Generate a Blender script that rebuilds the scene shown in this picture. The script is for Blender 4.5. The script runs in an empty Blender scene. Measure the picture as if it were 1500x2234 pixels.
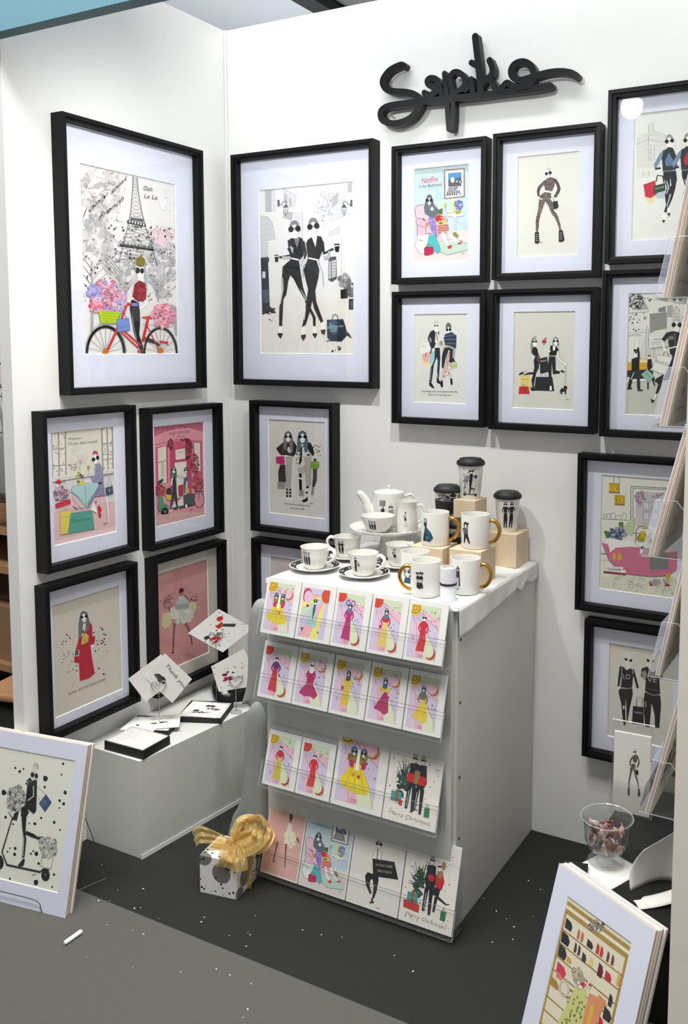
import bpy, bmesh, math, random
from mathutils import Vector, Matrix
rnd = random.Random(7)
scene = bpy.context.scene
COL = scene.collection
# ------------------------------------------------------------------ camera
def look(yaw, pitch, roll):
    cy, sy, cp, sp = math.cos(yaw), math.sin(yaw), math.cos(pitch), math.sin(pitch)
    fw = Vector((-sy*cp, cy*cp, sp)); r = Vector((cy, sy, 0)); u = r.cross(fw)
    c, s = math.cos(roll), math.sin(roll)
    r2 = c*r + s*u; u2 = -s*r + c*u
    return Matrix((r2, u2, -fw)).transposed()
cam = bpy.data.cameras.new('camera'); camo = bpy.data.objects.new('camera', cam); COL.objects.link(camo)
cam.sensor_fit = 'VERTICAL'; cam.sensor_height = 36.0
cam.lens = 36.0*1956.9/2234.0
cam.shift_x = -171.9/2234.0; cam.shift_y = -187.5/2234.0
camo.matrix_world = Matrix.Translation((1.938, -2.311, 1.376)) @ look(0.48582, -0.08985, 0.00511).to_4x4()
cam.clip_start = 0.05
scene.camera = camo
# ------------------------------------------------------------------ world, light, exposure
scene.view_settings.view_transform = 'Standard'; scene.view_settings.look = 'None'
scene.view_settings.gamma = 1.0; scene.view_settings.use_curve_mapping = False
scene.view_settings.exposure = 0.1
w = bpy.data.worlds.new('hall_air'); scene.world = w; w.use_nodes = True
w.node_tree.nodes['Background'].inputs[0].default_value = (0.96, 0.98, 1.0, 1)
w.node_tree.nodes['Background'].inputs[1].default_value = 0.28
def area(name, loc, size, power, col=(1, 1, 1), rot=(0, 0, 0), sy=None):
    l = bpy.data.lights.new(name, 'AREA'); l.energy = power; l.color = col; l.size = size
    if sy: l.shape = 'RECTANGLE'; l.size_y = sy
    o = bpy.data.objects.new(name, l); COL.objects.link(o); o.location = loc; o.rotation_euler = rot; return o
area('hall_ceiling_light', (0.8, -2.0, 4.3), 3.4, 170, (1.0, 0.985, 0.96), (math.radians(12), 0, 0), 0.9)
area('hall_ceiling_light', (0.7, 0.2, 4.3), 2.4, 48, (0.97, 0.98, 1.0), (0, 0, 0), 2.0)
area('ceiling_fill', (-3.0, 4.6, 2.4), 1.5, 40, (0.97, 0.98, 1.0), (math.pi, 0, 0), 1.5)  # added fill lamp out of view, only brightens the ceiling
SPOTS = [((1.117, -0.77, 2.182), (1.08, 0.0, 0.50), 26), ((0.58, -0.77, 2.182), (0.20, -0.08, 0.85), 28)]
for p, t, e in SPOTS:
    l = bpy.data.lights.new('spotlight_beam', 'SPOT'); l.energy = e; l.color = (1.0, 0.985, 0.95)
    l.spot_size = math.radians(150); l.spot_blend = 1.0; l.shadow_soft_size = 0.035
    o = bpy.data.objects.new('spotlight_beam', l); COL.objects.link(o)
    d = (Vector(t) - Vector(p)).normalized(); o.location = Vector(p) + d*0.02
    o.rotation_euler = d.to_track_quat('-Z', 'Y').to_euler()
# ------------------------------------------------------------------ helpers
def lin(c):
    return tuple(((v/255.0)/12.92 if v/255.0 <= 0.04045 else ((v/255.0+0.055)/1.055)**2.4) for v in c)
def tag(o, label=None, cat=None, group=None, kind=None):
    if label: o['label'] = label
    if cat: o['category'] = cat
    if group: o['group'] = group
    if kind: o['kind'] = kind
    return o
def thing(name, loc, rz=0, label=None, cat=None, group=None):
    o = bpy.data.objects.new(name, None); COL.objects.link(o); o.empty_display_size = 0.05
    o.location = loc; o.rotation_euler = (0, 0, rz)
    return tag(o, label, cat, group)
MATS = {}
def mat(name, col, rough=0.5, metal=0.0, bump=0.0, bscale=200.0, var=0.0, vscale=8.0, spec=0.5, coat=0.0, stretch=None):
    if name in MATS: return MATS[name]
    m = bpy.data.materials.new(name); m.use_nodes = True; nt = m.node_tree; b = nt.nodes['Principled BSDF']
    c = lin(col) + (1,)
    b.inputs['Base Color'].default_value = c; b.inputs['Roughness'].default_value = rough; b.inputs['Metallic'].default_value = metal
    b.inputs['Specular IOR Level'].default_value = spec
    b.inputs['Coat Weight'].default_value = coat
    tc = nt.nodes.new('ShaderNodeTexCoord')
    src = tc.outputs['Object']
    if stretch:
        mp = nt.nodes.new('ShaderNodeMapping'); mp.inputs['Scale'].default_value = stretch
        nt.links.new(src, mp.inputs['Vector']); src = mp.outputs['Vector']
    if var:
        n = nt.nodes.new('ShaderNodeTexNoise'); n.inputs['Scale'].default_value = vscale; n.inputs['Detail'].default_value = 6
        nt.links.new(src, n.inputs['Vector'])
        r = nt.nodes.new('ShaderNodeValToRGB')
        r.color_ramp.elements[0].position = 0.3; r.color_ramp.elements[1].position = 0.7
        r.color_ramp.elements[0].color = tuple(x*(1-var) for x in c[:3]) + (1,)
        r.color_ramp.elements[1].color = tuple(min(1, x*(1+var)) for x in c[:3]) + (1,)
        nt.links.new(n.outputs['Fac'], r.inputs['Fac']); nt.links.new(r.outputs['Color'], b.inputs['Base Color'])
    if bump:
        n2 = nt.nodes.new('ShaderNodeTexNoise'); n2.inputs['Scale'].default_value = bscale; n2.inputs['Detail'].default_value = 4
        nt.links.new(src, n2.inputs['Vector'])
        bp = nt.nodes.new('ShaderNodeBump'); bp.inputs['Strength'].default_value = bump; bp.inputs['Distance'].default_value = 0.002
        nt.links.new(n2.outputs['Fac'], bp.inputs['Height']); nt.links.new(bp.outputs['Normal'], b.inputs['Normal'])
    MATS[name] = m; return m
def thin(name, tint=(1, 1, 1), ior=1.45, rough=0.0, haze=0.0, hcol=(235, 238, 240), boost=0.0):
    # thin clear sheet: transparent with a Fresnel reflection (and a little haze)
    if name in MATS: return MATS[name]
    m = bpy.data.materials.new(name); m.use_nodes = True; nt = m.node_tree; nt.nodes.clear()
    out = nt.nodes.new('ShaderNodeOutputMaterial'); t = nt.nodes.new('ShaderNodeBsdfTransparent'); g = nt.nodes.new('ShaderNodeBsdfGlossy')
    t.inputs[0].default_value = tuple(tint) + (1,); g.inputs['Roughness'].default_value = rough
    ge = nt.nodes.new('ShaderNodeNewGeometry'); dt = nt.nodes.new('ShaderNodeVectorMath'); dt.operation = 'DOT_PRODUCT'
    nt.links.new(ge.outputs['Normal'], dt.inputs[0]); nt.links.new(ge.outputs['Incoming'], dt.inputs[1])
    def mth(op, x, y):
        n = nt.nodes.new('ShaderNodeMath'); n.operation = op
        for k, q in enumerate((x, y)):
            if q is None: continue
            if isinstance(q, float): n.inputs[k].default_value = q
            else: nt.links.new(q, n.inputs[k])
        return n.outputs[0]
    r0 = ((ior-1)/(ior+1))**2
    f_out = mth('ADD', mth('MULTIPLY', mth('POWER', mth('SUBTRACT', 1.0, mth('ABSOLUTE', dt.outputs['Value'], None)), 5.0), 1.0-r0), r0*1.6)
    mx = nt.nodes.new('ShaderNodeMixShader'); nt.links.new(t.outputs[0], mx.inputs[1]); nt.links.new(g.outputs[0], mx.inputs[2])
    nt.links.new(f_out, mx.inputs[0]); last = mx
    if haze:
        d = nt.nodes.new('ShaderNodeBsdfDiffuse'); d.inputs[0].default_value = lin(hcol) + (1,)
        m2 = nt.nodes.new('ShaderNodeMixShader'); m2.inputs[0].default_value = haze
        nt.links.new(mx.outputs[0], m2.inputs[1]); nt.links.new(d.outputs[0], m2.inputs[2]); last = m2
    nt.links.new(last.outputs[0], out.inputs[0]); MATS[name] = m; return m
def print_mat():
    if 'print_ink' in MATS: return MATS['print_ink']
    m = bpy.data.materials.new('print_ink'); m.use_nodes = True; nt = m.node_tree; b = nt.nodes['Principled BSDF']
    a = nt.nodes.new('ShaderNodeVertexColor'); a.layer_name = 'ink'
    nt.links.new(a.outputs['Color'], b.inputs['Base Color']); b.inputs['Roughness'].default_value = 0.55
    b.inputs['Specular IOR Level'].default_value = 0.25
    MATS['print_ink'] = m; return m
class MB:
    def __init__(s): s.v = []; s.f = []
    def add(s, vs, fs):
        n = len(s.v); s.v += [tuple(p) for p in vs]; s.f += [tuple(i+n for i in f) for f in fs]; return s
    def box(s, x0, x1, y0, y1, z0, z1):
        v = [(x, y, z) for z in (z0, z1) for y in (y0, y1) for x in (x0, x1)]
        return s.add(v, [(0, 2, 3, 1), (4, 5, 7, 6), (0, 1, 5, 4), (2, 6, 7, 3), (0, 4, 6, 2), (1, 3, 7, 5)])
    def hexa(s, bot, top):   # bot, top: 4 points each, counter-clockwise seen from above
        return s.add(list(bot)+list(top), [(3, 2, 1, 0), (4, 5, 6, 7), (0, 1, 5, 4), (1, 2, 6, 5), (2, 3, 7, 6), (3, 0, 4, 7)])
    def lathe(s, prof, n=40, c=(0, 0)):
        vs = []; fs = []; m = len(prof)
        for r, z in prof:
            for k in range(n):
                a = 2*math.pi*k/n; vs.append((c[0]+r*math.cos(a), c[1]+r*math.sin(a), z))
        for i in range(m-1):
            for k in range(n):
                fs.append((i*n+k, i*n+(k+1) % n, (i+1)*n+(k+1) % n, (i+1)*n+k))
        return s.add(vs, fs)
    def tube(s, pts, rad, n=10, closed=False, flat=1.0, cap=True):
        pts = [Vector(p) for p in pts]; m = len(pts)
        rad = rad if isinstance(rad, (list, tuple)) else [rad]*m
        vs = []; fs = []; prev = None
        for i, p in enumerate(pts):
            a = pts[(i+1) % m] if (closed or i < m-1) else p; b = pts[i-1] if (closed or i > 0) else p
            t = (a-b).normalized()
            if prev is None:
                u = t.orthogonal().normalized()
            else:
                u = (prev - t*prev.dot(t)).normalized()
            prev = u; v = t.cross(u)
            for k in range(n):
                an = 2*math.pi*k/n; vs.append(p + (u*math.cos(an)*flat + v*math.sin(an))*rad[i])
        for i in range(m if closed else m-1):
            j = (i+1) % m
            for k in range(n): fs.append((i*n+k, i*n+(k+1) % n, j*n+(k+1) % n, j*n+k))
        if cap and not closed:
            fs.append(tuple(range(n-1, -1, -1))); fs.append(tuple((m-1)*n+k for k in range(n)))
        return s.add(vs, fs)
    def prism(s, poly, fn):   # poly 2D outline, fn(u,v,t) with t in 0/1
        n = len(poly); vs = [fn(u, v, 0) for u, v in poly] + [fn(u, v, 1) for u, v in poly]
        return s.add(vs, [tuple(range(n-1, -1, -1)), tuple(range(n, 2*n))] + [(i, (i+1) % n, (i+1) % n+n, i+n) for i in range(n)])
    def grid(s, nu, nv, fn):
        vs = [fn(i/(nu-1), j/(nv-1)) for j in range(nv) for i in range(nu)]
        return s.add(vs, [(j*nu+i, j*nu+i+1, (j+1)*nu+i+1, (j+1)*nu+i) for j in range(nv-1) for i in range(nu-1)])
    def build(s, name, m, parent=None, loc=None, rot=None, smooth=False, bevel=0.0, solid=0.0, fix=True, seg=2):
        me = bpy.data.meshes.new(name); me.from_pydata([tuple(p) for p in s.v], [], s.f)
        if fix or bevel:
            bm = bmesh.new(); bm.from_mesh(me)
            if fix: bmesh.ops.recalc_face_normals(bm, faces=bm.faces)
            if bevel:
                es = [e for e in bm.edges if len(e.link_faces) == 2 and e.calc_face_angle(0) > 0.6]
                bmesh.ops.bevel(bm, geom=es, offset=bevel, segments=seg, profile=0.5, affect='EDGES')
            bm.to_mesh(me); bm.free()
        if smooth:
            for p in me.polygons: p.use_smooth = True
            me.set_sharp_from_angle(angle=math.radians(40))
        me.materials.append(m); o = bpy.data.objects.new(name, me); COL.objects.link(o)
        if parent: o.parent = parent
        if loc: o.location = loc
        if rot: o.rotation_euler = rot
        if solid:
            md = o.modifiers.new('thickness', 'SOLIDIFY'); md.thickness = solid; md.offset = 0
        return o
def smoothpts(pts, n=6):
    # Catmull-Rom through a polyline of tuples
    pts = [Vector(p) for p in pts]; out = []
    for i in range(len(pts)-1):
        p0 = pts[max(i-1, 0)]; p1 = pts[i]; p2 = pts[i+1]; p3 = pts[min(i+2, len(pts)-1)]
        for k in range(n):
            t = k/n
            out.append(0.5*((2*p1) + (p2-p0)*t + (2*p0-5*p1+4*p2-p3)*t*t + (3*p1-p0-3*p2+p3)*t**3))
    out.append(pts[-1]); return out
# ------------------------------------------------------------------ flat printed artwork (ink shapes on a sheet)
def homography(q, w, h):
    dst = [(0, h), (w, h), (w, 0), (0, 0)]
    A = []; B = []
    for (x, y), (X, Y) in zip(q, dst):
        A.append([x, y, 1, 0, 0, 0, -X*x, -X*y]); B.append(X)
        A.append([0, 0, 0, x, y, 1, -Y*x, -Y*y]); B.append(Y)
    n = 8
    for i in range(n):
        p = max(range(i, n), key=lambda r: abs(A[r][i])); A[i], A[p] = A[p], A[i]; B[i], B[p] = B[p], B[i]
        for r in range(n):
            if r != i:
                f = A[r][i]/A[i][i]
                if f:
                    A[r] = [a-f*b for a, b in zip(A[r], A[i])]; B[r] -= f*B[i]
    s = [B[i]/A[i][i] for i in range(n)] + [1.0]
    return lambda x, y: ((s[0]*x+s[1]*y+s[2])/(s[6]*x+s[7]*y+1), (s[3]*x+s[4]*y+s[5])/(s[6]*x+s[7]*y+1))
TEXTS = {}
def text_tris(t):
    if t in TEXTS: return TEXTS[t]
    c = bpy.data.curves.new('lettering', 'FONT'); c.body = t; c.resolution_u = 3
    o = bpy.data.objects.new('lettering', c); me = bpy.data.meshes.new_from_object(o)
    v = [(p.co.x, p.co.y) for p in me.vertices]; f = [tuple(p.vertices) for p in me.polygons]
    bpy.data.objects.remove(o); bpy.data.curves.remove(c); bpy.data.meshes.remove(me)
    x0 = min(p[0] for p in v); x1 = max(p[0] for p in v)
    TEXTS[t] = ([((p[0]-x0)/(x1-x0), p[1]/0.7) for p in v], f); return TEXTS[t]
def clip(poly, w, h):
    for ax, lim, sg in ((0, 0, 1), (0, w, -1), (1, 0, 1), (1, h, -1)):
        out = []; n = len(poly)
        for i in range(n):
            a = poly[i]; b = poly[(i+1) % n]; da = (a[ax]-lim)*sg; db = (b[ax]-lim)*sg
            if da >= 0: out.append(a)
            if (da >= 0) != (db >= 0):
                t = da/(da-db); out.append((a[0]+(b[0]-a[0])*t, a[1]+(b[1]-a[1])*t))
        poly = out
        if len(poly) < 3: return []
    return poly
K = (22, 22, 24); SKIN = (240, 236, 230); GREY = (120, 122, 126); WHITE = (246, 244, 240)
class Art:
    def __init__(s, w, h, paper=(228, 227, 218), quad=((0, 0), (100, 0), (100, 150), (0, 150)), seed=1, bg=True):
        s.w, s.h = w, h; s.H = homography(quad, w, h); s.v = []; s.f = []; s.c = []; s.r = random.Random(seed); s.L = 0
        if bg: s._loc([(0, 0), (w, 0), (w, h), (0, h)], paper)
    def _loc(s, pts, col):
        n = len(s.v); z = s.L; s.v += [(x, y, z) for x, y in pts]; s.f.append(tuple(range(n, n+len(pts)))); s.c.append(lin(col)); s.L += 1
    def poly(s, pts, col):
        p = clip([s.H(*q) for q in pts], s.w, s.h)
        if len(p) >= 3: s._loc(p, col)
        return s
    def rect(s, x0, y0, x1, y1, col): return s.poly([(x0, y0), (x1, y0), (x1, y1), (x0, y1)], col)
    def ell(s, cx, cy, rx, ry=None, col=K, rot=0.0, n=14, wob=0.0):
        ry = rx if ry is None else ry; c, q = math.cos(rot), math.sin(rot); P = []
        for k in range(n):
            a = 2*math.pi*k/n; e = 1+s.r.uniform(-wob, wob); x = rx*math.cos(a)*e; y = ry*math.sin(a)*e
            P.append((cx+x*c-y*q, cy+x*q+y*c))
        return s.poly(P, col)
    def line(s, pts, wd, col=K):
        m = len(pts); wd = list(wd) if isinstance(wd, (list, tuple)) else [wd]*m
        if len(wd) != m: wd = [wd[0] + (wd[-1]-wd[0])*i/(m-1) for i in range(m)]
        Lf = []; Rt = []
        for i in range(m):
            a = pts[max(i-1, 0)]; b = pts[min(i+1, m-1)]; dx, dy = b[0]-a[0], b[1]-a[1]; d = math.hypot(dx, dy) or 1
            nx, ny = -dy/d*wd[i]/2, dx/d*wd[i]/2
            Lf.append((pts[i][0]+nx, pts[i][1]+ny)); Rt.append((pts[i][0]-nx, pts[i][1]-ny))
        for i in range(m-1):
            p = clip([s.H(*q) for q in (Lf[i], Lf[i+1], Rt[i+1], Rt[i])], s.w, s.h)
            if len(p) >= 3:
                n = len(s.v); z = s.L; s.v += [(x, y, z) for x, y in p]; s.f.append(tuple(range(n, n+len(p)))); s.c.append(lin(col))
        s.L += 1; return s
    def ring(s, cx, cy, rx, ry, wd, col, a0=0, a1=360, n=28):
        return s.line([(cx+rx*math.cos(math.radians(a0+(a1-a0)*k/n)), cy+ry*math.sin(math.radians(a0+(a1-a0)*k/n))) for k in range(n+1)], wd, col)
    def text(s, t, p0, p1, hgt, col=K, shear=0.0):
        v, f = text_tris(t); n = len(s.v); z = s.L; s.L += 1
        for x, y in v:
            X = p0[0]+(p1[0]-p0[0])*x + shear*y*hgt; Y = p0[1]+(p1[1]-p0[1])*x - y*hgt
            q = s.H(X, Y); s.v.append((min(max(q[0], 0), s.w), min(max(q[1], 0), s.h), z))
        for g in f: s.f.append(tuple(i+n for i in g)); s.c.append(lin(col))
        return s
    def dots(s, x0, y0, x1, y1, n, r0, r1, cols, wob=0.3):
        for _ in range(n):
            r = s.r.uniform(r0, r1); s.ell(s.r.uniform(x0, x1), s.r.uniform(y0, y1), r, r*s.r.uniform(.7, 1.2), s.r.choice(cols), n=7, wob=wob)
        return s
    def blob(s, cx, cy, rx, ry, n, r0, r1, cols, wob=0.25):
        for _ in range(n):
            a = s.r.uniform(0, 6.283); q = math.sqrt(s.r.random()); r = s.r.uniform(r0, r1)
            s.ell(cx+rx*q*math.cos(a), cy+ry*q*math.sin(a), r, r*s.r.uniform(.7, 1.2), s.r.choice(cols), n=8, wob=wob)
        return s
    def head(s, cx, cy, r, hair=GREY, style='bob', glass=True, gr=None, tilt=0.0, skin=SKIN, gk=K):
        # cx, cy is the point between the lenses; r is half the face width
        if style == 'long':
            s.poly([(cx-r*1.1, cy-r*1.3), (cx, cy-r*2.0), (cx+r*1.1, cy-r*1.3), (cx+r*1.7, cy+r*1.2), (cx+r*1.6, cy+r*4.6), (cx+r*.7, cy+r*4.9), (cx+r*.3, cy+r*2.2), (cx-r*.3, cy+r*2.2), (cx-r*.8, cy+r*4.9), (cx-r*1.7, cy+r*4.3), (cx-r*1.6, cy+r*1.0)], hair)
        elif style != 'bald':
            s.ell(cx, cy-r*.75, r*1.08, r*1.25, hair, n=16)
        s.ell(cx, cy+r*.35, r*.86, r*1.55, skin, n=16)
        if style in ('bob', 'long', 'up'):
            s.poly([(cx-r*.9, cy-r*.2), (cx-r*.75, cy-r*1.25), (cx, cy-r*1.75), (cx+r*.75, cy-r*1.25), (cx+r*.9, cy-r*.2), (cx+r*.35, cy-r*.9), (cx, cy-r*1.05), (cx-r*.35, cy-r*.9)], hair)
        if style == 'up': s.ell(cx, cy-r*2.1, r*.6, r*.55, hair)
        if glass:
            g = gr or r*.72; dx = r*.78; dy = dx*tilt
            s.line([(cx-dx, cy+dy), (cx+dx, cy-dy)], r*.15, gk)
            s.ell(cx-dx, cy+dy, g, g*1.08, gk, n=16); s.ell(cx+dx, cy-dy, g, g*1.08, gk, n=16)
        return s
    def bag(s, x, y, w_, h_, col, sk=0.0, handle=True, hc=K):
        if handle: s.ring(x, y-h_/2, w_*.2, h_*.3, max(w_*.05, 1), hc, 180, 360, 10)
        return s.poly([(x-w_/2+sk, y-h_/2), (x+w_/2+sk, y-h_/2), (x+w_/2*1.08, y+h_/2), (x-w_/2*1.08, y+h_/2)], col)
    def build(s, name, parent, loc=(0, 0, 0), rot=(math.pi/2, 0, 0), fn=None, maxd=0.0030, fine=0.0):
        me = bpy.data.meshes.new(name)
        st = min(5e-6, maxd/max(s.L, 1)); vv = [(x, y, z*st) for x, y, z in s.v]
        vs = [fn(*p) for p in vv] if (fn and not fine) else vv
        me.from_pydata(vs, [], s.f)
        at = me.color_attributes.new('ink', 'FLOAT_COLOR', 'CORNER')
        data = []
        for p, c in zip(me.polygons, s.c):
            for _ in range(p.loop_total): data += [c[0], c[1], c[2], 1.0]
        at.data.foreach_set('color', data)
        if fine:   # split long edges so that the print can follow a curved wall
            bm = bmesh.new(); bm.from_mesh(me); bmesh.ops.triangulate(bm, faces=bm.faces)
            for _ in range(5):
                es = [e for e in bm.edges if e.calc_length() > fine]
                if not es: break
                bmesh.ops.subdivide_edges(bm, edges=es, cuts=1); bmesh.ops.triangulate(bm, faces=bm.faces)
            for v in bm.verts: v.co = fn(*v.co)
            bm.to_mesh(me); bm.free()
        me.materials.append(print_mat()); o = bpy.data.objects.new(name, me); COL.objects.link(o)
        o.parent = parent
        if not fn: o.location = loc; o.rotation_euler = rot
        return o
# ------------------------------------------------------------------ materials
M_wall = mat('white_wall_paint', (238, 238, 236), 0.75, bump=0.03, bscale=90, spec=0.2)
M_end = mat('cream_panel_edge', (248, 240, 228), 0.6, bump=0.05, bscale=60, var=0.02, vscale=20)
M_dark = mat('charcoal_carpet', (53, 54, 52), 0.95, bump=0.9, bscale=900, var=0.12, vscale=300, spec=0.05)
M_lite = mat('grey_carpet', (103, 102, 98), 0.95, bump=0.9, bscale=900, var=0.08, vscale=300, spec=0.05)
M_black = mat('black_frame_lacquer', (13, 13, 15), 0.5, bump=0.08, bscale=150, spec=0.2)
M_mat = mat('mount_board', (224, 227, 242), 0.85, bump=0.02, bscale=500, spec=0.1)
M_core = mat('mount_core', (246, 246, 244), 0.8, spec=0.1)
M_plinth = mat('plinth_paint', (210, 211, 206), 0.6, var=0.03, vscale=4, spec=0.25)
M_brown = mat('raw_board_edge', (140, 112, 92), 0.8)
M_glass = thin('picture_glass', ior=1.42)
M_acr = thin('clear_acrylic', (0.985, 0.988, 0.988), ior=1.4, haze=0.012)
M_acre = thin('acrylic_edge', (0.86, 0.88, 0.88), ior=1.5, haze=0.35, hcol=(232, 236, 236))
M_cer = mat('white_porcelain', (230, 228, 222), 0.18, spec=0.5)
M_gold = mat('gold_glaze', (206, 158, 84), 0.22, metal=1.0)
M_sil = mat('black_silicone', (24, 24, 25), 0.55)
M_wood = mat('pale_beech', (214, 194, 164), 0.55, var=0.09, vscale=14, stretch=(1, 1, 0.12), bump=0.05, bscale=60)
M_cloth = mat('white_tablecloth', (218, 219, 216), 0.85, bump=0.25, bscale=30, spec=0.1)
M_card = mat('white_card', (232, 231, 226), 0.6, spec=0.2)
M_teal = mat('teal_fascia', (124, 170, 188), 0.5)
M_tan = mat('kraft_backing', (206, 178, 150), 0.8, var=0.04, vscale=30)
M_bback = mat('grey_backing_board', (158, 150, 134), 0.8, var=0.05, vscale=14)
M_wire = mat('steel_wire', (190, 190, 188), 0.25, metal=1.0)
M_bk = mat('black_card', (24, 24, 25), 0.6)
# ------------------------------------------------------------------ setting
def struct(name, mb, m, **k): return tag(mb.build(name, m, **k), kind='structure')
struct('floor', MB().box(-3.5, 5, -0.81, 5, -0.05, 0.0), M_dark)
struct('floor_aisle', MB().box(-3.5, 5, -4.5, -0.81, -0.05, 0.0), M_lite)
struct('wall_back', MB().box(-0.04, 1.70, 0.0, 0.04, 0.0, 2.366), M_wall)
struct('wall_left', MB().box(-0.04, 0.0, -0.82, 0.0, 0.0, 2.366), M_wall)
struct('wall_right', MB().box(1.637, 1.70, -0.82, 0.0, 0.0, 2.366), M_end)
struct('trim_1', MB().tube([(0.004, -0.004, 0.0), (0.004, -0.004, 2.366)], 0.004, 6), M_wall)
struct('ceiling', MB().box(-6, 6, -5.5, 8, 4.55, 4.6), mat('hall_ceiling', (216, 221, 226), 0.8))
hf = MB().box(-2.78, -2.60, -5, 7.9, 4.30, 4.55)
tag(hf.build('ceiling_beam', mat('black_steel', (34, 35, 36), 0.5)), 'black steel roof beam seen above the white wall', 'beam')
tag(MB().box(-2.59, -2.30, -5, 7.9, 4.40, 4.55).build('ceiling_duct', mat('grey_steel', (120, 121, 120), 0.5)), 'grey metal roof channel beside the black beam', 'duct')
tag(MB().box(-4.6, -3.45, -5, 3.45, 4.2, 4.55).build('ceiling_bulkhead', mat('beige_board', (226, 200, 172), 0.7)), 'beige ceiling bulkhead peeping over the left wall', 'bulkhead')
fa = thing('booth_fascia', (0, -0.82, 2.102), 0, 'teal fascia board across the top front of the booth', 'fascia')
MB().box(-0.06, 1.72, -0.035, 0.0, 0.0, 0.90).build('board', M_teal, fa)  # unseen upper part made taller to block hall light from the back wall
MB().box(-0.06, 1.72, -0.0345, -0.0005, -0.0015, 0.0).build('shaded_underside', mat('teal_in_shade', (70, 104, 112), 0.6), fa)  # underside of the board, its shade put in as a darker teal
# two arm spotlights clipped to the fascia (only their glint on the picture glass shows)
M_lens = bpy.data.materials.new('lamp_lens'); M_lens.use_nodes = True
_b = M_lens.node_tree.nodes['Principled BSDF']; _b.inputs['Emission Color'].default_value = (1, 0.98, 0.94, 1); _b.inputs['Emission Strength'].default_value = 14
for i, (p, t, e) in enumerate(SPOTS):
    s = thing('arm_spotlight', p, 0, ['arm spotlight reaching out from the fascia over the script sign', 'arm spotlight reaching out from the fascia near the left wall'][i], 'spotlight', 'spotlights on the booth fascia')
    d = (Vector(t)-Vector(p)).normalized()
    MB().tube([(0, -0.049, 0.06), (0, -0.04, 0.064), (0, -0.03, 0.05), (0, -0.02, 0.04)], 0.006, 8).build('arm', M_black, s, smooth=True)
    MB().tube([-d*0.08, -d*0.075, -d*0.005], [0.02, 0.034, 0.042], 20).build('lamp_head', M_black, s, smooth=True)
    mb = MB(); q = d.to_track_quat('-Z', 'Y'); ring = [q @ Vector((0.036*math.cos(a*math.pi/10), 0.036*math.sin(a*math.pi/10), 0)) + d*0.001 for a in range(20)]
    mb.add(ring, [tuple(range(20))]); mb.build('lens', M_lens, s, fix=False)
# ------------------------------------------------------------------ picture frames
def frame(wall, pos, w, h, win, art, label, depth=0.042, cat='picture frame', group='black framed pictures on the booth walls', mats=None):
    # pos: left edge and bottom along the wall; win = (left, right, bottom, top) of the mount window along the wall
    loc = (pos[0], 0, pos[1]) if wall == 'B' else (0, pos[0], pos[1])
    t = thing('picture_frame', loc, 0 if wall == 'B' else math.pi/2, label, cat, group)
    prof = [(0, -0.0005), (0, -depth), (0.010, -depth), (0.0105, -depth+0.005), (0.0175, -depth+0.006), (0.0185, -0.018), (0.0185, -0.004)]
    vs = []; fs = []
    for ins, y in prof: vs += [(ins, y, ins), (w-ins, y, ins), (w-ins, y, h-ins), (ins, y, h-ins)]
    for i in range(len(prof)-1):
        for k in range(4): fs.append((i*4+k, i*4+(k+1) % 4, i*4+4+(k+1) % 4, i*4+4+k))
    MB().add(vs, fs).build('frame_moulding', M_black, t)
    MB().box(0.004, w-0.004, -0.004, -0.001, 0.004, h-0.004).build('backing_board', M_tan, t)
    l, r, b, tp = win[0]-pos[0], win[1]-pos[0], win[2]-pos[1], win[3]-pos[1]
    def rg(i, y): return [(l-i, y, b-i), (r+i, y, b-i), (r+i, y, tp+i), (l-i, y, tp+i)]
    o4 = [(0.0175, -0.0145, 0.0175), (w-0.0175, -0.0145, 0.0175), (w-0.0175, -0.0145, h-0.0175), (0.0175, -0.0145, h-0.0175)]
    vs = o4 + rg(0.0012, -0.0145); mo_ = MB().add(vs, [(k, (k+1) % 4, 4+(k+1) % 4, 4+k) for k in range(4)]).build('mount', mats or M_mat, t)
    vs = rg(0.0012, -0.0145) + rg(-0.0004, -0.0115); MB().add(vs, [(k, (k+1) % 4, 4+(k+1) % 4, 4+k) for k in range(4)]).build('mount_bevel', M_core, mo_)
    art.build('print', t, (l, -0.0108, b))
    MB().add([(0.0175, -0.0225, 0.0175), (w-0.0175, -0.0225, 0.0175), (w-0.0175, -0.0225, h-0.0175), (0.0175, -0.0225, h-0.0175)], [(0, 1, 2, 3)]).build('glass', M_glass, t, fix=False)
    return t
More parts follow.
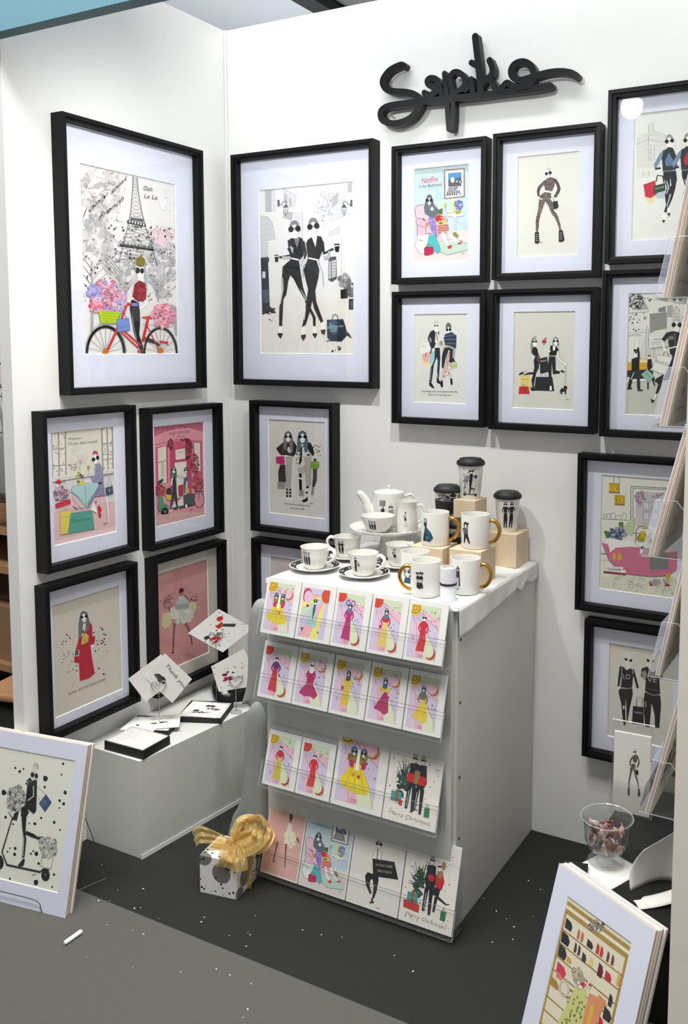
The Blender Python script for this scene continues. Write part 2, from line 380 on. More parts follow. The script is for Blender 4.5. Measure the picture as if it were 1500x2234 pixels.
# ------------------------------------------------------------------ the framed artworks (drawn as ink shapes)
LG = (205, 204, 204); MG = (168, 168, 170); DG = (90, 92, 96)
PINKS = [(226, 168, 180), (214, 140, 158), (236, 196, 204), (200, 120, 140)]
def art_paris():
    a = Art(.350, .499, (228, 226, 224), [(310, 445), (1020, 585), (1035, 1860), (345, 1862)], 3)
    a.blob(470, 640, 170, 170, 70, 14, 36, [(196, 193, 194), (210, 206, 208), (182, 181, 184), (218, 210, 212)])
    a.blob(430, 1010, 130, 200, 80, 12, 34, [(196, 194, 196), (208, 206, 208), (180, 180, 182)])
    a.blob(620, 1130, 160, 170, 60, 10, 28, [(190, 190, 192), (206, 204, 206), (172, 172, 174)])
    a.blob(930, 1180, 110, 260, 90, 10, 32, [(190, 189, 192), (208, 205, 208), (174, 174, 176)])
    a.blob(920, 975, 80, 60, 26, 10, 26, [(232, 208, 214), (226, 198, 206)])
    a.blob(960, 700, 50, 120, 14, 14, 30, [(226, 224, 228), (232, 230, 232)])
    for _ in range(150):
        x, y = a.r.choice([(a.r.uniform(325, 650), a.r.uniform(480, 1250)), (a.r.uniform(830, 1020), a.r.uniform(900, 1420))]); q = a.r.uniform(12, 34); an = a.r.uniform(0, 6.28)
        a.line([(x, y), (x+q*math.cos(an), y+q*math.sin(an)*.7), (x+q*1.6*math.cos(an+.5), y+q*1.5*math.sin(an+.5))], [3.4, 2.6, 1.6], a.r.choice([(150, 148, 148), (168, 166, 166), (130, 128, 130)]))
    Lx = [(708, 530), (702, 640), (690, 790), (668, 900), (632, 1045), (596, 1180)]; Rx = [(738, 538), (748, 650), (772, 800), (806, 930), (846, 1060), (886, 1200)]
    a.line(Lx, 5, DG); a.line(Rx, 5, DG)
    for i in range(5):
        for k in range(5):
            t0, t1 = k/5, (k+1)/5
            f = lambda P, t: (P[i][0]+(P[i+1][0]-P[i][0])*t, P[i][1]+(P[i+1][1]-P[i][1])*t)
            a.line([f(Lx, t0), f(Rx, t1)], 2.4, MG); a.line([f(Rx, t0), f(Lx, t1)], 2.4, MG)
    a.poly([(690, 838), (778, 850), (786, 872), (682, 858)], DG)
    a.poly([(662, 860), (800, 884), (800, 908), (662, 884)], K)
    for k in range(6): a.ell(680+k*21, 872+k*4, 6, 9, (225, 225, 225))
    a.poly([(712, 900), (752, 906), (750, 920), (714, 914)], DG)
    a.line([(604, 1040), (862, 1066)], 6, DG); a.line([(604, 1052), (862, 1082)], 14, K)
    for k in range(9): a.line([(640+k*26, 1024+k*3), (640+k*26, 1050+k*3)], 4, K)
    for x, y0, y1, wd in ((396, 1700, 1180, 22), (600, 1420, 1180, 9), (890, 1470, 1300, 12), (650, 1480, 1300, 7)):
        a.line([(x, y0), (x+4, (y0+y1)/2), (x, y1)], [wd, wd*.7, wd*.4], MG)
        for k in range(7):
            yy = y1+(y0-y1)*k*.06; sg = 1 if k % 2 else -1
            a.line([(x, yy+50), (x+sg*50, yy-20), (x+sg*(95+10*k), yy-60-k*8)], [6, 4, 2], MG)
    a.dots(330, 900, 1020, 1480, 150, 3, 8, [DG, K, (110, 110, 112), (140, 140, 142)])
    a.dots(560, 900, 900, 1150, 60, 3, 9, [DG, K, MG])
    a.poly([(980, 1490), (1026, 1510), (1030, 1725), (1020, 1725)], MG)
    a.poly([(735, 1165), (795, 1170), (806, 1320), (812, 1390), (780, 1350), (770, 1240)], (168, 176, 184))
    a.ell(757, 1250, 27, 70, WHITE); a.poly([(738, 1290), (778, 1290), (790, 1340), (730, 1335)], WHITE)
    a.ell(758, 1172, 36, 42, (126, 118, 42)); a.line([(732, 1190), (786, 1205)], 5, (90, 86, 30))
    a.ell(737, 1238, 17, 23); a.ell(769, 1241, 15, 21)
    a.poly([(712, 1340), (745, 1312), (790, 1330), (803, 1400), (796, 1466), (742, 1470), (695, 1440)], (146, 28, 42))
    a.dots(705, 1340, 795, 1460, 40, 3, 6, [(110, 16, 28), (176, 52, 62)])
    a.line([(795, 1460), (790, 1500), (735, 1540)], [20, 16, 12], WHITE); a.line([(705, 1445), (660, 1475)], 14, WHITE)
    a.poly([(690, 1455), (742, 1480), (752, 1560), (752, 1640), (745, 1720), (770, 1800), (795, 1862), (762, 1862), (735, 1790), (702, 1690), (688, 1600), (676, 1520)], (30, 32, 36))
    a.line([(690, 1560), (700, 1650), (728, 1760)], [3, 9, 5], (130, 136, 142))
    a.line([(780, 1750), (850, 1770), (900, 1800)], [34, 26, 16], (30, 32, 36))
    a.ring(495, 1855, 138, 196, 20, K, 180, 360, 30); a.ring(495, 1855, 155, 218, 4, MG, 185, 358, 30)
    a.ring(905, 1862, 122, 192, 15, K, 180, 360, 30); a.ring(905, 1862, 134, 206, 3, MG, 185, 358)
    for k in range(9):
        an = math.radians(190+k*20); a.line([(495, 1850), (495+130*math.cos(an), 1850+186*math.sin(an))], 2.2, DG)
        a.line([(905, 1855), (905+114*math.cos(an), 1855+182*math.sin(an))], 2.2, DG)
    RED = (202, 50, 48)
    a.line([(440, 1640), (580, 1636)], 6, MG); a.line([(770, 1640), (990, 1660)], 4, MG)
    a.line([(655, 1490), (600, 1640), (500, 1850)], 18, RED); a.line([(650, 1492), (720, 1490)], 16, RED); a.line([(690, 1494), (735, 1494)], 22, (120, 140, 205))
    a.line([(590, 1680), (740, 1820)], 12, RED); a.line([(610, 1670), (755, 1800)], 12, RED)
    a.line([(812, 1600), (770, 1770)], 20, RED); a.line([(805, 1650), (890, 1830)], 7, RED); a.line([(768, 1590), (845, 1590)], [10, 26], RED)
    a.ell(495, 1845, 22, 24, (200, 110, 40)); a.ell(905, 1840, 22, 24, (200, 110, 40))
    a.blob(745, 1860, 20, 20, 4, 10, 18, [(190, 40, 50)])
    a.poly([(895, 1760), (930, 1768), (964, 1772), (962, 1800), (948, 1786), (900, 1782)], (205, 40, 44))
    a.blob(505, 1430, 120, 115, 150, 10, 22, PINKS + [(168, 158, 210)])
    a.blob(410, 1410, 48, 60, 30, 9, 18, [(150, 150, 214), (176, 170, 222)]); a.blob(430, 1510, 50, 40, 26, 8, 18, [(220, 110, 140), (232, 160, 176)])
    a.blob(600, 1460, 40, 80, 34, 8, 18, [(160, 160, 218), (196, 176, 214), (224, 160, 180)]); a.blob(545, 1540, 60, 30, 20, 8, 15, [(176, 168, 216), (214, 150, 178)])
    a.dots(380, 1340, 640, 1560, 50, 3, 5, [(110, 50, 90), (90, 60, 120)])
    a.poly([(440, 1540), (610, 1552), (596, 1636), (458, 1632)], (176, 206, 30))
    for k in range(4): a.line([(444, 1556+k*20), (604, 1566+k*20)], 2.5, (130, 160, 20))
    a.blob(925, 1575, 85, 88, 100, 8, 20, [(226, 150, 170), (216, 130, 156), (236, 178, 192)]); a.dots(860, 1490, 1000, 1650, 40, 3, 6, [(150, 60, 90), (190, 90, 120)])
    a.poly([(575, 1605), (666, 1594), (676, 1684), (580, 1700)], (110, 140, 206)); a.line([(590, 1600), (605, 1562), (636, 1560), (652, 1598)], 4, (60, 80, 150)); a.line([(578, 1650), (628, 1672), (672, 1640)], 2.5, (60, 80, 150)); a.line([(575, 1605), (666, 1594), (676, 1684), (580, 1700), (575, 1605)], 2.5, (50, 70, 140))
    a.text('I only', (328, 850), (505, 690), 62, K, .35); a.text('speak', (535, 670), (655, 555), 50, K, .35)
    a.text('French', (445, 870), (625, 720), 58, K, .35); a.text('Ooh', (778, 628), (845, 640), 32, K, .3); a.text('La La', (785, 688), (885, 700), 30, K, .3)
    return a
def art_coffee():
    a = Art(.347, .508, (230, 230, 230), [(308, 511), (1083, 437), (1086, 1863), (323, 1855)], 5)
    G1, G2, G3 = (206, 206, 209), (184, 184, 188), (216, 216, 219)
    a.poly([(323, 1400), (1086, 1400), (1086, 1863), (323, 1855)], (230, 228, 221))
    a.poly([(345, 505), (435, 500), (440, 690), (350, 690)], G3); a.poly([(355, 505), (405, 503), (405, 685), (355, 688)], G2)
    a.poly([(495, 490), (605, 550), (600, 660), (500, 640)], G3); a.poly([(510, 530), (535, 545), (535, 620), (510, 610)], G2); a.poly([(550, 565), (572, 580), (572, 650), (550, 640)], G2)
    a.line([(495, 490), (608, 552), (590, 640)], 4, MG)
    a.poly([(590, 700), (662, 690), (660, 850), (600, 900)], G3); a.line([(590, 700), (662, 690), (660, 930)], 4, MG)
    a.poly([(500, 680), (585, 690), (575, 760), (500, 735)], G2)
    a.poly([(312, 720), (370, 725), (410, 770), (435, 910), (315, 930)], G1)
    for k in range(4): a.line([(312, 750+k*48), (370, 740+k*44), (420+k*4, 770+k*42)], 3, G2)
    a.line([(312, 720), (375, 728), (412, 775), (438, 912), (318, 932)], 4, MG); a.poly([(315, 935), (380, 930), (375, 1060), (318, 1060)], G1)
    a.poly([(900, 560), (1075, 470), (1075, 700), (905, 740)], G3); a.poly([(905, 570), (955, 520), (955, 610), (905, 660)], G2); a.poly([(1035, 450), (1070, 445), (1070, 520), (1035, 525)], G2)
    a.line([(880, 860), (970, 810)], 6, G2)
    for k in range(4): a.poly([(880+k*24, 850-k*8), (898+k*24, 843-k*8), (898+k*24, 890-k*8), (880+k*24, 896-k*8)], G1)
    a.line([(940, 470), (890, 580), (892, 760)], 4, G2); a.line([(985, 900), (985, 1230)], 3, G2); a.line([(900, 760), (1075, 690)], 4, G2)
    a.line([(880, 720), (870, 600), (830, 500)], [12, 6, 3], G2); a.blob(850, 640, 60, 160, 60, 4, 14, [G2, (214, 214, 218), (200, 200, 204)])
    a.blob(790, 640, 60, 60, 20, 4, 10, [G1, G2])
    for sx, x0 in ((1, 455), (-1, 1075)):
        X = lambda d: x0+sx*d
        a.poly([(X(0), 585), (X(18), 590), (X(18), 640), (X(0), 642)], DG); a.line([(X(16), 620), (X(36), 632), (X(40), 606), (X(70), 598), (X(80), 622)], 6, DG)
        a.poly([(X(44), 652), (X(70), 618), (X(92), 650)], DG); a.poly([(X(50), 656), (X(88), 656), (X(80), 700), (X(58), 700)], (214, 214, 216))
        a.line([(X(50), 656), (X(58), 702), (X(80), 702), (X(88), 656)], 4, DG); a.line([(X(69), 656), (X(69), 722)], 4, DG)
    a.poly([(318, 1065), (380, 1060), (388, 1085), (378, 1110), (384, 1250), (392, 1470), (430, 1500), (330, 1540)], (36, 38, 44))
    a.poly([(330, 1180), (356, 1180), (356, 1235), (330, 1235)], (210, 210, 210)); a.line([(320, 1075), (385, 1070)], 10, (70, 72, 78)); a.poly([(330, 1330), (385, 1330), (388, 1440), (335, 1440)], (70, 86, 106))
    a.blob(405, 1510, 50, 25, 20, 4, 10, [K]); a.dots(385, 1560, 420, 1590, 6, 3, 5, [DG])
    a.poly([(876, 1090), (890, 1060), (940, 1055), (946, 1240), (905, 1266), (876, 1250)], (74, 76, 80)); a.poly([(905, 1090), (938, 1085), (938, 1220), (905, 1235)], (220, 221, 224))
    for k in range(5): a.line([(905, 1110+k*25), (938, 1105+k*25)], 3, DG)
    a.line([(916, 1090), (916, 1230)], 3, DG); a.line([(928, 1090), (928, 1228)], 3, DG); a.poly([(880, 1095), (898, 1095), (898, 1240), (880, 1240)], (190, 191, 194))
    a.blob(1006, 1255, 42, 55, 60, 8, 18, [(130, 131, 134), (160, 160, 163), (110, 111, 114)]); a.blob(1062, 1320, 34, 66, 50, 8, 18, [(90, 92, 96), (120, 121, 124), (70, 72, 76)])
    a.line([(1010, 1305), (1010, 1330)], 5, K); a.poly([(978, 1330), (1038, 1326), (1038, 1400), (980, 1404)], (26, 26, 28)); a.poly([(1046, 1408), (1088, 1404), (1088, 1494), (1046, 1494)], (26, 26, 28)); a.poly([(1060, 1424), (1080, 1424), (1080, 1480), (1060, 1480)], (70, 72, 76))
    a.poly([(865, 1580), (1000, 1575), (1038, 1700), (985, 1760), (900, 1756), (868, 1730)], (38, 52, 66)); a.blob(915, 1640, 40, 50, 16, 10, 26, [(80, 106, 126), (60, 84, 104), (110, 136, 152)])
    a.ring(933, 1580, 24, 45, 6, DG, 180, 360, 12); a.text('Christian Dior', (890, 1645), (1005, 1640), 18, (180, 196, 208)); a.line([(1030, 1690), (1070, 1735)], [26, 4], K); a.line([(860, 1758), (910, 1748), (1060, 1700)], [4, 8, 3], K)
    a.dots(910, 1790, 980, 1850, 9, 4, 9, [DG, K])
    J = (30, 31, 34)
    # woman on the left
    a.poly([(570, 905), (590, 895), (640, 895), (665, 910), (676, 960), (676, 1040), (640, 1085), (565, 1075), (548, 990), (540, 925)], J)
    a.poly([(590, 900), (620, 990), (640, 900)], (120, 122, 126)); a.poly([(560, 965), (590, 985), (585, 1030), (560, 1010)], (170, 176, 184))
    a.line([(548, 985), (575, 1045), (500, 1062), (470, 1062)], [26, 26, 20, 14], J); a.line([(565, 1064), (495, 1066)], 20, (190, 196, 204))
    a.line([(670, 930), (690, 1030), (680, 1075)], [22, 20, 16], J); a.line([(668, 1075), (640, 1140)], 18, (196, 202, 210))
    a.poly([(430, 1042), (466, 1042), (462, 1100), (438, 1100)], K); a.line([(430, 1056), (464, 1054)], 8, WHITE)
    a.poly([(572, 1075), (632, 1085), (640, 1130), (650, 1200), (668, 1310), (705, 1420), (690, 1420), (640, 1340), (590, 1240), (562, 1210), (545, 1260), (530, 1370), (505, 1410), (495, 1630), (470, 1630), (472, 1480), (490, 1380), (492, 1240), (500, 1140)], J)
    a.line([(500, 1230), (500, 1330), (480, 1450)], [6, 14, 6], (196, 198, 202)); a.line([(690, 1420), (760, 1560), (762, 1630)], [18, 24, 20], J); a.line([(650, 1330), (700, 1420)], [4, 10], (190, 192, 196))
    a.line([(570, 1070), (635, 1085)], 12, WHITE)
    a.head(597, 828, 36, (128, 130, 134), 'bob', gr=23, tilt=.1); a.poly([(590, 868), (612, 868), (625, 905), (578, 905)], WHITE)
    a.poly([(466, 1640), (494, 1640), (500, 1700), (482, 1735), (460, 1700)], WHITE); a.poly([(460, 1690), (500, 1690), (500, 1705), (482, 1736), (460, 1708)], (40, 34, 38))
    a.poly([(750, 1640), (774, 1640), (784, 1700), (768, 1732), (748, 1704)], WHITE); a.poly([(748, 1692), (784, 1692), (784, 1704), (768, 1734), (748, 1706)], (40, 34, 38))
    # woman on the right
    a.poly([(705, 920), (735, 898), (775, 880), (820, 892), (834, 930), (828, 1010), (800, 1080), (715, 1070), (712, 990), (698, 945)], J)
    a.poly([(742, 900), (772, 980), (785, 890)], (226, 228, 230)); a.line([(752, 905), (775, 905)], 6, K)
    a.line([(826, 930), (842, 1030), (920, 990)], [26, 26, 18], J); a.line([(842, 1070), (880, 1060), (885, 1010)], [34, 30, 14], (176, 184, 192)); a.line([(918, 990), (930, 975)], 16, WHITE)
    a.poly([(924, 950), (972, 950), (962, 1016), (936, 1018)], K); a.line([(926, 968), (970, 966)], 10, (220, 220, 222))
    a.line([(702, 940), (716, 1060), (690, 1120)], [20, 18, 14], J); a.line([(700, 1065), (668, 1160), (672, 1230)], [20, 16, 12], (206, 208, 212)); a.line([(696, 1120), (672, 1130), (668, 1230)], [8, 4, 3], K)
    a.poly([(715, 1075), (795, 1085), (805, 1150), (795, 1230), (768, 1340), (778, 1430), (835, 1590), (815, 1605), (760, 1490), (745, 1420), (725, 1510), (690, 1620), (660, 1640), (680, 1540), (710, 1330), (690, 1250), (672, 1170), (690, 1120)], J)
    a.line([(690, 1480), (680, 1580)], 5, WHITE); a.line([(712, 1068), (795, 1086)], 12, WHITE); a.line([(785, 1085), (825, 1200), (835, 1295)], [12, 16, 10], (226, 228, 230)); a.line([(792, 1085), (832, 1200), (838, 1300)], 3, K)
    a.head(753, 806, 36, (128, 130, 134), 'bob', gr=23, tilt=.18); a.poly([(738, 850), (768, 850), (785, 890), (765, 930), (738, 895)], WHITE)
    a.poly([(664, 1640), (686, 1640), (690, 1720), (672, 1752), (654, 1714)], WHITE); a.poly([(654, 1705), (692, 1702), (690, 1722), (670, 1756), (652, 1724)], (62, 34, 40))
    a.poly([(818, 1605), (844, 1598), (852, 1670), (840, 1700), (818, 1672)], WHITE); a.poly([(816, 1664), (854, 1660), (852, 1680), (842, 1708), (818, 1684)], (62, 34, 40))
    return a
def art_armchair(quad=[(372, 548), (1105, 478), (1090, 1775), (370, 1808)], w=.170, h=.261, seed=9):
    a = Art(w, h, (196, 216, 222), quad, seed)
    a.poly([(372, 548), (1105, 478), (1100, 570), (372, 610)], (178, 196, 198)); a.blob(560, 1000, 160, 300, 14, 40, 90, [(190, 212, 218), (202, 222, 228)]); a.blob(980, 1250, 110, 200, 10, 30, 70, [(188, 208, 220), (200, 216, 226)])
    a.poly([(370, 1480), (1095, 1380), (1090, 1775), (370, 1808)], (226, 214, 212)); a.line([(370, 1470), (1095, 1376)], 8, (240, 240, 238))
    a.text('Netflix', (470, 738), (688, 706), 72, (206, 70, 76)); a.text('is my Boyfriend', (433, 800), (738, 772), 44, (60, 66, 72))
    a.poly([(768, 550), (1050, 528), (1052, 925), (772, 955)], (128, 112, 110)); a.poly([(782, 566), (1036, 545), (1038, 912), (786, 940)], (222, 196, 184)); a.poly([(792, 578), (1026, 556), (1028, 900), (796, 928)], (246, 246, 246))
    a.poly([(825, 600), (1004, 583), (1004, 720), (826, 735)], (86, 146, 200)); a.poly([(826, 700), (880, 660), (940, 670), (1004, 640), (1004, 780), (826, 790)], (92, 100, 112)); a.ell(885, 690, 26, 40, (226, 228, 232)); a.poly([(826, 780), (1004, 770), (1004, 895), (800, 912)], (232, 232, 234))
    for k in range(8): a.line([(850+k*14, 770), (805+k*27, 908-k*2)], [7, 15], K)
    a.dots(930, 700, 1004, 890, 24, 5, 12, [(60, 64, 70), (150, 156, 164), (220, 222, 226)])
    PK, PO = (232, 196, 208), (126, 60, 84)
    a.poly([(372, 1075), (400, 1036), (500, 1025), (640, 1020), (675, 1060), (690, 1150), (700, 1480), (420, 1480), (390, 1215)], PK); a.line([(392, 1210), (376, 1090), (404, 1038), (500, 1026)], 7, PO)
    a.line([(640, 1022), (676, 1062), (690, 1160)], 7, PO)
    a.poly([(690, 1190), (790, 1190), (820, 1240), (800, 1300), (830, 1400), (830, 1500), (680, 1520)], PK); a.line([(700, 1200), (780, 1190), (820, 1235), (800, 1290), (828, 1360)], 7, PO)
    a.poly([(400, 1210), (480, 1215), (560, 1290), (530, 1350), (530, 1500), (420, 1500), (392, 1260)], (224, 184, 200)); a.line([(398, 1300), (392, 1240), (410, 1210), (490, 1216), (560, 1290), (530, 1345), (410, 1300)], 6, PO); a.line([(404, 1300), (410, 1480)], 6, PO); a.line([(524, 1345), (526, 1430)], 5, PO)
    a.line([(540, 1420), (620, 1416)], 10, PO); a.line([(520, 1240), (480, 1225)], 14, (60, 40, 50)); a.ell(540, 1300, 24, 32, (190, 150, 70), wob=.2)
    a.poly([(690, 1100), (750, 1075), (745, 1160), (700, 1160)], (96, 104, 52)); a.line([(690, 1105), (750, 1078), (745, 1160)], 5, (60, 66, 34))
    a.poly([(560, 1180), (640, 1190), (665, 1290), (680, 1480), (620, 1430), (560, 1300)], (140, 124, 190)); a.dots(560, 1200, 670, 1460, 16, 8, 16, [(190, 176, 216), (160, 148, 204)])
    a.poly([(672, 1300), (820, 1290), (840, 1380), (800, 1400), (770, 1420), (735, 1400), (685, 1460)], (230, 146, 132))
    for i in range(6):
        for j in range(4): a.ell(694+i*25+(j % 2)*10, 1312+j*32, 7, 8, (50, 36, 40))
    a.poly([(672, 1240), (800, 1225), (810, 1290), (680, 1310)], (226, 196, 130)); a.ell(725, 1278, 26, 14, (90, 96, 40)); a.line([(680, 1275), (780, 1262)], 6, (180, 170, 60))
    a.poly([(650, 1195), (700, 1165), (750, 1180), (740, 1250), (700, 1245), (680, 1270), (650, 1230)], (196, 46, 50)); a.line([(720, 1200), (790, 1235)], [30, 18], (214, 130, 90))
    a.poly([(735, 1400), (775, 1400), (800, 1500), (850, 1580), (820, 1590), (770, 1530), (745, 1460)], WHITE); a.poly([(800, 1390), (850, 1385), (900, 1460), (985, 1520), (960, 1545), (880, 1500), (830, 1440)], WHITE)
    a.line([(735, 1405), (760, 1500), (820, 1592)], 3, DG); a.line([(850, 1388), (910, 1460), (990, 1520)], 3, DG)
    a.poly([(815, 1600), (850, 1570), (880, 1590), (860, 1628), (822, 1622)], (200, 50, 60)); a.poly([(950, 1550), (985, 1540), (1015, 1495), (1000, 1560), (965, 1570)], (200, 50, 60)); a.line([(875, 1590), (910, 1530)], 4, (120, 30, 40))
    a.poly([(690, 1640), (700, 1530), (760, 1520), (1086, 1545), (1086, 1640), (815, 1712)], (190, 214, 198)); a.line([(690, 1650), (815, 1710), (1086, 1642)], 6, (110, 140, 120)); a.line([(700, 1530), (900, 1490), (1086, 1555)], 4, (110, 140, 120))
    for k in range(5): a.line([(760+k*50, 1600-k*8), (860+k*50, 1580-k*8)], 3, (140, 170, 150))
    a.poly([(735, 1400), (775, 1400), (800, 1500), (850, 1580), (820, 1590), (770, 1530), (745, 1460)], WHITE); a.poly([(815, 1600), (850, 1570), (880, 1590), (860, 1628), (822, 1622)], (200, 50, 60)); a.poly([(950, 1550), (985, 1540), (1015, 1495), (1000, 1560), (965, 1570)], (200, 50, 60))
    HR = (96, 110, 116)
    a.head(572, 968, 34, HR, 'bob', gr=26); a.poly([(545, 900), (575, 885), (605, 905), (640, 1040), (700, 1100), (690, 1160), (640, 1200), (580, 1190), (510, 1150), (500, 1060), (520, 980)], HR); a.ell(572, 985, 22, 52, WHITE); a.ell(548, 970, 22, 24); a.ell(596, 968, 20, 24)
    for k in range(7): a.line([(540+k*14, 1020+k*6), (530+k*22, 1180)], 3, [(140, 152, 156), (70, 84, 90)][k % 2])
    a.ell(610, 1085, 22, 26, WHITE)
    a.ell(918, 1165, 130, 28, (226, 240, 232)); a.ring(918, 1165, 130, 28, 3, (110, 140, 130), 0, 360, 24); a.line([(918, 1190), (914, 1400)], 34, (236, 240, 238))
    for k in range(8): a.line([(898, 1215+k*22), (936, 1212+k*22)], 5, DG)
    a.poly([(895, 1400), (930, 1400), (970, 1450), (950, 1480), (890, 1440)], (140, 140, 60))
    a.poly([(918, 1110), (1000, 1105), (985, 1155), (935, 1160)], (160, 170, 70)); a.blob(968, 1035, 52, 62, 60, 8, 18, [(150, 150, 196), (120, 124, 180), (180, 176, 212), (100, 104, 150)])
    a.poly([(872, 1000), (890, 930), (905, 960), (905, 1140), (885, 1130)], (226, 226, 140)); a.poly([(768, 1020), (808, 1010), (800, 1070), (775, 1072)], (190, 196, 90)); a.line([(787, 1070), (787, 1130)], 4, MG); a.poly([(800, 1110), (900, 1120), (900, 1160), (800, 1145)], (230, 226, 216)); a.line([(805, 1140), (900, 1138)], 7, (150, 90, 80))
    a.poly([(415, 1440), (560, 1440), (565, 1480), (500, 1690), (445, 1690), (385, 1590)], (232, 238, 230)); a.line([(415, 1440), (385, 1590), (448, 1692)], 4, DG); a.line([(425, 1505), (490, 1525)], 10, (120, 126, 120))
    a.poly([(565, 1440), (650, 1435), (725, 1630), (690, 1690), (600, 1640), (540, 1590)], (84, 184, 190)); a.line([(650, 1435), (700, 1560), (725, 1632), (690, 1690)], 4, (50, 120, 128))
    a.poly([(503, 1615), (530, 1595), (630, 1600), (632, 1690), (545, 1720), (505, 1712)], (186, 34, 84)); a.line([(530, 1600), (545, 1570), (590, 1572), (600, 1600)], 5, (110, 16, 50)); a.line([(503, 1640), (560, 1650), (630, 1640)], 4, (110, 16, 50)); a.line([(1015, 1690), (1045, 1685)], 6, DG)
    return a
LEO = (140, 124, 116)
def leopard(a, X, Y, k, dots=True):
    P = lambda pts: [(X+x*k, Y+y*k) for x, y in pts]
    a.poly(P([(730, 760), (765, 750), (815, 770), (820, 830), (790, 910), (770, 920), (695, 905), (690, 850), (695, 790)]), LEO)
    a.line(P([(705, 800), (630, 870), (612, 920), (618, 985)]), [44*k, 42*k, 36*k, 22*k], LEO); a.line(P([(818, 775), (850, 830), (868, 890), (850, 940), (812, 995)]), [34*k, 40*k, 42*k, 36*k, 20*k], LEO)
    a.poly(P([(690, 930), (768, 942), (770, 1000), (780, 1040), (800, 1110), (800, 1150), (850, 1220), (870, 1290), (895, 1400), (870, 1405), (850, 1330), (810, 1240), (765, 1180), (740, 1110), (700, 1040), (690, 1060), (665, 1130), (640, 1200), (620, 1280), (605, 1420), (580, 1420), (578, 1300), (590, 1220), (612, 1130), (620, 1040), (630, 980)]), LEO)
    a.poly(P([(695, 905), (768, 922), (766, 942), (690, 930)]), WHITE); a.poly(P([(605, 990), (680, 1010), (660, 1025), (610, 1015)]), WHITE); a.poly(P([(735, 1010), (800, 990), (805, 1040), (775, 1035)]), WHITE)
    if dots:
        body = [[(730, 760), (765, 750), (815, 770), (820, 830), (790, 910), (770, 920), (695, 905), (690, 850), (695, 790)], [(690, 930), (768, 942), (770, 1000), (780, 1040), (800, 1110), (800, 1150), (850, 1220), (870, 1290), (895, 1400), (870, 1405), (850, 1330), (810, 1240), (765, 1180), (740, 1110), (700, 1040), (690, 1060), (665, 1130), (640, 1200), (620, 1280), (605, 1420), (580, 1420), (578, 1300), (590, 1220), (612, 1130), (620, 1040), (630, 980)]]
        def pip(x, y, P_):
            c = False
            for i in range(len(P_)):
                (x1, y1), (x2, y2) = P_[i], P_[i-1]
                if (y1 > y) != (y2 > y) and x < (x2-x1)*(y-y1)/(y2-y1)+x1: c = not c
            return c
        spots = []
        for _ in range(4200):
            x, y = a.r.uniform(575, 900), a.r.uniform(750, 1420)
            if any(pip(x, y, b_) for b_ in body) and all((x-p[0])**2+(y-p[1])**2 > 13**2 for p in spots): spots.append((x, y))
        for ln in ([(705, 800), (630, 870), (612, 920), (618, 985)], [(818, 775), (850, 830), (868, 890), (850, 940), (812, 995)]):
            for (x1, y1), (x2, y2) in zip(ln, ln[1:]):
                for j in range(5): t_ = j/5; spots += [(x1+(x2-x1)*t_-9, y1+(y2-y1)*t_-5), (x1+(x2-x1)*t_+8, y1+(y2-y1)*t_+5)]
        for x, y in spots: a.ell(X+x*k, Y+y*k, 6.3*k, 6.3*k, (38, 34, 34), n=6, wob=.4)
    a.ell(X+738*k, Y+700*k, 26*k, 62*k, WHITE); a.ell(X+742*k, Y+655*k, 22*k, 20*k, (206, 204, 200)); a.ell(X+718*k, Y+709*k, 19*k, 20*k); a.ell(X+761*k, Y+696*k, 19*k, 20*k); a.line(P([(718, 708), (761, 698)]), 4*k)
    a.poly(P([(790, 1050), (848, 1038), (860, 1110), (830, 1138), (800, 1135)]), (32, 38, 38)); a.line(P([(780, 990), (800, 1010), (805, 1050)]), 5*k, K)
    for bx, by in ((592, 1420), (885, 1400)):
        d = 1 if bx > 700 else 0
        a.poly(P([(bx-24, by), (bx+24, by-4), (bx+26+d*8, by+60), (bx+32+d*14, by+115), (bx+10, by+140), (bx-26, by+132), (bx-24, by+60)]), (36, 34, 34))
        for j in range(4): a.line(P([(bx-12, by+30+j*24), (bx+16, by+28+j*24)]), 6*k, (196, 192, 188))
    return a
def art_leopard():
    a = Art(.171, .264, (224, 224, 216), [(375, 510), (1125, 440), (1090, 1688), (345, 1722)], 4)
    leopard(a, 0, 0, 1); a.line([(625, 1548), (668, 1540)], [10, 3], (160, 158, 152)); return a
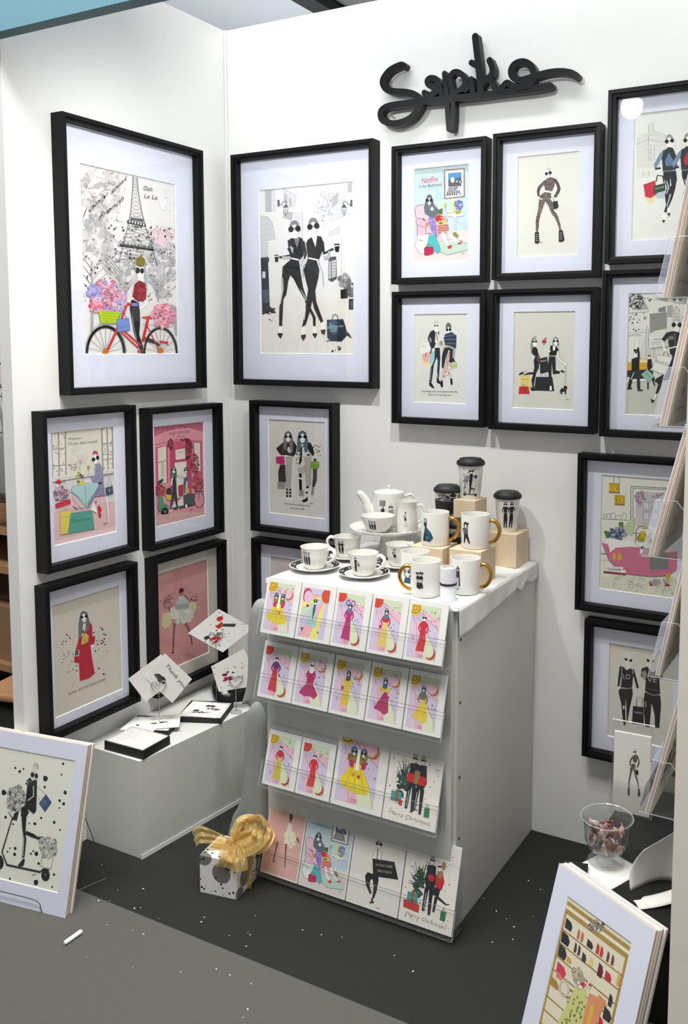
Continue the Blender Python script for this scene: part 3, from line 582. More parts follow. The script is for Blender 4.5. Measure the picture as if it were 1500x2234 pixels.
def art_couple():
    a = Art(.167, .252, (225, 226, 221), [(372, 412), (1090, 398), (1075, 1628), (378, 1605)], 6); N = (34, 40, 48)
    a.poly([(440, 885), (470, 800), (580, 800), (590, 930), (520, 965), (450, 950)], (238, 238, 236)); a.line([(440, 885), (470, 800)], 3, MG); a.ell(487, 850, 14, 14, MG, wob=.3); a.ell(487, 850, 9, 9, (238, 238, 236)); a.line([(524, 825), (524, 880)], 5, MG)
    a.poly([(470, 1040), (560, 1000), (575, 1120), (550, 1142), (490, 1105)], (238, 226, 170)); a.poly([(475, 960), (580, 918), (600, 980), (545, 1085), (490, 1050)], (232, 180, 168)); a.text('S', (515, 1000), (540, 985), 46, (110, 60, 60)); a.poly([(595, 930), (660, 915), (640, 1100), (570, 1085)], (160, 206, 212))
    a.poly([(600, 640), (630, 625), (660, 640), (670, 760), (660, 820), (640, 870), (600, 890), (600, 760), (585, 720)], N); a.line([(605, 650), (565, 740), (590, 820), (610, 880)], [34, 32, 28, 20], N); a.line([(562, 720), (585, 810)], 6, (150, 160, 170)); a.poly([(660, 640), (690, 640), (705, 800), (650, 800)], (238, 238, 236)); a.poly([(690, 625), (708, 650), (706, 710), (690, 660)], N); a.line([(672, 650), (684, 770)], 10, K)
    a.poly([(650, 870), (718, 870), (725, 1000), (720, 1090), (705, 1310), (675, 1310), (690, 1090), (680, 1000), (640, 1100), (610, 1340), (575, 1340), (590, 1160), (645, 1040)], N); a.line([(690, 1040), (680, 1180), (690, 1290)], 10, (150, 166, 176)); a.line([(600, 1120), (590, 1320)], 10, (140, 156, 166)); a.line([(605, 890), (590, 955)], 16, K)
    a.poly([(575, 1340), (605, 1345), (650, 1425), (625, 1425), (578, 1390)], K); a.poly([(675, 1300), (705, 1305), (745, 1360), (725, 1370), (678, 1350)], K)
    a.ell(668, 570, 30, 56, WHITE); a.ell(668, 520, 32, 28, (206, 206, 202)); a.poly([(638, 552), (664, 556), (660, 577), (642, 577)], K); a.poly([(672, 556), (696, 552), (694, 577), (676, 577)], K); a.poly([(640, 620), (690, 620), (700, 650), (650, 650)], WHITE)
    a.poly([(680, 790), (760, 756), (768, 850), (700, 858)], (206, 206, 184)); a.ell(735, 810, 22, 34, (150, 146, 128), wob=.3)
    a.poly([(790, 680), (880, 650), (945, 700), (940, 880), (870, 850), (790, 830), (770, 740)], (48, 62, 80))
    for k in range(6): a.line([(775, 720+k*22), (850, 700+k*26), (940, 690+k*32)], 7, [(110, 134, 156), (30, 40, 54)][k % 2])
    a.poly([(770, 860), (850, 835), (935, 880), (915, 900), (800, 880), (745, 910)], (166, 166, 164)); a.poly([(790, 870), (850, 865), (895, 890), (890, 1090), (860, 1130), (830, 940), (800, 1000), (770, 1160), (745, 1140), (745, 1000), (760, 920)], (34, 38, 46)); a.poly([(895, 890), (930, 880), (920, 1010), (900, 1030)], (168, 168, 166))
    a.poly([(835, 900), (855, 910), (850, 1030), (830, 1150), (880, 1270), (862, 1285), (810, 1190), (760, 1300), (735, 1300), (755, 1190), (790, 1110), (800, 1010)], (222, 190, 180)); a.dots(800, 930, 850, 1150, 40, 3, 6, [(60, 48, 48)]); a.dots(745, 1150, 860, 1280, 24, 3, 6, [(60, 48, 48)])
    a.poly([(735, 1310), (760, 1320), (765, 1400), (740, 1415), (725, 1370)], K); a.poly([(862, 1290), (888, 1290), (893, 1370), (872, 1382), (862, 1340)], K); a.line([(740, 1310), (770, 1330)], 4, MG)
    a.ell(835, 575, 38, 55, (110, 108, 104)); a.ell(835, 625, 28, 42, WHITE); a.ell(818, 620, 18, 22); a.ell(856, 617, 17, 22)
    a.poly([(855, 1075), (950, 1065), (958, 1135), (870, 1158)], (196, 208, 150)); a.line([(855, 1110), (905, 1125), (955, 1100)], 4, (110, 130, 70)); a.line([(870, 1075), (875, 1050), (925, 1050), (935, 1070)], 5, K); a.poly([(870, 1060), (905, 1000), (925, 1060)], K)
    a.text('Sometimes I look at my boyfriend and think...', (480, 1475), (975, 1480), 24, (70, 70, 70)); a.text('Damn, he is one lucky man.', (570, 1520), (875, 1525), 24, (70, 70, 70))
    return a
def art_prada():
    a = Art(.172, .260, (216, 216, 206), [(382, 400), (1118, 380), (1090, 1575), (365, 1552)], 8); HG = (150, 146, 140)
    a.poly([(450, 1160), (570, 1160), (572, 1330), (452, 1330)], (226, 206, 122)); a.text('PRADA', (474, 1222), (548, 1222), 16, (110, 90, 40)); a.ring(512, 1160, 18, 50, 4, DG, 180, 360, 10)
    a.poly([(640, 1182), (838, 1182), (862, 1355), (615, 1350)], (30, 32, 34)); a.ring(733, 1190, 30, 55, 8, MG, 180, 360, 12); a.ring(733, 1190, 30, 55, 3, K, 180, 360, 12)
    a.poly([(685, 960), (775, 935), (800, 1120), (690, 1145)], (32, 34, 36)); a.text('PRADA', (694, 1004), (768, 990), 20, (226, 226, 222)); a.ring(718, 945, 18, 26, 4, MG, 180, 360, 10)
    a.poly([(595, 830), (625, 812), (660, 845), (665, 890), (680, 920), (640, 935), (600, 912), (580, 890)], K); a.line([(590, 910), (600, 940), (650, 985)], [18, 16, 12], WHITE); a.line([(585, 912), (640, 980)], 2.5, DG)
    a.poly([(630, 935), (685, 925), (690, 1000), (665, 1090), (640, 1150), (615, 1280), (625, 1340), (598, 1330), (585, 1220), (605, 1150), (620, 1060), (612, 985)], (28, 30, 32)); a.line([(625, 1140), (560, 1140), (500, 1160)], [30, 26, 12], (28, 30, 32)); a.poly([(432, 1168), (440, 1140), (480, 1120), (495, 1155), (470, 1150), (455, 1160)], K); a.poly([(570, 1300), (600, 1320), (632, 1350), (600, 1355), (580, 1350)], K)
    a.blob(668, 958, 16, 28, 14, 6, 10, [(180, 60, 90), (120, 40, 60), (40, 90, 70)]); a.line([(678, 990), (672, 1080), (640, 1140)], [6, 7, 4], (70, 110, 104))
    a.poly([(590, 720), (615, 695), (645, 720), (640, 745), (600, 760), (605, 830), (580, 880), (570, 810)], HG); a.ell(625, 775, 24, 44, WHITE); a.ell(608, 755, 14, 14); a.ell(640, 753, 14, 14); a.ell(632, 692, 12, 8, HG); a.line([(588, 780), (582, 860), (600, 900)], 8, HG)
    a.poly([(815, 800), (850, 795), (890, 810), (920, 850), (905, 870), (880, 920), (800, 920), (810, 850)], K); a.poly([(845, 800), (880, 810), (866, 860), (845, 860)], WHITE)
    a.line([(815, 870), (760, 860), (735, 780)], [20, 18, 12], WHITE); a.line([(800, 900), (755, 845), (738, 790)], 3, DG); a.line([(900, 870), (910, 960), (990, 1020)], [20, 18, 12], WHITE); a.line([(918, 870), (922, 940), (1000, 1015)], 3, DG); a.line([(895, 880), (898, 960), (980, 1030)], 3, DG)
    a.poly([(800, 930), (875, 930), (880, 1000), (878, 1100), (935, 1115), (925, 1140), (845, 1150), (832, 1010), (828, 1160), (830, 1290), (806, 1290), (790, 1150), (788, 1010)], (28, 30, 32)); a.line([(795, 925), (875, 930)], 14, HG); a.poly([(930, 1110), (955, 1095), (992, 1120), (975, 1132)], K); a.poly([(808, 1290), (828, 1290), (832, 1340), (818, 1362), (804, 1345)], WHITE); a.poly([(804, 1345), (832, 1345), (820, 1364)], K)
    a.poly([(845, 720), (880, 685), (912, 715), (925, 780), (915, 815), (885, 800), (850, 800), (838, 780)], HG); a.ell(878, 760, 24, 44, WHITE); a.ell(860, 745, 15, 15); a.ell(898, 745, 15, 15)
    a.blob(738, 755, 22, 22, 14, 7, 12, [(200, 70, 96), (170, 50, 76)]); a.dots(715, 700, 765, 745, 6, 5, 8, [(190, 70, 90), DG]); a.ell(738, 785, 10, 8, (90, 90, 60))
    a.line([(1000, 1020), (1000, 1160), (994, 1290)], 4, DG); a.ell(996, 1024, 14, 14, WHITE)
    a.poly([(428, 1390), (440, 1300), (550, 1300), (565, 1392)], (190, 44, 48)); a.ring(492, 1300, 15, 26, 5, DG, 180, 360, 10); a.text('GUCCI', (468, 1342), (522, 1342), 14, (110, 20, 24))
    a.poly([(975, 1290), (1015, 1290), (1018, 1320), (1005, 1345), (1003, 1392), (990, 1392), (985, 1360), (960, 1360), (955, 1390), (942, 1390), (940, 1360), (928, 1395), (932, 1340), (950, 1315), (975, 1320)], K); a.line([(975, 1330), (1005, 1330)], 5, (190, 40, 50)); a.line([(1000, 1455), (1040, 1455)], 7, DG)
    return a
def art_harrods():
    a = Art(.198, .312, (228, 230, 224), [(416, 448), (1321, 342), (1272, 1800), (380, 1845)], 10); E = (204, 205, 200)
    a.poly([(430, 720), (560, 660), (640, 620), (770, 680), (770, 1000), (640, 1040), (430, 1040)], (220, 221, 216))
    for k in range(7): a.line([(430, 720+k*50), (570, 670+k*55), (770, 690+k*50)], 4, E)
    for k in range(12): a.line([(440+k*28, 700-abs(k-5)*4), (440+k*28, 1150)], 3, E)
    for k in range(14): a.line([(450+k*22, 680-k*2), (462+k*22, 610+abs(k-7)*10), (474+k*22, 680)], 3, MG)
    a.line([(430, 780), (560, 720), (640, 740), (770, 760)], 5, MG); a.poly([(560, 545), (625, 520), (630, 660), (560, 665)], (214, 215, 210)); a.line([(565, 560), (565, 640)], 4, MG); a.line([(620, 530), (628, 640)], 4, MG)
    a.line([(565, 680), (572, 965)], 4, DG); a.line([(628, 780), (625, 960)], 4, DG); a.poly([(572, 760), (624, 770), (622, 970), (574, 970)], (232, 233, 228))
    for i, ch in enumerate('HARRODS'): a.text(ch, (584, 798+i*27), (608, 800+i*27), 20, K)
    a.ell(517, 1112, 22, 20, MG); a.ell(517, 1112, 17, 15, (228, 230, 224)); a.line([(568, 1078), (568, 1138)], 7, MG)
    for k in range(6): a.line([(870+k*60, 730), (870+k*60, 1000)], 4, E)
    a.poly([(495, 1320), (600, 1360), (645, 1330), (610, 1438), (545, 1410)], (226, 220, 170)); a.poly([(508, 1225), (640, 1178), (662, 1330), (590, 1375), (530, 1360)], (196, 40, 62)); a.poly([(620, 1240), (750, 1205), (755, 1290), (625, 1330)], (36, 74, 62)); a.text('Harrods', (642, 1282), (738, 1255), 24, (190, 196, 150)); a.poly([(650, 1330), (745, 1295), (735, 1380), (645, 1370)], (176, 202, 208)); a.line([(650, 1190), (665, 1120), (725, 1130), (735, 1200)], 14, (30, 34, 36))
    for dx, red in ((0, False), (205, True)):
        N = (38, 44, 54); X = lambda pts: [(x+dx, y-dx*.06) for x, y in pts]
        a.poly(X([(760, 830), (790, 800), (840, 820), (870, 900), (885, 1010), (865, 1060), (725, 1080), (715, 940), (640, 1010), (680, 910), (720, 850)]), N); a.poly(X([(690, 880), (730, 850), (715, 930), (670, 1010), (635, 1060), (625, 1000)]), (120, 140, 160)); a.poly(X([(750, 960), (790, 870), (840, 950), (845, 1010), (760, 1020)]), (176, 40, 50) if red else (92, 120, 150)); a.line(X([(640, 1050), (700, 1040)]), 22, N); a.line(X([(725, 1078), (870, 1068)]), 8, (170, 172, 176))
        a.poly(X([(730, 1080), (870, 1070), (882, 1160), (860, 1280), (830, 1380), (790, 1470), (765, 1535), (738, 1530), (760, 1450), (745, 1340), (770, 1260), (730, 1140)]), (32, 34, 40)); a.line(X([(765, 1180), (790, 1260), (765, 1330)]), [10, 16, 8], (196, 206, 212)); a.line(X([(810, 1330), (770, 1470)]), [16, 10], (190, 200, 206)); a.line(X([(808, 1160), (812, 1240)]), [4, 14], WHITE)
        a.poly(X([(725, 1540), (755, 1540), (752, 1620), (733, 1655), (713, 1620)]), WHITE); a.poly(X([(713, 1618), (752, 1618), (734, 1656)]), K); a.poly(X([(775, 1480), (800, 1480), (810, 1545), (793, 1582), (773, 1550)]), WHITE); a.poly(X([(773, 1542), (810, 1538), (794, 1584)]), K)
        a.head(798+dx, 740-dx*.06, 38, (150, 152, 152), 'bob', gr=22, tilt=.18)
    return a
def art_gucci(quad=[(422, 429), (1340, 408), (1292, 1865), (386, 1828)], w=.196, h=.309, seed=12):
    a = Art(w, h, (222, 223, 213), quad, seed); P = (198, 200, 190)
    a.poly([(380, 1460), (1300, 1420), (1300, 1865), (380, 1835)], (202, 204, 192))
    a.poly([(430, 650), (650, 640), (650, 1440), (400, 1440)], (228, 229, 221)); a.line([(415, 650), (650, 640)], 5, DG); a.line([(415, 700), (655, 690)], 4, MG); a.line([(400, 880), (650, 875)], 8, MG)
    for k in range(6): a.line([(440+k*36, 720), (436+k*36, 860)], 3, MG)
    a.poly([(585, 500), (640, 610), (540, 620), (520, 560)], (170, 171, 165)); a.line([(585, 500), (645, 615)], 5, DG)
    for x in (480, 540, 570, 600, 650): a.line([(x, 940), (x-10, 1170)], 4, MG)
    for k in range(5): a.ell(575, 965+k*44, 12, 20, P, n=10); a.ell(575, 965+k*44, 8, 15, (228, 229, 221), n=10)
    a.poly([(612, 850), (630, 790), (650, 850), (645, 1170), (605, 1170)], (214, 215, 207)); a.line([(612, 1170), (616, 850), (630, 800), (646, 850), (640, 1170)], 4, DG)
    a.text('UITTON', (412, 930), (560, 920), 28, DG)
    a.poly([(660, 660), (860, 640), (860, 830), (720, 860), (660, 890)], (150, 151, 146)); a.poly([(760, 600), (845, 570), (845, 640), (760, 640)], (130, 131, 127)); a.poly([(862, 565), (930, 555), (930, 700), (862, 700)], (168, 169, 163))
    for k in range(9): a.line([(660, 670+k*24), (860, 655+k*22)], 3, (120, 121, 118))
    a.poly([(920, 720), (930, 620), (970, 560), (1015, 620), (1030, 820), (930, 830)], (206, 207, 199)); a.ring(970, 640, 34, 60, 5, DG, 180, 360, 12)
    for k in range(4):
        for j in range(3): a.ell(945+j*24, 660+k*32, 8, 11, DG, n=8); a.ell(945+j*24, 660+k*32, 5, 8, (222, 223, 213), n=8)
    a.poly([(1035, 690), (1300, 660), (1300, 1000), (1035, 830)], (178, 179, 173)); a.line([(660, 960), (800, 955)], 4, DG); a.text('OUT  TAG', (690, 1018), (880, 1008), 32, MG); a.ell(680, 945, 26, 24, (232, 233, 226)); a.poly([(665, 1060), (880, 1030), (880, 1060), (665, 1075)], (170, 171, 165))
    for x in (665, 700, 720): a.line([(x, 1060), (x, 1180)], 8, (176, 177, 171))
    a.blob(500, 520, 90, 100, 110, 5, 13, [DG, (110, 111, 108), (150, 151, 146), K]); a.dots(430, 640, 700, 720, 20, 5, 10, [DG, MG]); a.dots(420, 720, 560, 870, 9, 6, 11, [DG, K]); a.dots(560, 450, 690, 510, 6, 6, 11, [DG])
    a.poly([(395, 1220), (440, 1225), (540, 1180), (640, 1180), (650, 1310), (395, 1330)], (214, 168, 52)); a.poly([(555, 1190), (630, 1190), (630, 1230), (545, 1230)], (230, 222, 190)); a.poly([(395, 1320), (640, 1310), (700, 1330), (690, 1415), (395, 1450)], (40, 42, 48)); a.line([(395, 1440), (650, 1430)], 30, (232, 233, 226)); a.ell(415, 1410, 14, 14, WHITE)
    a.poly([(450, 1190), (500, 1170), (540, 1190), (540, 1310), (530, 1330), (450, 1330)], K); a.line([(530, 1190), (532, 1110), (515, 1080)], [30, 22, 26], K); a.blob(510, 1085, 28, 30, 14, 8, 14, [K, (40, 40, 42)]); a.ell(497, 1150, 24, 20, WHITE); a.line([(470, 1320), (440, 1430), (418, 1530)], [44, 40, 30], K); a.line([(525, 1320), (532, 1540)], [40, 34], (44, 44, 46)); a.line([(480, 1340), (440, 1430)], 10, (206, 207, 199)); a.line([(400, 1535), (455, 1528)], 16, K); a.line([(518, 1552), (580, 1550)], 14, K)
    a.poly([(640, 1190), (680, 1190), (690, 1280), (660, 1310), (720, 1420), (700, 1460), (650, 1330), (640, 1330), (630, 1260)], K); a.ell(660, 1165, 14, 20, WHITE); a.ell(650, 1152, 9, 9); a.ell(668, 1150, 9, 9); a.line([(640, 1330), (640, 1540)], [22, 14], K); a.line([(690, 1420), (720, 1500)], [18, 14], K)
    a.poly([(560, 1365), (635, 1310), (718, 1390), (640, 1460)], (146, 192, 170)); a.line([(610, 1350), (670, 1405)], 8, (80, 130, 108))
    N = (40, 40, 40)
    a.poly([(865, 880), (910, 865), (980, 865), (1015, 890), (1025, 960), (985, 1050), (985, 1180), (900, 1130), (880, 1010)], N); a.poly([(870, 925), (935, 915), (945, 955), (885, 970)], (120, 120, 118)); a.line([(955, 880), (955, 1050)], 4, MG); a.line([(880, 890), (815, 970)], [50, 40], N); a.line([(815, 985), (830, 1070), (870, 1120)], [28, 24, 18], WHITE); a.line([(885, 1062), (985, 1042)], 14, WHITE)
    a.poly([(930, 1120), (1010, 1100), (1040, 1260), (900, 1420), (810, 1440), (720, 1460), (730, 1420), (860, 1340)], N); a.poly([(720, 1430), (810, 1430), (805, 1490), (750, 1590), (728, 1590), (760, 1480)], N); a.line([(735, 1600), (705, 1670)], [24, 18], WHITE); a.poly([(675, 1650), (700, 1665), (722, 1660), (700, 1695), (680, 1695)], N)
    a.poly([(760, 1140), (928, 1165), (840, 1375), (680, 1310)], (236, 236, 230)); a.line([(760, 1140), (928, 1165), (840, 1375), (680, 1310), (760, 1140)], 4, DG); a.text('GUCCI', (732, 1228), (880, 1275), 36, (60, 60, 58)); a.ring(848, 1150, 30, 50, 5, DG, 180, 360, 10)
    a.head(975, 790, 44, (190, 190, 184), 'bob', gr=25, tilt=-.02)
    return a
def art_girls():
    a = Art(.213, .301, (221, 220, 210), [(247, 268), (825, 295), (820, 1290), (255, 1230)], 14); S = (206, 205, 200)
    a.poly([(360, 740), (415, 740), (420, 920), (345, 920), (340, 820)], (50, 48, 48)); a.poly([(335, 910), (418, 925), (410, 995), (332, 988)], (150, 150, 146)); a.poly([(700, 780), (745, 775), (740, 900), (715, 970), (690, 970), (700, 860)], (56, 56, 56)); a.poly([(685, 970), (715, 980), (705, 1055), (678, 1050)], (150, 150, 146)); a.poly([(557, 1000), (603, 1000), (603, 1068), (555, 1062)], (150, 150, 146))
    a.poly([(320, 570), (400, 500), (440, 490), (500, 490), (535, 545), (525, 620), (500, 655), (430, 640), (370, 640), (350, 620)], (34, 33, 34)); a.poly([(440, 560), (480, 545), (485, 600), (455, 620), (435, 590)], (230, 229, 222)); a.dots(440, 555, 482, 610, 14, 2.5, 4, [K])
    a.poly([(420, 650), (495, 655), (480, 800), (470, 980), (415, 980), (425, 800)], S)
    for k in range(5): a.line([(430+k*13, 655), (422+k*11, 978)], 4, (90, 90, 88))
    for x in (432, 464): a.line([(x, 985), (x, 1075)], 22, K); a.line([(x-8, 1010), (x+8, 1010)], 7, WHITE); a.line([(x-8, 1045), (x+8, 1045)], 7, WHITE); a.ell(x, 1090, 14, 14, WHITE)
    a.poly([(690, 510), (750, 560), (785, 590), (775, 640), (735, 660), (705, 610)], (236, 235, 228)); a.dots(690, 530, 780, 645, 40, 4, 6, [K]); a.poly([(530, 620), (570, 600), (560, 740), (520, 740)], (236, 235, 228)); a.dots(522, 620, 565, 735, 24, 4, 6, [K])
    a.poly([(640, 500), (680, 510), (715, 600), (705, 650), (660, 600), (600, 640), (560, 590)], (38, 38, 40)); a.poly([(570, 560), (640, 550), (670, 620), (640, 660), (600, 650)], (226, 225, 218)); a.poly([(575, 540), (592, 560), (585, 700), (562, 745), (555, 730), (570, 650)], K)
    a.poly([(600, 650), (690, 650), (695, 800), (680, 960), (625, 960), (635, 820), (560, 840), (520, 820), (540, 770), (620, 740)], S)
    for k in range(5): a.line([(620+k*15, 655), (632+k*11, 958)], 4, (90, 90, 88))
    for k in range(4): a.line([(530, 790+k*15), (630, 752+k*18)], 4, (90, 90, 88))
    a.poly([(495, 660), (525, 640), (530, 740), (560, 850), (500, 840), (488, 760)], (222, 221, 213)); a.line([(570, 830), (572, 1000)], 28, K); a.line([(548, 870), (598, 890)], 16, WHITE); a.line([(630, 970), (660, 970)], 18, K); a.line([(622, 1025), (646, 1025)], 16, K); a.poly([(585, 1105), (620, 1090), (640, 1065), (648, 1105), (620, 1122), (590, 1122)], K); a.line([(640, 640), (670, 630)], 16, K)
    a.poly([(320, 655), (405, 650), (412, 720), (395, 742), (322, 725)], (196, 32, 116)); a.line([(360, 690), (400, 700)], 5, (120, 10, 70)); a.line([(345, 655), (350, 635)], 10, WHITE)
    a.poly([(680, 705), (765, 700), (770, 770), (682, 778)], (126, 168, 50)); a.line([(680, 740), (725, 750), (768, 735)], 4, (70, 100, 30)); a.poly([(705, 700), (715, 670), (735, 675), (740, 700)], K)
    a.head(446, 445, 30, (110, 110, 112), 'long', gr=18); a.head(595, 447, 34, (84, 104, 116), 'long', gr=18); a.poly([(545, 480), (565, 470), (580, 560), (540, 620)], (90, 112, 124)); a.poly([(625, 470), (650, 500), (640, 590), (610, 590)], (90, 112, 124))
    a.text('Good girls are bad girls that', (408, 1145), (670, 1170), 17, (90, 90, 88)); a.text('never get caught', (462, 1190), (612, 1200), 17, (90, 90, 88)); a.line([(668, 1136), (700, 1140)], 5, DG)
    return a
def art_plain_pink():
    a = Art(.212, .302, (212, 206, 202)); a.poly([(10, 12), (90, 12), (90, 138), (10, 138)], (214, 200, 196)); a.head(50, 55, 5, (60, 60, 64), 'long'); a.poly([(42, 66), (58, 66), (64, 120), (36, 120)], (150, 60, 90)); return a
def art_bath():
    a = Art(.202, .305, (230, 231, 218), [(391, 431), (1342, 501), (1297, 1940), (359, 1814)], 15); PK = (206, 116, 146)
    for x, y, cx in ((473, 530, 537), (541, 678, 600)):
        a.line([(cx, 440), (cx, y)], 6, DG); a.poly([(x, y), (x+130, y+8), (x+126, y+130), (x+4, y+125)], (206, 178, 30)); a.dots(x+10, y+12, x+120, y+110, 26, 5, 10, [(160, 136, 20), (230, 206, 60)]); a.line([(x, y+4), (x+130, y+10)], 6, (120, 96, 60)); a.line([(x+2, y+112), (x+126, y+122)], 16, (140, 106, 84))
    a.line([(395, 968), (710, 985)], 6, DG); a.line([(410, 908), (490, 910), (490, 965)], 4, DG); a.line([(410, 908), (410, 965)], 4, DG); a.ell(445, 940, 9, 9, DG)
    for x in (522, 660): a.line([(x-24, 968), (x-24, 915), (x-14, 898), (x+18, 898), (x+26, 915), (x+26, 972)], 4, DG)
    a.line([(560, 970), (560, 925), (612, 925), (612, 972)], 4, DG)
    a.line([(742, 1000), (742, 570), (1300, 600)], 8, DG); a.line([(768, 1000), (768, 592), (1300, 620)], 7, DG); a.poly([(805, 630), (1280, 660), (1280, 1090), (805, 1060)], (206, 200, 204)); a.blob(860, 720, 60, 90, 60, 8, 20, [(170, 150, 160), (190, 172, 180), (150, 134, 146)]); a.blob(1100, 690, 90, 40, 40, 8, 18, [(180, 164, 172), (160, 146, 156)])
    a.poly([(880, 740), (1080, 750), (1080, 1040), (880, 1030)], (196, 194, 200))
    for x in (900, 1010):
        for y in (765, 890): a.poly([(x, y), (x+62, y+4), (x+62, y+86), (x, y+82)], (226, 226, 230)); a.line([(x, y), (x+62, y+4), (x+62, y+86), (x, y+82), (x, y)], 4, DG); a.line([(x+31, y), (x+31, y+84)], 4, DG)
    a.line([(880, 870), (1080, 880)], 10, MG); a.line([(760, 1140), (1040, 1155)], 10, MG)
    a.poly([(640, 1080), (720, 990), (800, 950), (790, 1040), (760, 1180), (700, 1150)], (190, 206, 166)); a.poly([(590, 1010), (650, 1005), (650, 1080), (600, 1070)], (90, 130, 70)); a.poly([(410, 1115), (480, 1120), (490, 1220), (440, 1200)], (90, 130, 70)); a.blob(585, 1150, 110, 80, 90, 8, 22, [(96, 110, 136), (130, 144, 170), (160, 172, 192), (70, 82, 106)])
    a.poly([(810, 1200), (850, 1150), (990, 1170), (1000, 1250), (830, 1240)], (160, 156, 60)); a.poly([(865, 1115), (912, 1120), (910, 1210), (865, 1200)], (214, 176, 30)); a.line([(800, 1250), (805, 1100), (850, 1055), (940, 1070), (985, 1110)], 8, (130, 120, 70)); a.ell(980, 1118, 18, 22, (200, 180, 60)); a.line([(880, 1075), (945, 1070)], 22, (206, 186, 70))
    a.poly([(390, 1255), (440, 1250), (520, 1300), (900, 1320), (1200, 1330), (1370, 1360), (1330, 1520), (1290, 1600), (1200, 1660), (1000, 1680), (690, 1640), (560, 1560), (470, 1470), (420, 1340)], PK); a.line([(390, 1258), (425, 1340), (475, 1475), (565, 1562), (700, 1642), (1000, 1678), (1200, 1660)], 5, (120, 70, 90)); a.line([(540, 1540), (800, 1610), (1100, 1620)], 4, (170, 84, 112))
    a.poly([(400, 1235), (480, 1200), (620, 1230), (760, 1240), (900, 1290), (1040, 1290), (1370, 1350), (1200, 1380), (1000, 1330), (760, 1310), (560, 1320), (490, 1380), (470, 1290)], (240, 240, 234)); a.line([(390, 1255), (470, 1275)], 14, (230, 206, 212))
    a.line([(770, 1250), (850, 1310), (905, 1330)], 4, DG); a.ell(890, 1325, 28, 22, (80, 60, 60)); a.poly([(860, 1330), (885, 1340), (880, 1390), (850, 1390)], WHITE)
    for x in (540, 606): a.ell(x, 1430, 24, 46, (214, 176, 50)); a.line([(x, 1470), (x, 1530)], 5, (206, 150, 80))
    a.poly([(420, 1550), (650, 1555), (650, 1585), (420, 1580)], (226, 226, 220)); a.poly([(410, 1582), (680, 1595), (682, 1632), (410, 1615)], (240, 240, 234)); a.text('VOGUE', (470, 1605), (615, 1612), 34, DG); a.line([(408, 1615), (682, 1645)], 22, (150, 40, 56)); a.line([(380, 1390), (450, 1395)], 8, DG); a.line([(380, 1465), (470, 1475)], 4, MG)
    a.poly([(970, 1420), (1200, 1380), (1205, 1590), (975, 1590)], (126, 128, 128))
    for k in range(5): a.line([(972, 1450+k*28), (1204, 1425+k*30)], 3, (100, 102, 102))
    a.poly([(365, 1680), (700, 1660), (1290, 1700), (1297, 1940), (359, 1814)], (222, 222, 204))
    for _ in range(60):
        x, y = a.r.uniform(380, 1280), a.r.uniform(1690, 1900); q = a.r.uniform(14, 34); a.ring(x, y, q, q*.6, 4, a.r.choice([(160, 160, 130), (180, 180, 152), (130, 130, 106)]), a.r.uniform(0, 180), a.r.uniform(240, 400), 8)
    a.poly([(970, 1740), (1040, 1700), (1110, 1720), (1060, 1790), (985, 1785)], (170, 160, 162)); a.poly([(1130, 1700), (1200, 1740), (1220, 1780), (1160, 1790)], (170, 160, 162)); a.poly([(965, 1740), (1000, 1765), (1010, 1790), (975, 1785)], (170, 40, 44)); a.poly([(1170, 1760), (1220, 1775), (1210, 1795), (1160, 1785)], (170, 40, 44)); a.poly([(1165, 1640), (1230, 1630), (1200, 1730), (1180, 1720)], (200, 170, 40))
    return a
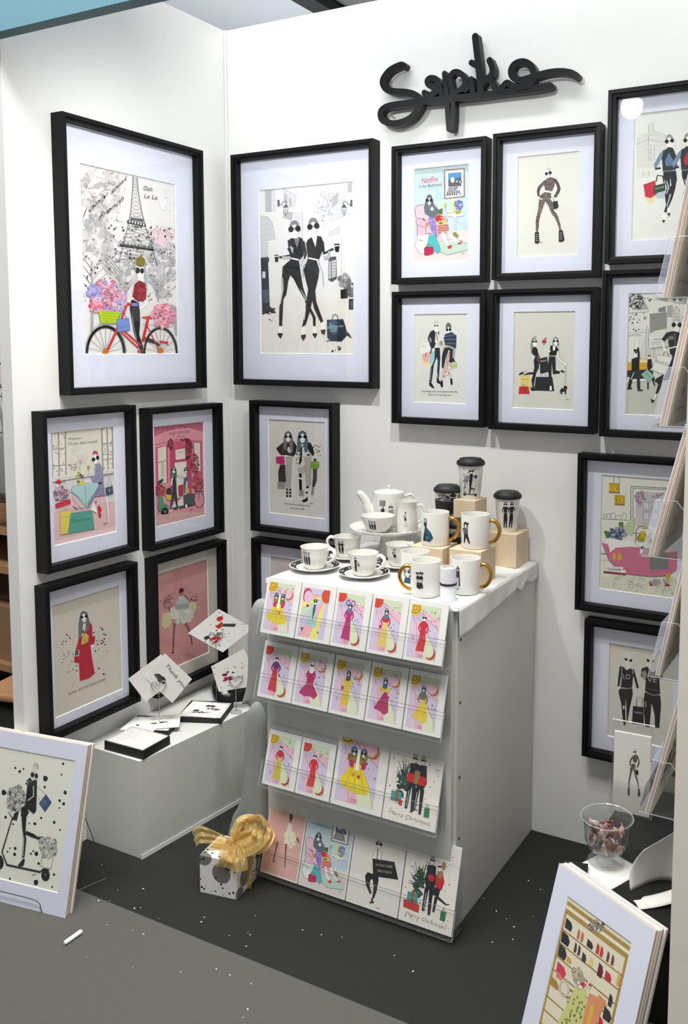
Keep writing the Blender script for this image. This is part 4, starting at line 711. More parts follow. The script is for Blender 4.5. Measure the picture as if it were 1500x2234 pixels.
def art_love():
    a = Art(.171, .255, (218, 216, 207), [(454, 502), (1290, 638), (1252, 1863), (425, 1688)], 16); D = (46, 45, 44)
    a.poly([(470, 515), (620, 535), (600, 790), (470, 770)], (224, 214, 198))
    a.poly([(595, 800), (640, 815), (720, 830), (760, 850), (740, 1060), (735, 1090), (590, 1075), (610, 900)], D); a.line([(595, 800), (580, 930), (562, 1060)], [34, 34, 26], D); a.line([(745, 840), (780, 960), (812, 1085)], [32, 30, 28], D); a.line([(608, 800), (605, 900), (600, 990)], 8, (180, 178, 170)); a.line([(745, 830), (748, 900)], 10, (200, 198, 190)); a.poly([(630, 800), (710, 830), (680, 850), (650, 840)], (218, 216, 207)); a.text('LO', (622, 965), (712, 970), 66, (180, 178, 172))
    a.poly([(580, 1090), (740, 1080), (748, 1160), (715, 1320), (690, 1450), (680, 1530), (668, 1530), (665, 1350), (655, 1210), (650, 1330), (655, 1560), (632, 1565), (610, 1420), (600, 1290), (562, 1130)], D); a.line([(640, 1090), (740, 1082)], 8, MG); a.ell(630, 1330, 14, 24, (200, 198, 190))
    a.ell(690, 740, 42, 84, (228, 226, 218)); a.poly([(638, 694), (684, 706), (676, 732), (648, 726)], K); a.poly([(700, 712), (742, 714), (734, 744), (708, 744)], K); a.ell(690, 660, 40, 40, (224, 222, 214))
    a.poly([(860, 830), (930, 805), (990, 850), (1080, 840), (1130, 890), (1140, 960), (1090, 965), (1100, 1170), (1020, 1180), (905, 1120), (915, 980), (850, 930)], D); a.poly([(855, 880), (905, 850), (930, 900), (905, 990), (870, 930)], (150, 148, 144)); a.text('VE', (928, 1000), (1058, 1010), 70, (176, 174, 168)); a.poly([(945, 805), (1010, 850), (1070, 842), (1000, 880)], (218, 216, 207))
    a.poly([(905, 1130), (1100, 1180), (1112, 1290), (1100, 1450), (1090, 1600), (1030, 1590), (1030, 1440), (990, 1280), (975, 1440), (965, 1590), (910, 1580), (890, 1420), (885, 1240)], D); a.line([(905, 1130), (1010, 1175), (1100, 1165)], 8, MG); a.poly([(895, 1250), (925, 1250), (930, 1330), (905, 1330)], (120, 118, 114))
    a.ell(975, 760, 44, 84, (228, 226, 218)); a.poly([(920, 708), (968, 720), (960, 746), (932, 742)], K); a.poly([(985, 722), (1030, 726), (1022, 754), (992, 752)], K)
    a.line([(795, 1340), (800, 1200), (868, 1210), (866, 1360)], 10, (110, 108, 104)); a.poly([(750, 1310), (885, 1330), (890, 1560), (735, 1540)], (40, 40, 40)); a.poly([(765, 1380), (875, 1395), (875, 1420), (765, 1405)], (120, 120, 116))
    return a
def art_whatever():
    a = Art(.208, .295, (228, 224, 216), [(325, 425), (1108, 358), (1130, 1665), (370, 1840)], 17); W_ = (150, 147, 142)
    a.poly([(320, 1050), (1120, 945), (1125, 1310), (360, 1440)], (214, 212, 214)); a.poly([(360, 1440), (560, 1270), (1130, 1310), (1135, 1665), (370, 1845)], (222, 186, 188)); a.poly([(560, 1240), (870, 1270), (1000, 1220), (1010, 1300), (620, 1400), (540, 1350)], (226, 190, 196))
    a.line([(345, 1440), (1125, 1305)], 6, MG); a.poly([(370, 1790), (1135, 1600), (1135, 1700), (370, 1850)], (230, 200, 202))
    a.poly([(530, 410), (960, 370), (970, 900), (540, 990)], (226, 220, 206)); a.blob(680, 780, 120, 160, 18, 20, 50, [(214, 212, 202), (222, 216, 204)])
    a.text('Whatever', (545, 522), (718, 508), 34, (60, 60, 58), .15); a.text("I'll just date myself.", (548, 585), (915, 558), 40, (60, 60, 58), .15)
    for x0, x1, y0, y1 in ((335, 510, 420, 980), (968, 1100, 370, 900)):
        a.poly([(x0, y0), (x1, y0-14), (x1+8, y1-20), (x0+14, y1+10)], (232, 228, 214))
        for t in (0, .5, 1): a.line([(x0+(x1-x0)*t, y0-14*t), (x0+14+(x1-x0-6)*t, y1+10-30*t)], 16, W_)
        for k in range(4): a.line([(x0, y0+(y1-y0)*k/2.6), (x1+6, y0+(y1-y0)*k/2.6-20)], 12, W_)
        for k in range(26):
            xx, yy = a.r.uniform(x0+10, x1), a.r.uniform(y0, y1); a.ell(xx, yy, 8, 14, (158, 156, 150), rot=a.r.uniform(0, 3), n=7)
    a.line([(335, 1010), (1120, 900)], 26, (222, 220, 216)); a.line([(338, 1052), (1120, 942)], 10, (110, 106, 104)); a.blob(600, 860, 60, 40, 10, 8, 14, [W_]); a.line([(520, 830), (660, 820)], 3, W_)
    a.line([(690, 900), (700, 780)], 5, W_); a.ring(700, 795, 22, 18, 5, W_)
    a.poly([(885, 830), (940, 812), (980, 900), (990, 1060), (850, 1060), (830, 1000), (880, 960)], (140, 142, 172)); a.line([(870, 980), (830, 1010)], 34, (140, 142, 172)); a.poly([(880, 1060), (985, 1050), (1005, 1220), (880, 1240), (810, 1360), (780, 1400), (800, 1300), (860, 1200)], (130, 132, 160)); a.dots(840, 850, 990, 1200, 60, 3, 6, [(176, 176, 200), (100, 102, 136)]); a.line([(870, 1245), (1005, 1222)], 8, (200, 60, 80)); a.poly([(900, 1060), (980, 1050), (940, 1085)], (40, 44, 60))
    a.poly([(610, 1095), (910, 1060), (925, 1100), (860, 1210), (770, 1370), (650, 1230), (575, 1165)], (170, 206, 204)); a.line([(575, 1165), (610, 1095)], 5, DG); a.line([(580, 1170), (660, 1240), (765, 1368), (860, 1215), (925, 1100)], 6, (90, 116, 120)); a.line([(600, 1180), (690, 1250), (765, 1335), (845, 1215)], 4, (90, 116, 120)); a.line([(755, 1115), (765, 1370)], 5, (90, 116, 120)); a.poly([(580, 1180), (660, 1250), (760, 1370), (700, 1380), (600, 1260)], (214, 190, 196))
    a.poly([(650, 1050), (760, 1040), (750, 1080), (650, 1082)], (214, 206, 90)); a.blob(690, 990, 45, 70, 26, 8, 15, [(190, 182, 80), (60, 58, 50), (140, 130, 70), (226, 220, 170)]); a.poly([(780, 850), (816, 845), (808, 890), (790, 895)], (170, 160, 60)); a.line([(800, 890), (803, 960)], 4, MG); a.ell(780, 1045, 30, 12, WHITE)
    a.poly([(855, 700), (880, 658), (912, 668), (925, 730), (900, 800), (875, 830), (850, 770)], (206, 204, 208)); a.ell(880, 770, 30, 56, WHITE); a.poly([(845, 700), (860, 665), (885, 655), (912, 672), (918, 715), (885, 695)], (186, 60, 66)); a.ell(862, 768, 22, 27); a.ell(912, 746, 22, 27)
    a.blob(460, 1200, 95, 95, 110, 8, 20, [(190, 150, 170), (150, 110, 140), (214, 176, 190), (120, 110, 120)]); a.poly([(380, 1320), (565, 1260), (572, 1320), (385, 1378)], (206, 40, 70)); a.poly([(390, 1030), (430, 1010), (460, 1050), (430, 1080), (400, 1070)], (206, 40, 54)); a.poly([(385, 1080), (425, 1070), (400, 1130)], WHITE)
    a.ring(512, 1400, 20, 26, 5, MG, 180, 360, 10); a.poly([(440, 1425), (600, 1400), (560, 1480), (540, 1690), (445, 1705)], (226, 206, 92)); a.text('PRADA', (474, 1500), (550, 1488), 14, (120, 100, 40)); a.poly([(570, 1440), (840, 1398), (868, 1635), (535, 1695)], (84, 158, 144)); a.text('TIFFANY & CO', (592, 1562), (815, 1522), 30, (40, 96, 86)); a.ring(690, 1410, 36, 36, 4, DG, 180, 360, 12)
    a.poly([(1005, 1125), (1095, 1100), (1105, 1200), (1015, 1225)], (62, 84, 100)); a.line([(1025, 1120), (1060, 980), (1085, 1105)], 4, DG); a.line([(1050, 1140), (1055, 1170)], 6, WHITE); a.poly([(905, 1360), (930, 1345), (962, 1400), (940, 1430), (955, 1460), (940, 1500), (920, 1480)], (200, 44, 48)); a.poly([(820, 1400), (855, 1310), (885, 1370), (905, 1440)], WHITE); a.line([(1020, 1240), (1045, 1560)], [16, 8], WHITE); a.line([(870, 1300), (900, 1298)], 12, DG); a.line([(600, 1350), (655, 1390)], 10, DG); a.line([(975, 1578), (1025, 1562)], 7, DG)
    return a
def art_shop():
    a = Art(.213, .296, (222, 150, 162), [(313, 445), (985, 385), (998, 1640), (338, 1790)], 18); R_ = (196, 84, 112)
    a.poly([(313, 445), (985, 385), (988, 520), (800, 470), (650, 475), (480, 510), (318, 580)], (186, 92, 118)); a.line([(318, 580), (480, 512), (650, 474), (800, 470), (988, 522)], 8, (226, 150, 166)); a.text('PEGGY PORSCHEN', (530, 560), (812, 532), 40, (110, 40, 58)); a.text('cakes', (615, 592), (735, 580), 24, (110, 40, 58), .2)
    a.line([(318, 690), (640, 620), (985, 650)], 12, R_)
    a.poly([(345, 720), (510, 690), (515, 1200), (350, 1250)], R_); a.poly([(372, 735), (485, 702), (492, 1200), (380, 1230)], (224, 220, 206)); a.line([(372, 930), (490, 900)], 12, (180, 120, 130)); a.ring(420, 860, 36, 110, 4, MG, 180, 330, 12); a.poly([(415, 930), (465, 920), (465, 1120), (415, 1130)], (196, 194, 184)); a.blob(435, 1180, 50, 40, 12, 8, 14, [(90, 110, 90), DG, (200, 196, 186)])
    a.poly([(850, 650), (970, 660), (975, 1200), (860, 1160)], R_); a.poly([(865, 665), (945, 672), (950, 1050), (880, 1040)], (222, 218, 206))
    a.poly([(530, 650), (830, 630), (830, 1400), (545, 1460)], (190, 70, 104)); a.poly([(595, 640), (750, 640), (760, 720), (600, 740)], (202, 90, 122)); a.poly([(612, 760), (740, 738), (744, 880), (616, 895)], (226, 222, 208)); a.line([(640, 800), (660, 788), (680, 798), (700, 782), (722, 786)], 6, DG)
    a.poly([(600, 935), (760, 915), (762, 1380), (608, 1420)], (228, 225, 212)); a.blob(680, 1130, 50, 40, 12, 8, 18, [(206, 204, 194), (190, 190, 182)]); a.poly([(550, 1535), (710, 1390), (720, 1520), (560, 1560)], (226, 222, 214)); a.poly([(545, 1545), (720, 1510), (870, 1480), (860, 1520), (600, 1575)], (70, 66, 66))
    a.blob(545, 690, 36, 80, 40, 8, 16, [(110, 40, 56), (90, 60, 50), (150, 60, 76)]); a.blob(800, 720, 45, 100, 50, 8, 16, [(120, 44, 58), (100, 60, 50), (160, 66, 84)]); a.blob(870, 950, 50, 130, 70, 10, 20, [(170, 70, 90), (140, 50, 66), (190, 90, 106), (100, 56, 56)]); a.blob(905, 1210, 70, 110, 80, 10, 22, [(176, 74, 88), (150, 54, 70), (120, 50, 56), (196, 96, 104)]); a.blob(740, 620, 60, 22, 22, 6, 12, [(110, 40, 50), (150, 60, 70)]); a.ell(778, 862, 34, 18, (70, 50, 46), -.6)
    a.poly([(645, 1245), (712, 1225), (712, 1380), (648, 1388)], (182, 44, 56)); D = (44, 52, 56)
    a.poly([(575, 1080), (605, 1080), (618, 1200), (622, 1340), (640, 1540), (622, 1540), (590, 1390), (545, 1560), (532, 1560), (545, 1420), (570, 1300), (572, 1180)], D); a.line([(572, 1090), (548, 1240)], 18, WHITE); a.head(583, 1030, 24, (84, 96, 100), 'long', gr=14); a.poly([(540, 1560), (552, 1590), (530, 1608)], WHITE); a.poly([(632, 1540), (655, 1550), (640, 1570)], WHITE)
    a.poly([(720, 1140), (775, 1120), (780, 1200), (745, 1240), (740, 1350), (720, 1350), (715, 1230)], (84, 108, 112)); a.line([(760, 1190), (755, 1280)], 16, WHITE); a.poly([(752, 1270), (790, 1290), (790, 1350), (752, 1350)], (206, 184, 90)); a.head(750, 1035, 20, (70, 84, 90), 'bob', gr=13); a.poly([(715, 1370), (860, 1350), (865, 1500), (720, 1520)], (70, 80, 80)); a.ell(750, 1520, 14, 24, WHITE)
    a.blob(400, 1300, 75, 75, 70, 10, 20, [(170, 70, 84), (196, 100, 106), (140, 54, 66)]); a.ell(515, 1320, 36, 52, (44, 44, 46)); a.poly([(480, 1360), (550, 1370), (545, 1440), (480, 1430)], (216, 186, 60)); a.poly([(370, 1380), (425, 1390), (450, 1480), (515, 1510), (505, 1600), (380, 1590), (360, 1540)], (92, 140, 108)); a.ell(460, 1595, 48, 62, K); a.ell(460, 1595, 12, 16, (150, 150, 150)); a.ell(400, 1185, 40, 20, (60, 50, 50), -.5)
    a.ring(925, 1430, 66, 110, 7, (90, 50, 62), 0, 360, 30); a.line([(925, 1330), (915, 1440)], 6, (90, 50, 62)); a.line([(860, 1325), (985, 1320)], 12, (90, 60, 60)); a.line([(795, 1575), (838, 1565)], 8, (90, 50, 60)); a.poly([(338, 1790), (998, 1640), (998, 1600), (700, 1600), (340, 1640)], (214, 172, 168))
    return a
def art_red():
    a = Art(.230, .302, (216, 208, 196), [(319, 617), (1118, 372), (1149, 1600), (362, 1948)], 19); R_ = (186, 38, 62)
    a.dots(430, 950, 620, 1420, 26, 4, 12, [K, DG, (60, 60, 60)]); a.dots(800, 870, 980, 1440, 30, 4, 12, [K, DG, (60, 60, 60)])
    a.poly([(640, 1010), (700, 960), (780, 810), (800, 850), (805, 970), (840, 1000), (825, 1070), (780, 1080), (800, 1240), (832, 1420), (770, 1480), (655, 1512), (645, 1300), (588, 1290), (590, 1220), (650, 1210), (650, 1140), (605, 1140), (630, 1060)], R_); a.poly([(600, 1150), (635, 1140), (640, 1200), (600, 1210)], (90, 80, 80)); a.ell(805, 1095, 10, 18, WHITE)
    a.head(705, 745, 36, (112, 114, 112), 'long', gr=18, tilt=.2); a.poly([(640, 820), (690, 790), (700, 900), (665, 1000), (640, 1010)], (116, 118, 116)); a.poly([(730, 770), (775, 790), (760, 900), (720, 930)], (112, 114, 112)); a.line([(700, 830), (690, 900)], 8, WHITE); a.line([(722, 825), (712, 900)], 8, WHITE)
    a.poly([(670, 1080), (690, 960), (720, 935), (760, 970), (755, 1040), (720, 1060)], (214, 186, 96)); a.line([(715, 1000), (712, 1050)], 5, (130, 100, 50)); a.ell(700, 928, 22, 18, (150, 90, 60)); a.line([(560, 1560), (600, 1520), (560, 1600)], 3, MG)
    a.text('ALEXA, BUY MY EVERYTHING', (520, 1680), (960, 1500), 26, (90, 86, 82))
    return a
def art_tulle(w=.218, h=.305, quad=[(330, 574), (1066, 348), (1089, 1730), (362, 2052)], paper=(206, 148, 146)):
    a = Art(w, h, paper, quad, 20)
    a.poly([(330, 560), (560, 480), (540, 640), (330, 700)], (214, 160, 152)); a.poly([(620, 700), (1066, 500), (1066, 800), (880, 860), (760, 720)], (210, 156, 154))
    a.blob(480, 1030, 70, 100, 60, 8, 20, [(150, 110, 110), (120, 96, 98), (176, 130, 128)]); a.line([(470, 960), (520, 860)], 10, (130, 70, 84)); a.dots(370, 860, 570, 1050, 14, 8, 14, [(130, 76, 84)]); a.poly([(420, 1150), (560, 1140), (520, 1360), (440, 1380), (385, 1320)], (206, 202, 150)); a.poly([(430, 1170), (400, 1330), (385, 1330)], (150, 190, 190))
    a.poly([(800, 990), (900, 980), (920, 1080), (860, 1170), (800, 1120)], (206, 206, 166)); a.dots(810, 840, 950, 990, 12, 8, 16, [(110, 66, 76), (120, 110, 80)])
    a.line([(590, 1300), (575, 1500), (565, 1730)], [34, 26, 22], (130, 84, 80)); a.line([(720, 1270), (780, 1350), (830, 1500), (850, 1620)], [36, 30, 26, 18], (130, 84, 80)); a.poly([(545, 1735), (575, 1710), (580, 1745), (550, 1760)], (90, 50, 54))
    a.blob(690, 1170, 160, 110, 70, 30, 55, [(222, 218, 206), (214, 212, 202), (204, 206, 198)]); a.poly([(610, 1000), (650, 920), (760, 910), (800, 1000), (800, 1080), (600, 1090)], (190, 196, 192)); a.poly([(600, 1030), (800, 1000), (800, 1080), (600, 1100)], (164, 170, 170)); a.line([(740, 880), (790, 950)], 22, (140, 94, 90))
    a.ell(690, 860, 26, 46, (170, 120, 110)); a.ell(690, 800, 34, 24, (70, 40, 44)); a.ell(672, 832, 17, 20, K); a.ell(706, 818, 16, 20, K); a.poly([(650, 900), (720, 890), (740, 930), (640, 940)], (214, 206, 196))
    return a
# ------------------------------------------------------------------ hang the frames
frame('L', (-0.680, 1.241), .522, .720, (-.602, -.252, 1.348, 1.847), art_paris(), 'large black frame with a woman on a red bicycle before a Paris tower')
frame('B', (0.050, 1.247), .522, .722, (.140, .487, 1.349, 1.857), art_coffee(), 'large black frame with two women in black holding coffee cups in a street')
frame('B', (0.634, 1.551), .294, .388, (.693, .863, 1.614, 1.875), art_armchair(), 'black frame with a woman in a pink armchair on pale blue')
frame('B', (0.948, 1.554), .296, .388, (1.010, 1.181, 1.616, 1.880), art_leopard(), 'black frame with one woman in leopard print and boots on cream')
frame('B', (0.636, 1.149), .293, .380, (.695, .862, 1.212, 1.464), art_couple(), 'black frame with a man and woman carrying pastel shopping bags, caption below')
frame('B', (0.944, 1.146), .299, .382, (1.005, 1.177, 1.207, 1.467), art_prada(), 'black frame with two women kicking up heels beside shopping bags and a small dog')
frame('B', (1.262, 1.586), .320, .431, (1.323, 1.521, 1.645, 1.957), art_harrods(), 'black frame with two women before a department store, top right, lamp glint on its glass')
frame('B', (1.258, 1.142), .320, .427, (1.320, 1.516, 1.201, 1.510), art_gucci(), 'black frame with a city street, yellow taxi and striding woman, partly behind print holders')
frame('B', (0.112, 0.777), .318, .421, (.167, .380, .836, 1.137), art_girls(), 'black frame with two long-haired women in striped trousers, pink and green handbags')
frame('B', (0.113, 0.332), .318, .420, (.168, .380, .390, .692), art_plain_pink(), 'black frame mostly hidden behind the tea cups and plinth')
frame('B', (1.202, 0.673), .318, .421, (1.260, 1.462, .732, 1.037), art_bath(), 'black frame with a pink bathtub full of flowers and yellow lamps')
frame('B', (1.230, 0.272), .295, .378, (1.292, 1.463, .331, .586), art_love(), 'black frame with two figures in lettered black shirts and a suitcase')
frame('L', (-0.768, 0.787), .314, .417, (-.720, -.512, .850, 1.145), art_whatever(), 'black frame with a woman at a window table beside a teal shopping bag')
frame('L', (-0.403, 0.772), .317, .418, (-.358, -.145, .836, 1.132), art_shop(), 'black frame with a pink shop front, green scooter and bicycle')
frame('L', (-0.777, 0.344), .315, .411, (-.735, -.505, .390, .692), art_red(), 'black frame with a long-haired woman in a red robe on beige')
frame('L', (-0.395, 0.326), .318, .420, (-.356, -.138, .385, .690), art_tulle(), 'black frame with a dancer in a pale tulle skirt on dusty pink', mats=mat('cream_mount', (214, 210, 198), .85))
# ------------------------------------------------------------------ script sign
SIGN = [[(0.669, 2.159), (0.657, 2.162), (0.625, 2.153), (0.604, 2.134), (0.602, 2.118), (0.615, 2.101), (0.64, 2.092), (0.675, 2.086), (0.704, 2.076), (0.721, 2.059), (0.721, 2.042), (0.699, 2.018), (0.67, 2.006), (0.635, 2.004), (0.605, 2.015), (0.595, 2.029), (0.597, 2.044), (0.615, 2.053), (0.65, 2.055), (0.714, 2.054), (0.795, 2.052), (0.888, 2.049), (0.977, 2.048), (1.064, 2.047), (1.104, 2.049)],
 [(0.781, 2.089), (0.767, 2.089), (0.75, 2.097), (0.745, 2.108), (0.754, 2.114), (0.771, 2.109), (0.78, 2.095), (0.777, 2.079), (0.757, 2.069), (0.74, 2.061)],
 [(0.735, 2.078), (0.74, 2.067), (0.748, 2.056)], [(0.785, 2.094), (0.786, 2.078), (0.79, 2.061)],
 [(0.798, 2.121), (0.801, 2.092), (0.806, 2.051), (0.809, 2.01), (0.813, 1.970)], [(0.8215, 1.970), (0.824, 1.992), (0.825, 2.024), (0.823, 2.057), (0.817, 2.09), (0.813, 2.111)],
 [(0.816, 2.111), (0.825, 2.12), (0.839, 2.119), (0.854, 2.108), (0.861, 2.091), (0.852, 2.074), (0.832, 2.067)], [(0.879, 2.095), (0.882, 2.078), (0.883, 2.056)],
 [(0.852, 2.074), (0.865, 2.068), (0.874, 2.083), (0.879, 2.095)], [(0.89, 2.205), (0.895, 2.169), (0.902, 2.12), (0.908, 2.059)], [(0.88, 2.138), (0.896, 2.129)],
 [(0.933, 2.137), (0.942, 2.114), (0.938, 2.097), (0.923, 2.088), (0.912, 2.078)], [(0.926, 2.089), (0.944, 2.077), (0.954, 2.057)], [(0.964, 2.056), (0.975, 2.066), (0.985, 2.072), (0.997, 2.064), (1.014, 2.054)],
 [(1.021, 2.056), (1.047, 2.059), (1.058, 2.071), (1.06, 2.087), (1.05, 2.108), (1.028, 2.12), (1.005, 2.116), (0.996, 2.1), (1.003, 2.083), (1.025, 2.073), (1.063, 2.078), (1.097, 2.082), (1.13, 2.081), (1.159, 2.074), (1.176, 2.064)]]
SW = [.0185, .017, .015, .013, .0145, .0145, .015, .015, .012, .0185, .016, .0165, .016, .016, .0175]
sg = thing('script_sign', (0.85, 0, 2.05), 0, 'black cut-out lettering sign in flowing script on the back wall', 'sign')
mb = MB()
for st, wd in zip(SIGN, SW):
    pts = [(p.x-.85, p.y-2.05) for p in smoothpts([(x, z, 0) for x, z in st], 5)]
    n = len(pts); Lf = []; Rt = []
    for i in range(n):
        a_ = pts[max(i-1, 0)]; b_ = pts[min(i+1, n-1)]; dx, dy = b_[0]-a_[0], b_[1]-a_[1]; d_ = math.hypot(dx, dy)
        nx, ny = -dy/d_*wd/2, dx/d_*wd/2; Lf.append((pts[i][0]+nx, pts[i][1]+ny)); Rt.append((pts[i][0]-nx, pts[i][1]-ny))
    def cap(p, q, s0):   # rounded end
        an = math.atan2(p[1]-q[1], p[0]-q[0]); return [(p[0]+wd/2*math.cos(an+t), p[1]+wd/2*math.sin(an+t)) for t in (s0*.9, s0*.45, 0, -s0*.45, -s0*.9)]
    rows = list(zip(Lf, Rt)); vs = []; fs = []; kk = SIGN.index(st)*.00016
    for i, (l_, r_) in enumerate(rows):
        yf = -.036-kk-i*1.2e-5
        vs += [(l_[0], yf, l_[1]), (r_[0], yf, r_[1]), (r_[0], -.012, r_[1]), (l_[0], -.012, l_[1])]
    for i in range(n-1):
        for k in range(4): fs.append((i*4+k, i*4+(k+1) % 4, i*4+4+(k+1) % 4, i*4+4+k))
    mb.add(vs, fs)
    for q_, p in enumerate((pts[0], pts[-1])):
        mb.prism([(p[0]+wd/2*math.cos(t*math.pi/9), p[1]+wd/2*math.sin(t*math.pi/9)) for t in range(18)], lambda u, v, t: (u, (-.036-kk-.00005-q_*n*1.2e-5) if t == 0 else -.0118, v))
mb.build('lettering', mat('black_acrylic', (20, 20, 22), 0.42, spec=0.25), sg)
for x, z in ((.61, 2.13), (.62, 2.03), (.90, 2.15), (1.02, 2.05), (1.05, 2.10), (.815, 2.0)):
    MB().tube([(x-.85, -.0004, z-2.05), (x-.85, -.0125, z-2.05)], .003, 8).build('standoff', M_wire, sg)
# ------------------------------------------------------------------ plinth with card racks
pl = thing('display_plinth', (0.8075, 0, 0), 0, 'tall white display plinth against the back wall carrying cups and card racks', 'plinth')
MB().box(-.2675, .2675, -.500, -.002, 0, .775).build('body', M_plinth, pl, bevel=.001)
MB().box(-.2685, .2600, -.514, -.5005, .004, .772).build('front_board', M_plinth, pl)
MB().box(-.2700, -.2686, -.514, -.5005, .004, .772).build('board_edge', M_brown, pl)
for z in (.70, .55, .37, .22): MB().tube([(.2680, -.486, z), (.2695, -.486, z)], .0035, 10).build('screw_head', mat('dark_screw', (70, 66, 60), .5), pl)
# tablecloth over the plinth top
tc = thing('tablecloth', (0.8075, 0, .7755), 0, 'white cloth draped over the plinth top with crumpled right hem', 'tablecloth')
def clothf(u, v):
    x = -.272 + u*.546; y = -.508 + v*.504
    return (x, y, .004 + .0012*math.sin(u*23+v*9) * math.sin(v*19+u*5))
mb = MB().grid(40, 36, clothf); mb.build('cloth_top', M_cloth, tc, smooth=True, solid=.002, fix=False)
def drop(v):
    pts = [(0, .070), (.3, .060), (.5, .052), (.68, .034), (.74, .052), (.8, .030), (.9, .046), (1, .044)]
    for (a_, b_), (c_, d_) in zip(pts, pts[1:]):
        if a_ <= v <= c_: return b_+(d_-b_)*(v-a_)/(c_-a_)
    return .044
def hem(u, v):
    t = u; return (.2735 + .004*t + .0022*math.sin(v*11)*t + .0008*math.sin(v*37+t*4)*t, -.508+v*.502, .004 - t*drop(v))
MB().grid(8, 60, hem).build('cloth_hem', M_cloth, tc, smooth=True, solid=.002, fix=False)
MB().grid(40, 5, lambda u, v: (-.272+u*.546, -.509-.003*v-.001*math.sin(u*40)*v, .004-v*(.010+.004*math.sin(u*17)))).build('cloth_front_hem', M_cloth, tc, smooth=True, solid=.0015, fix=False)
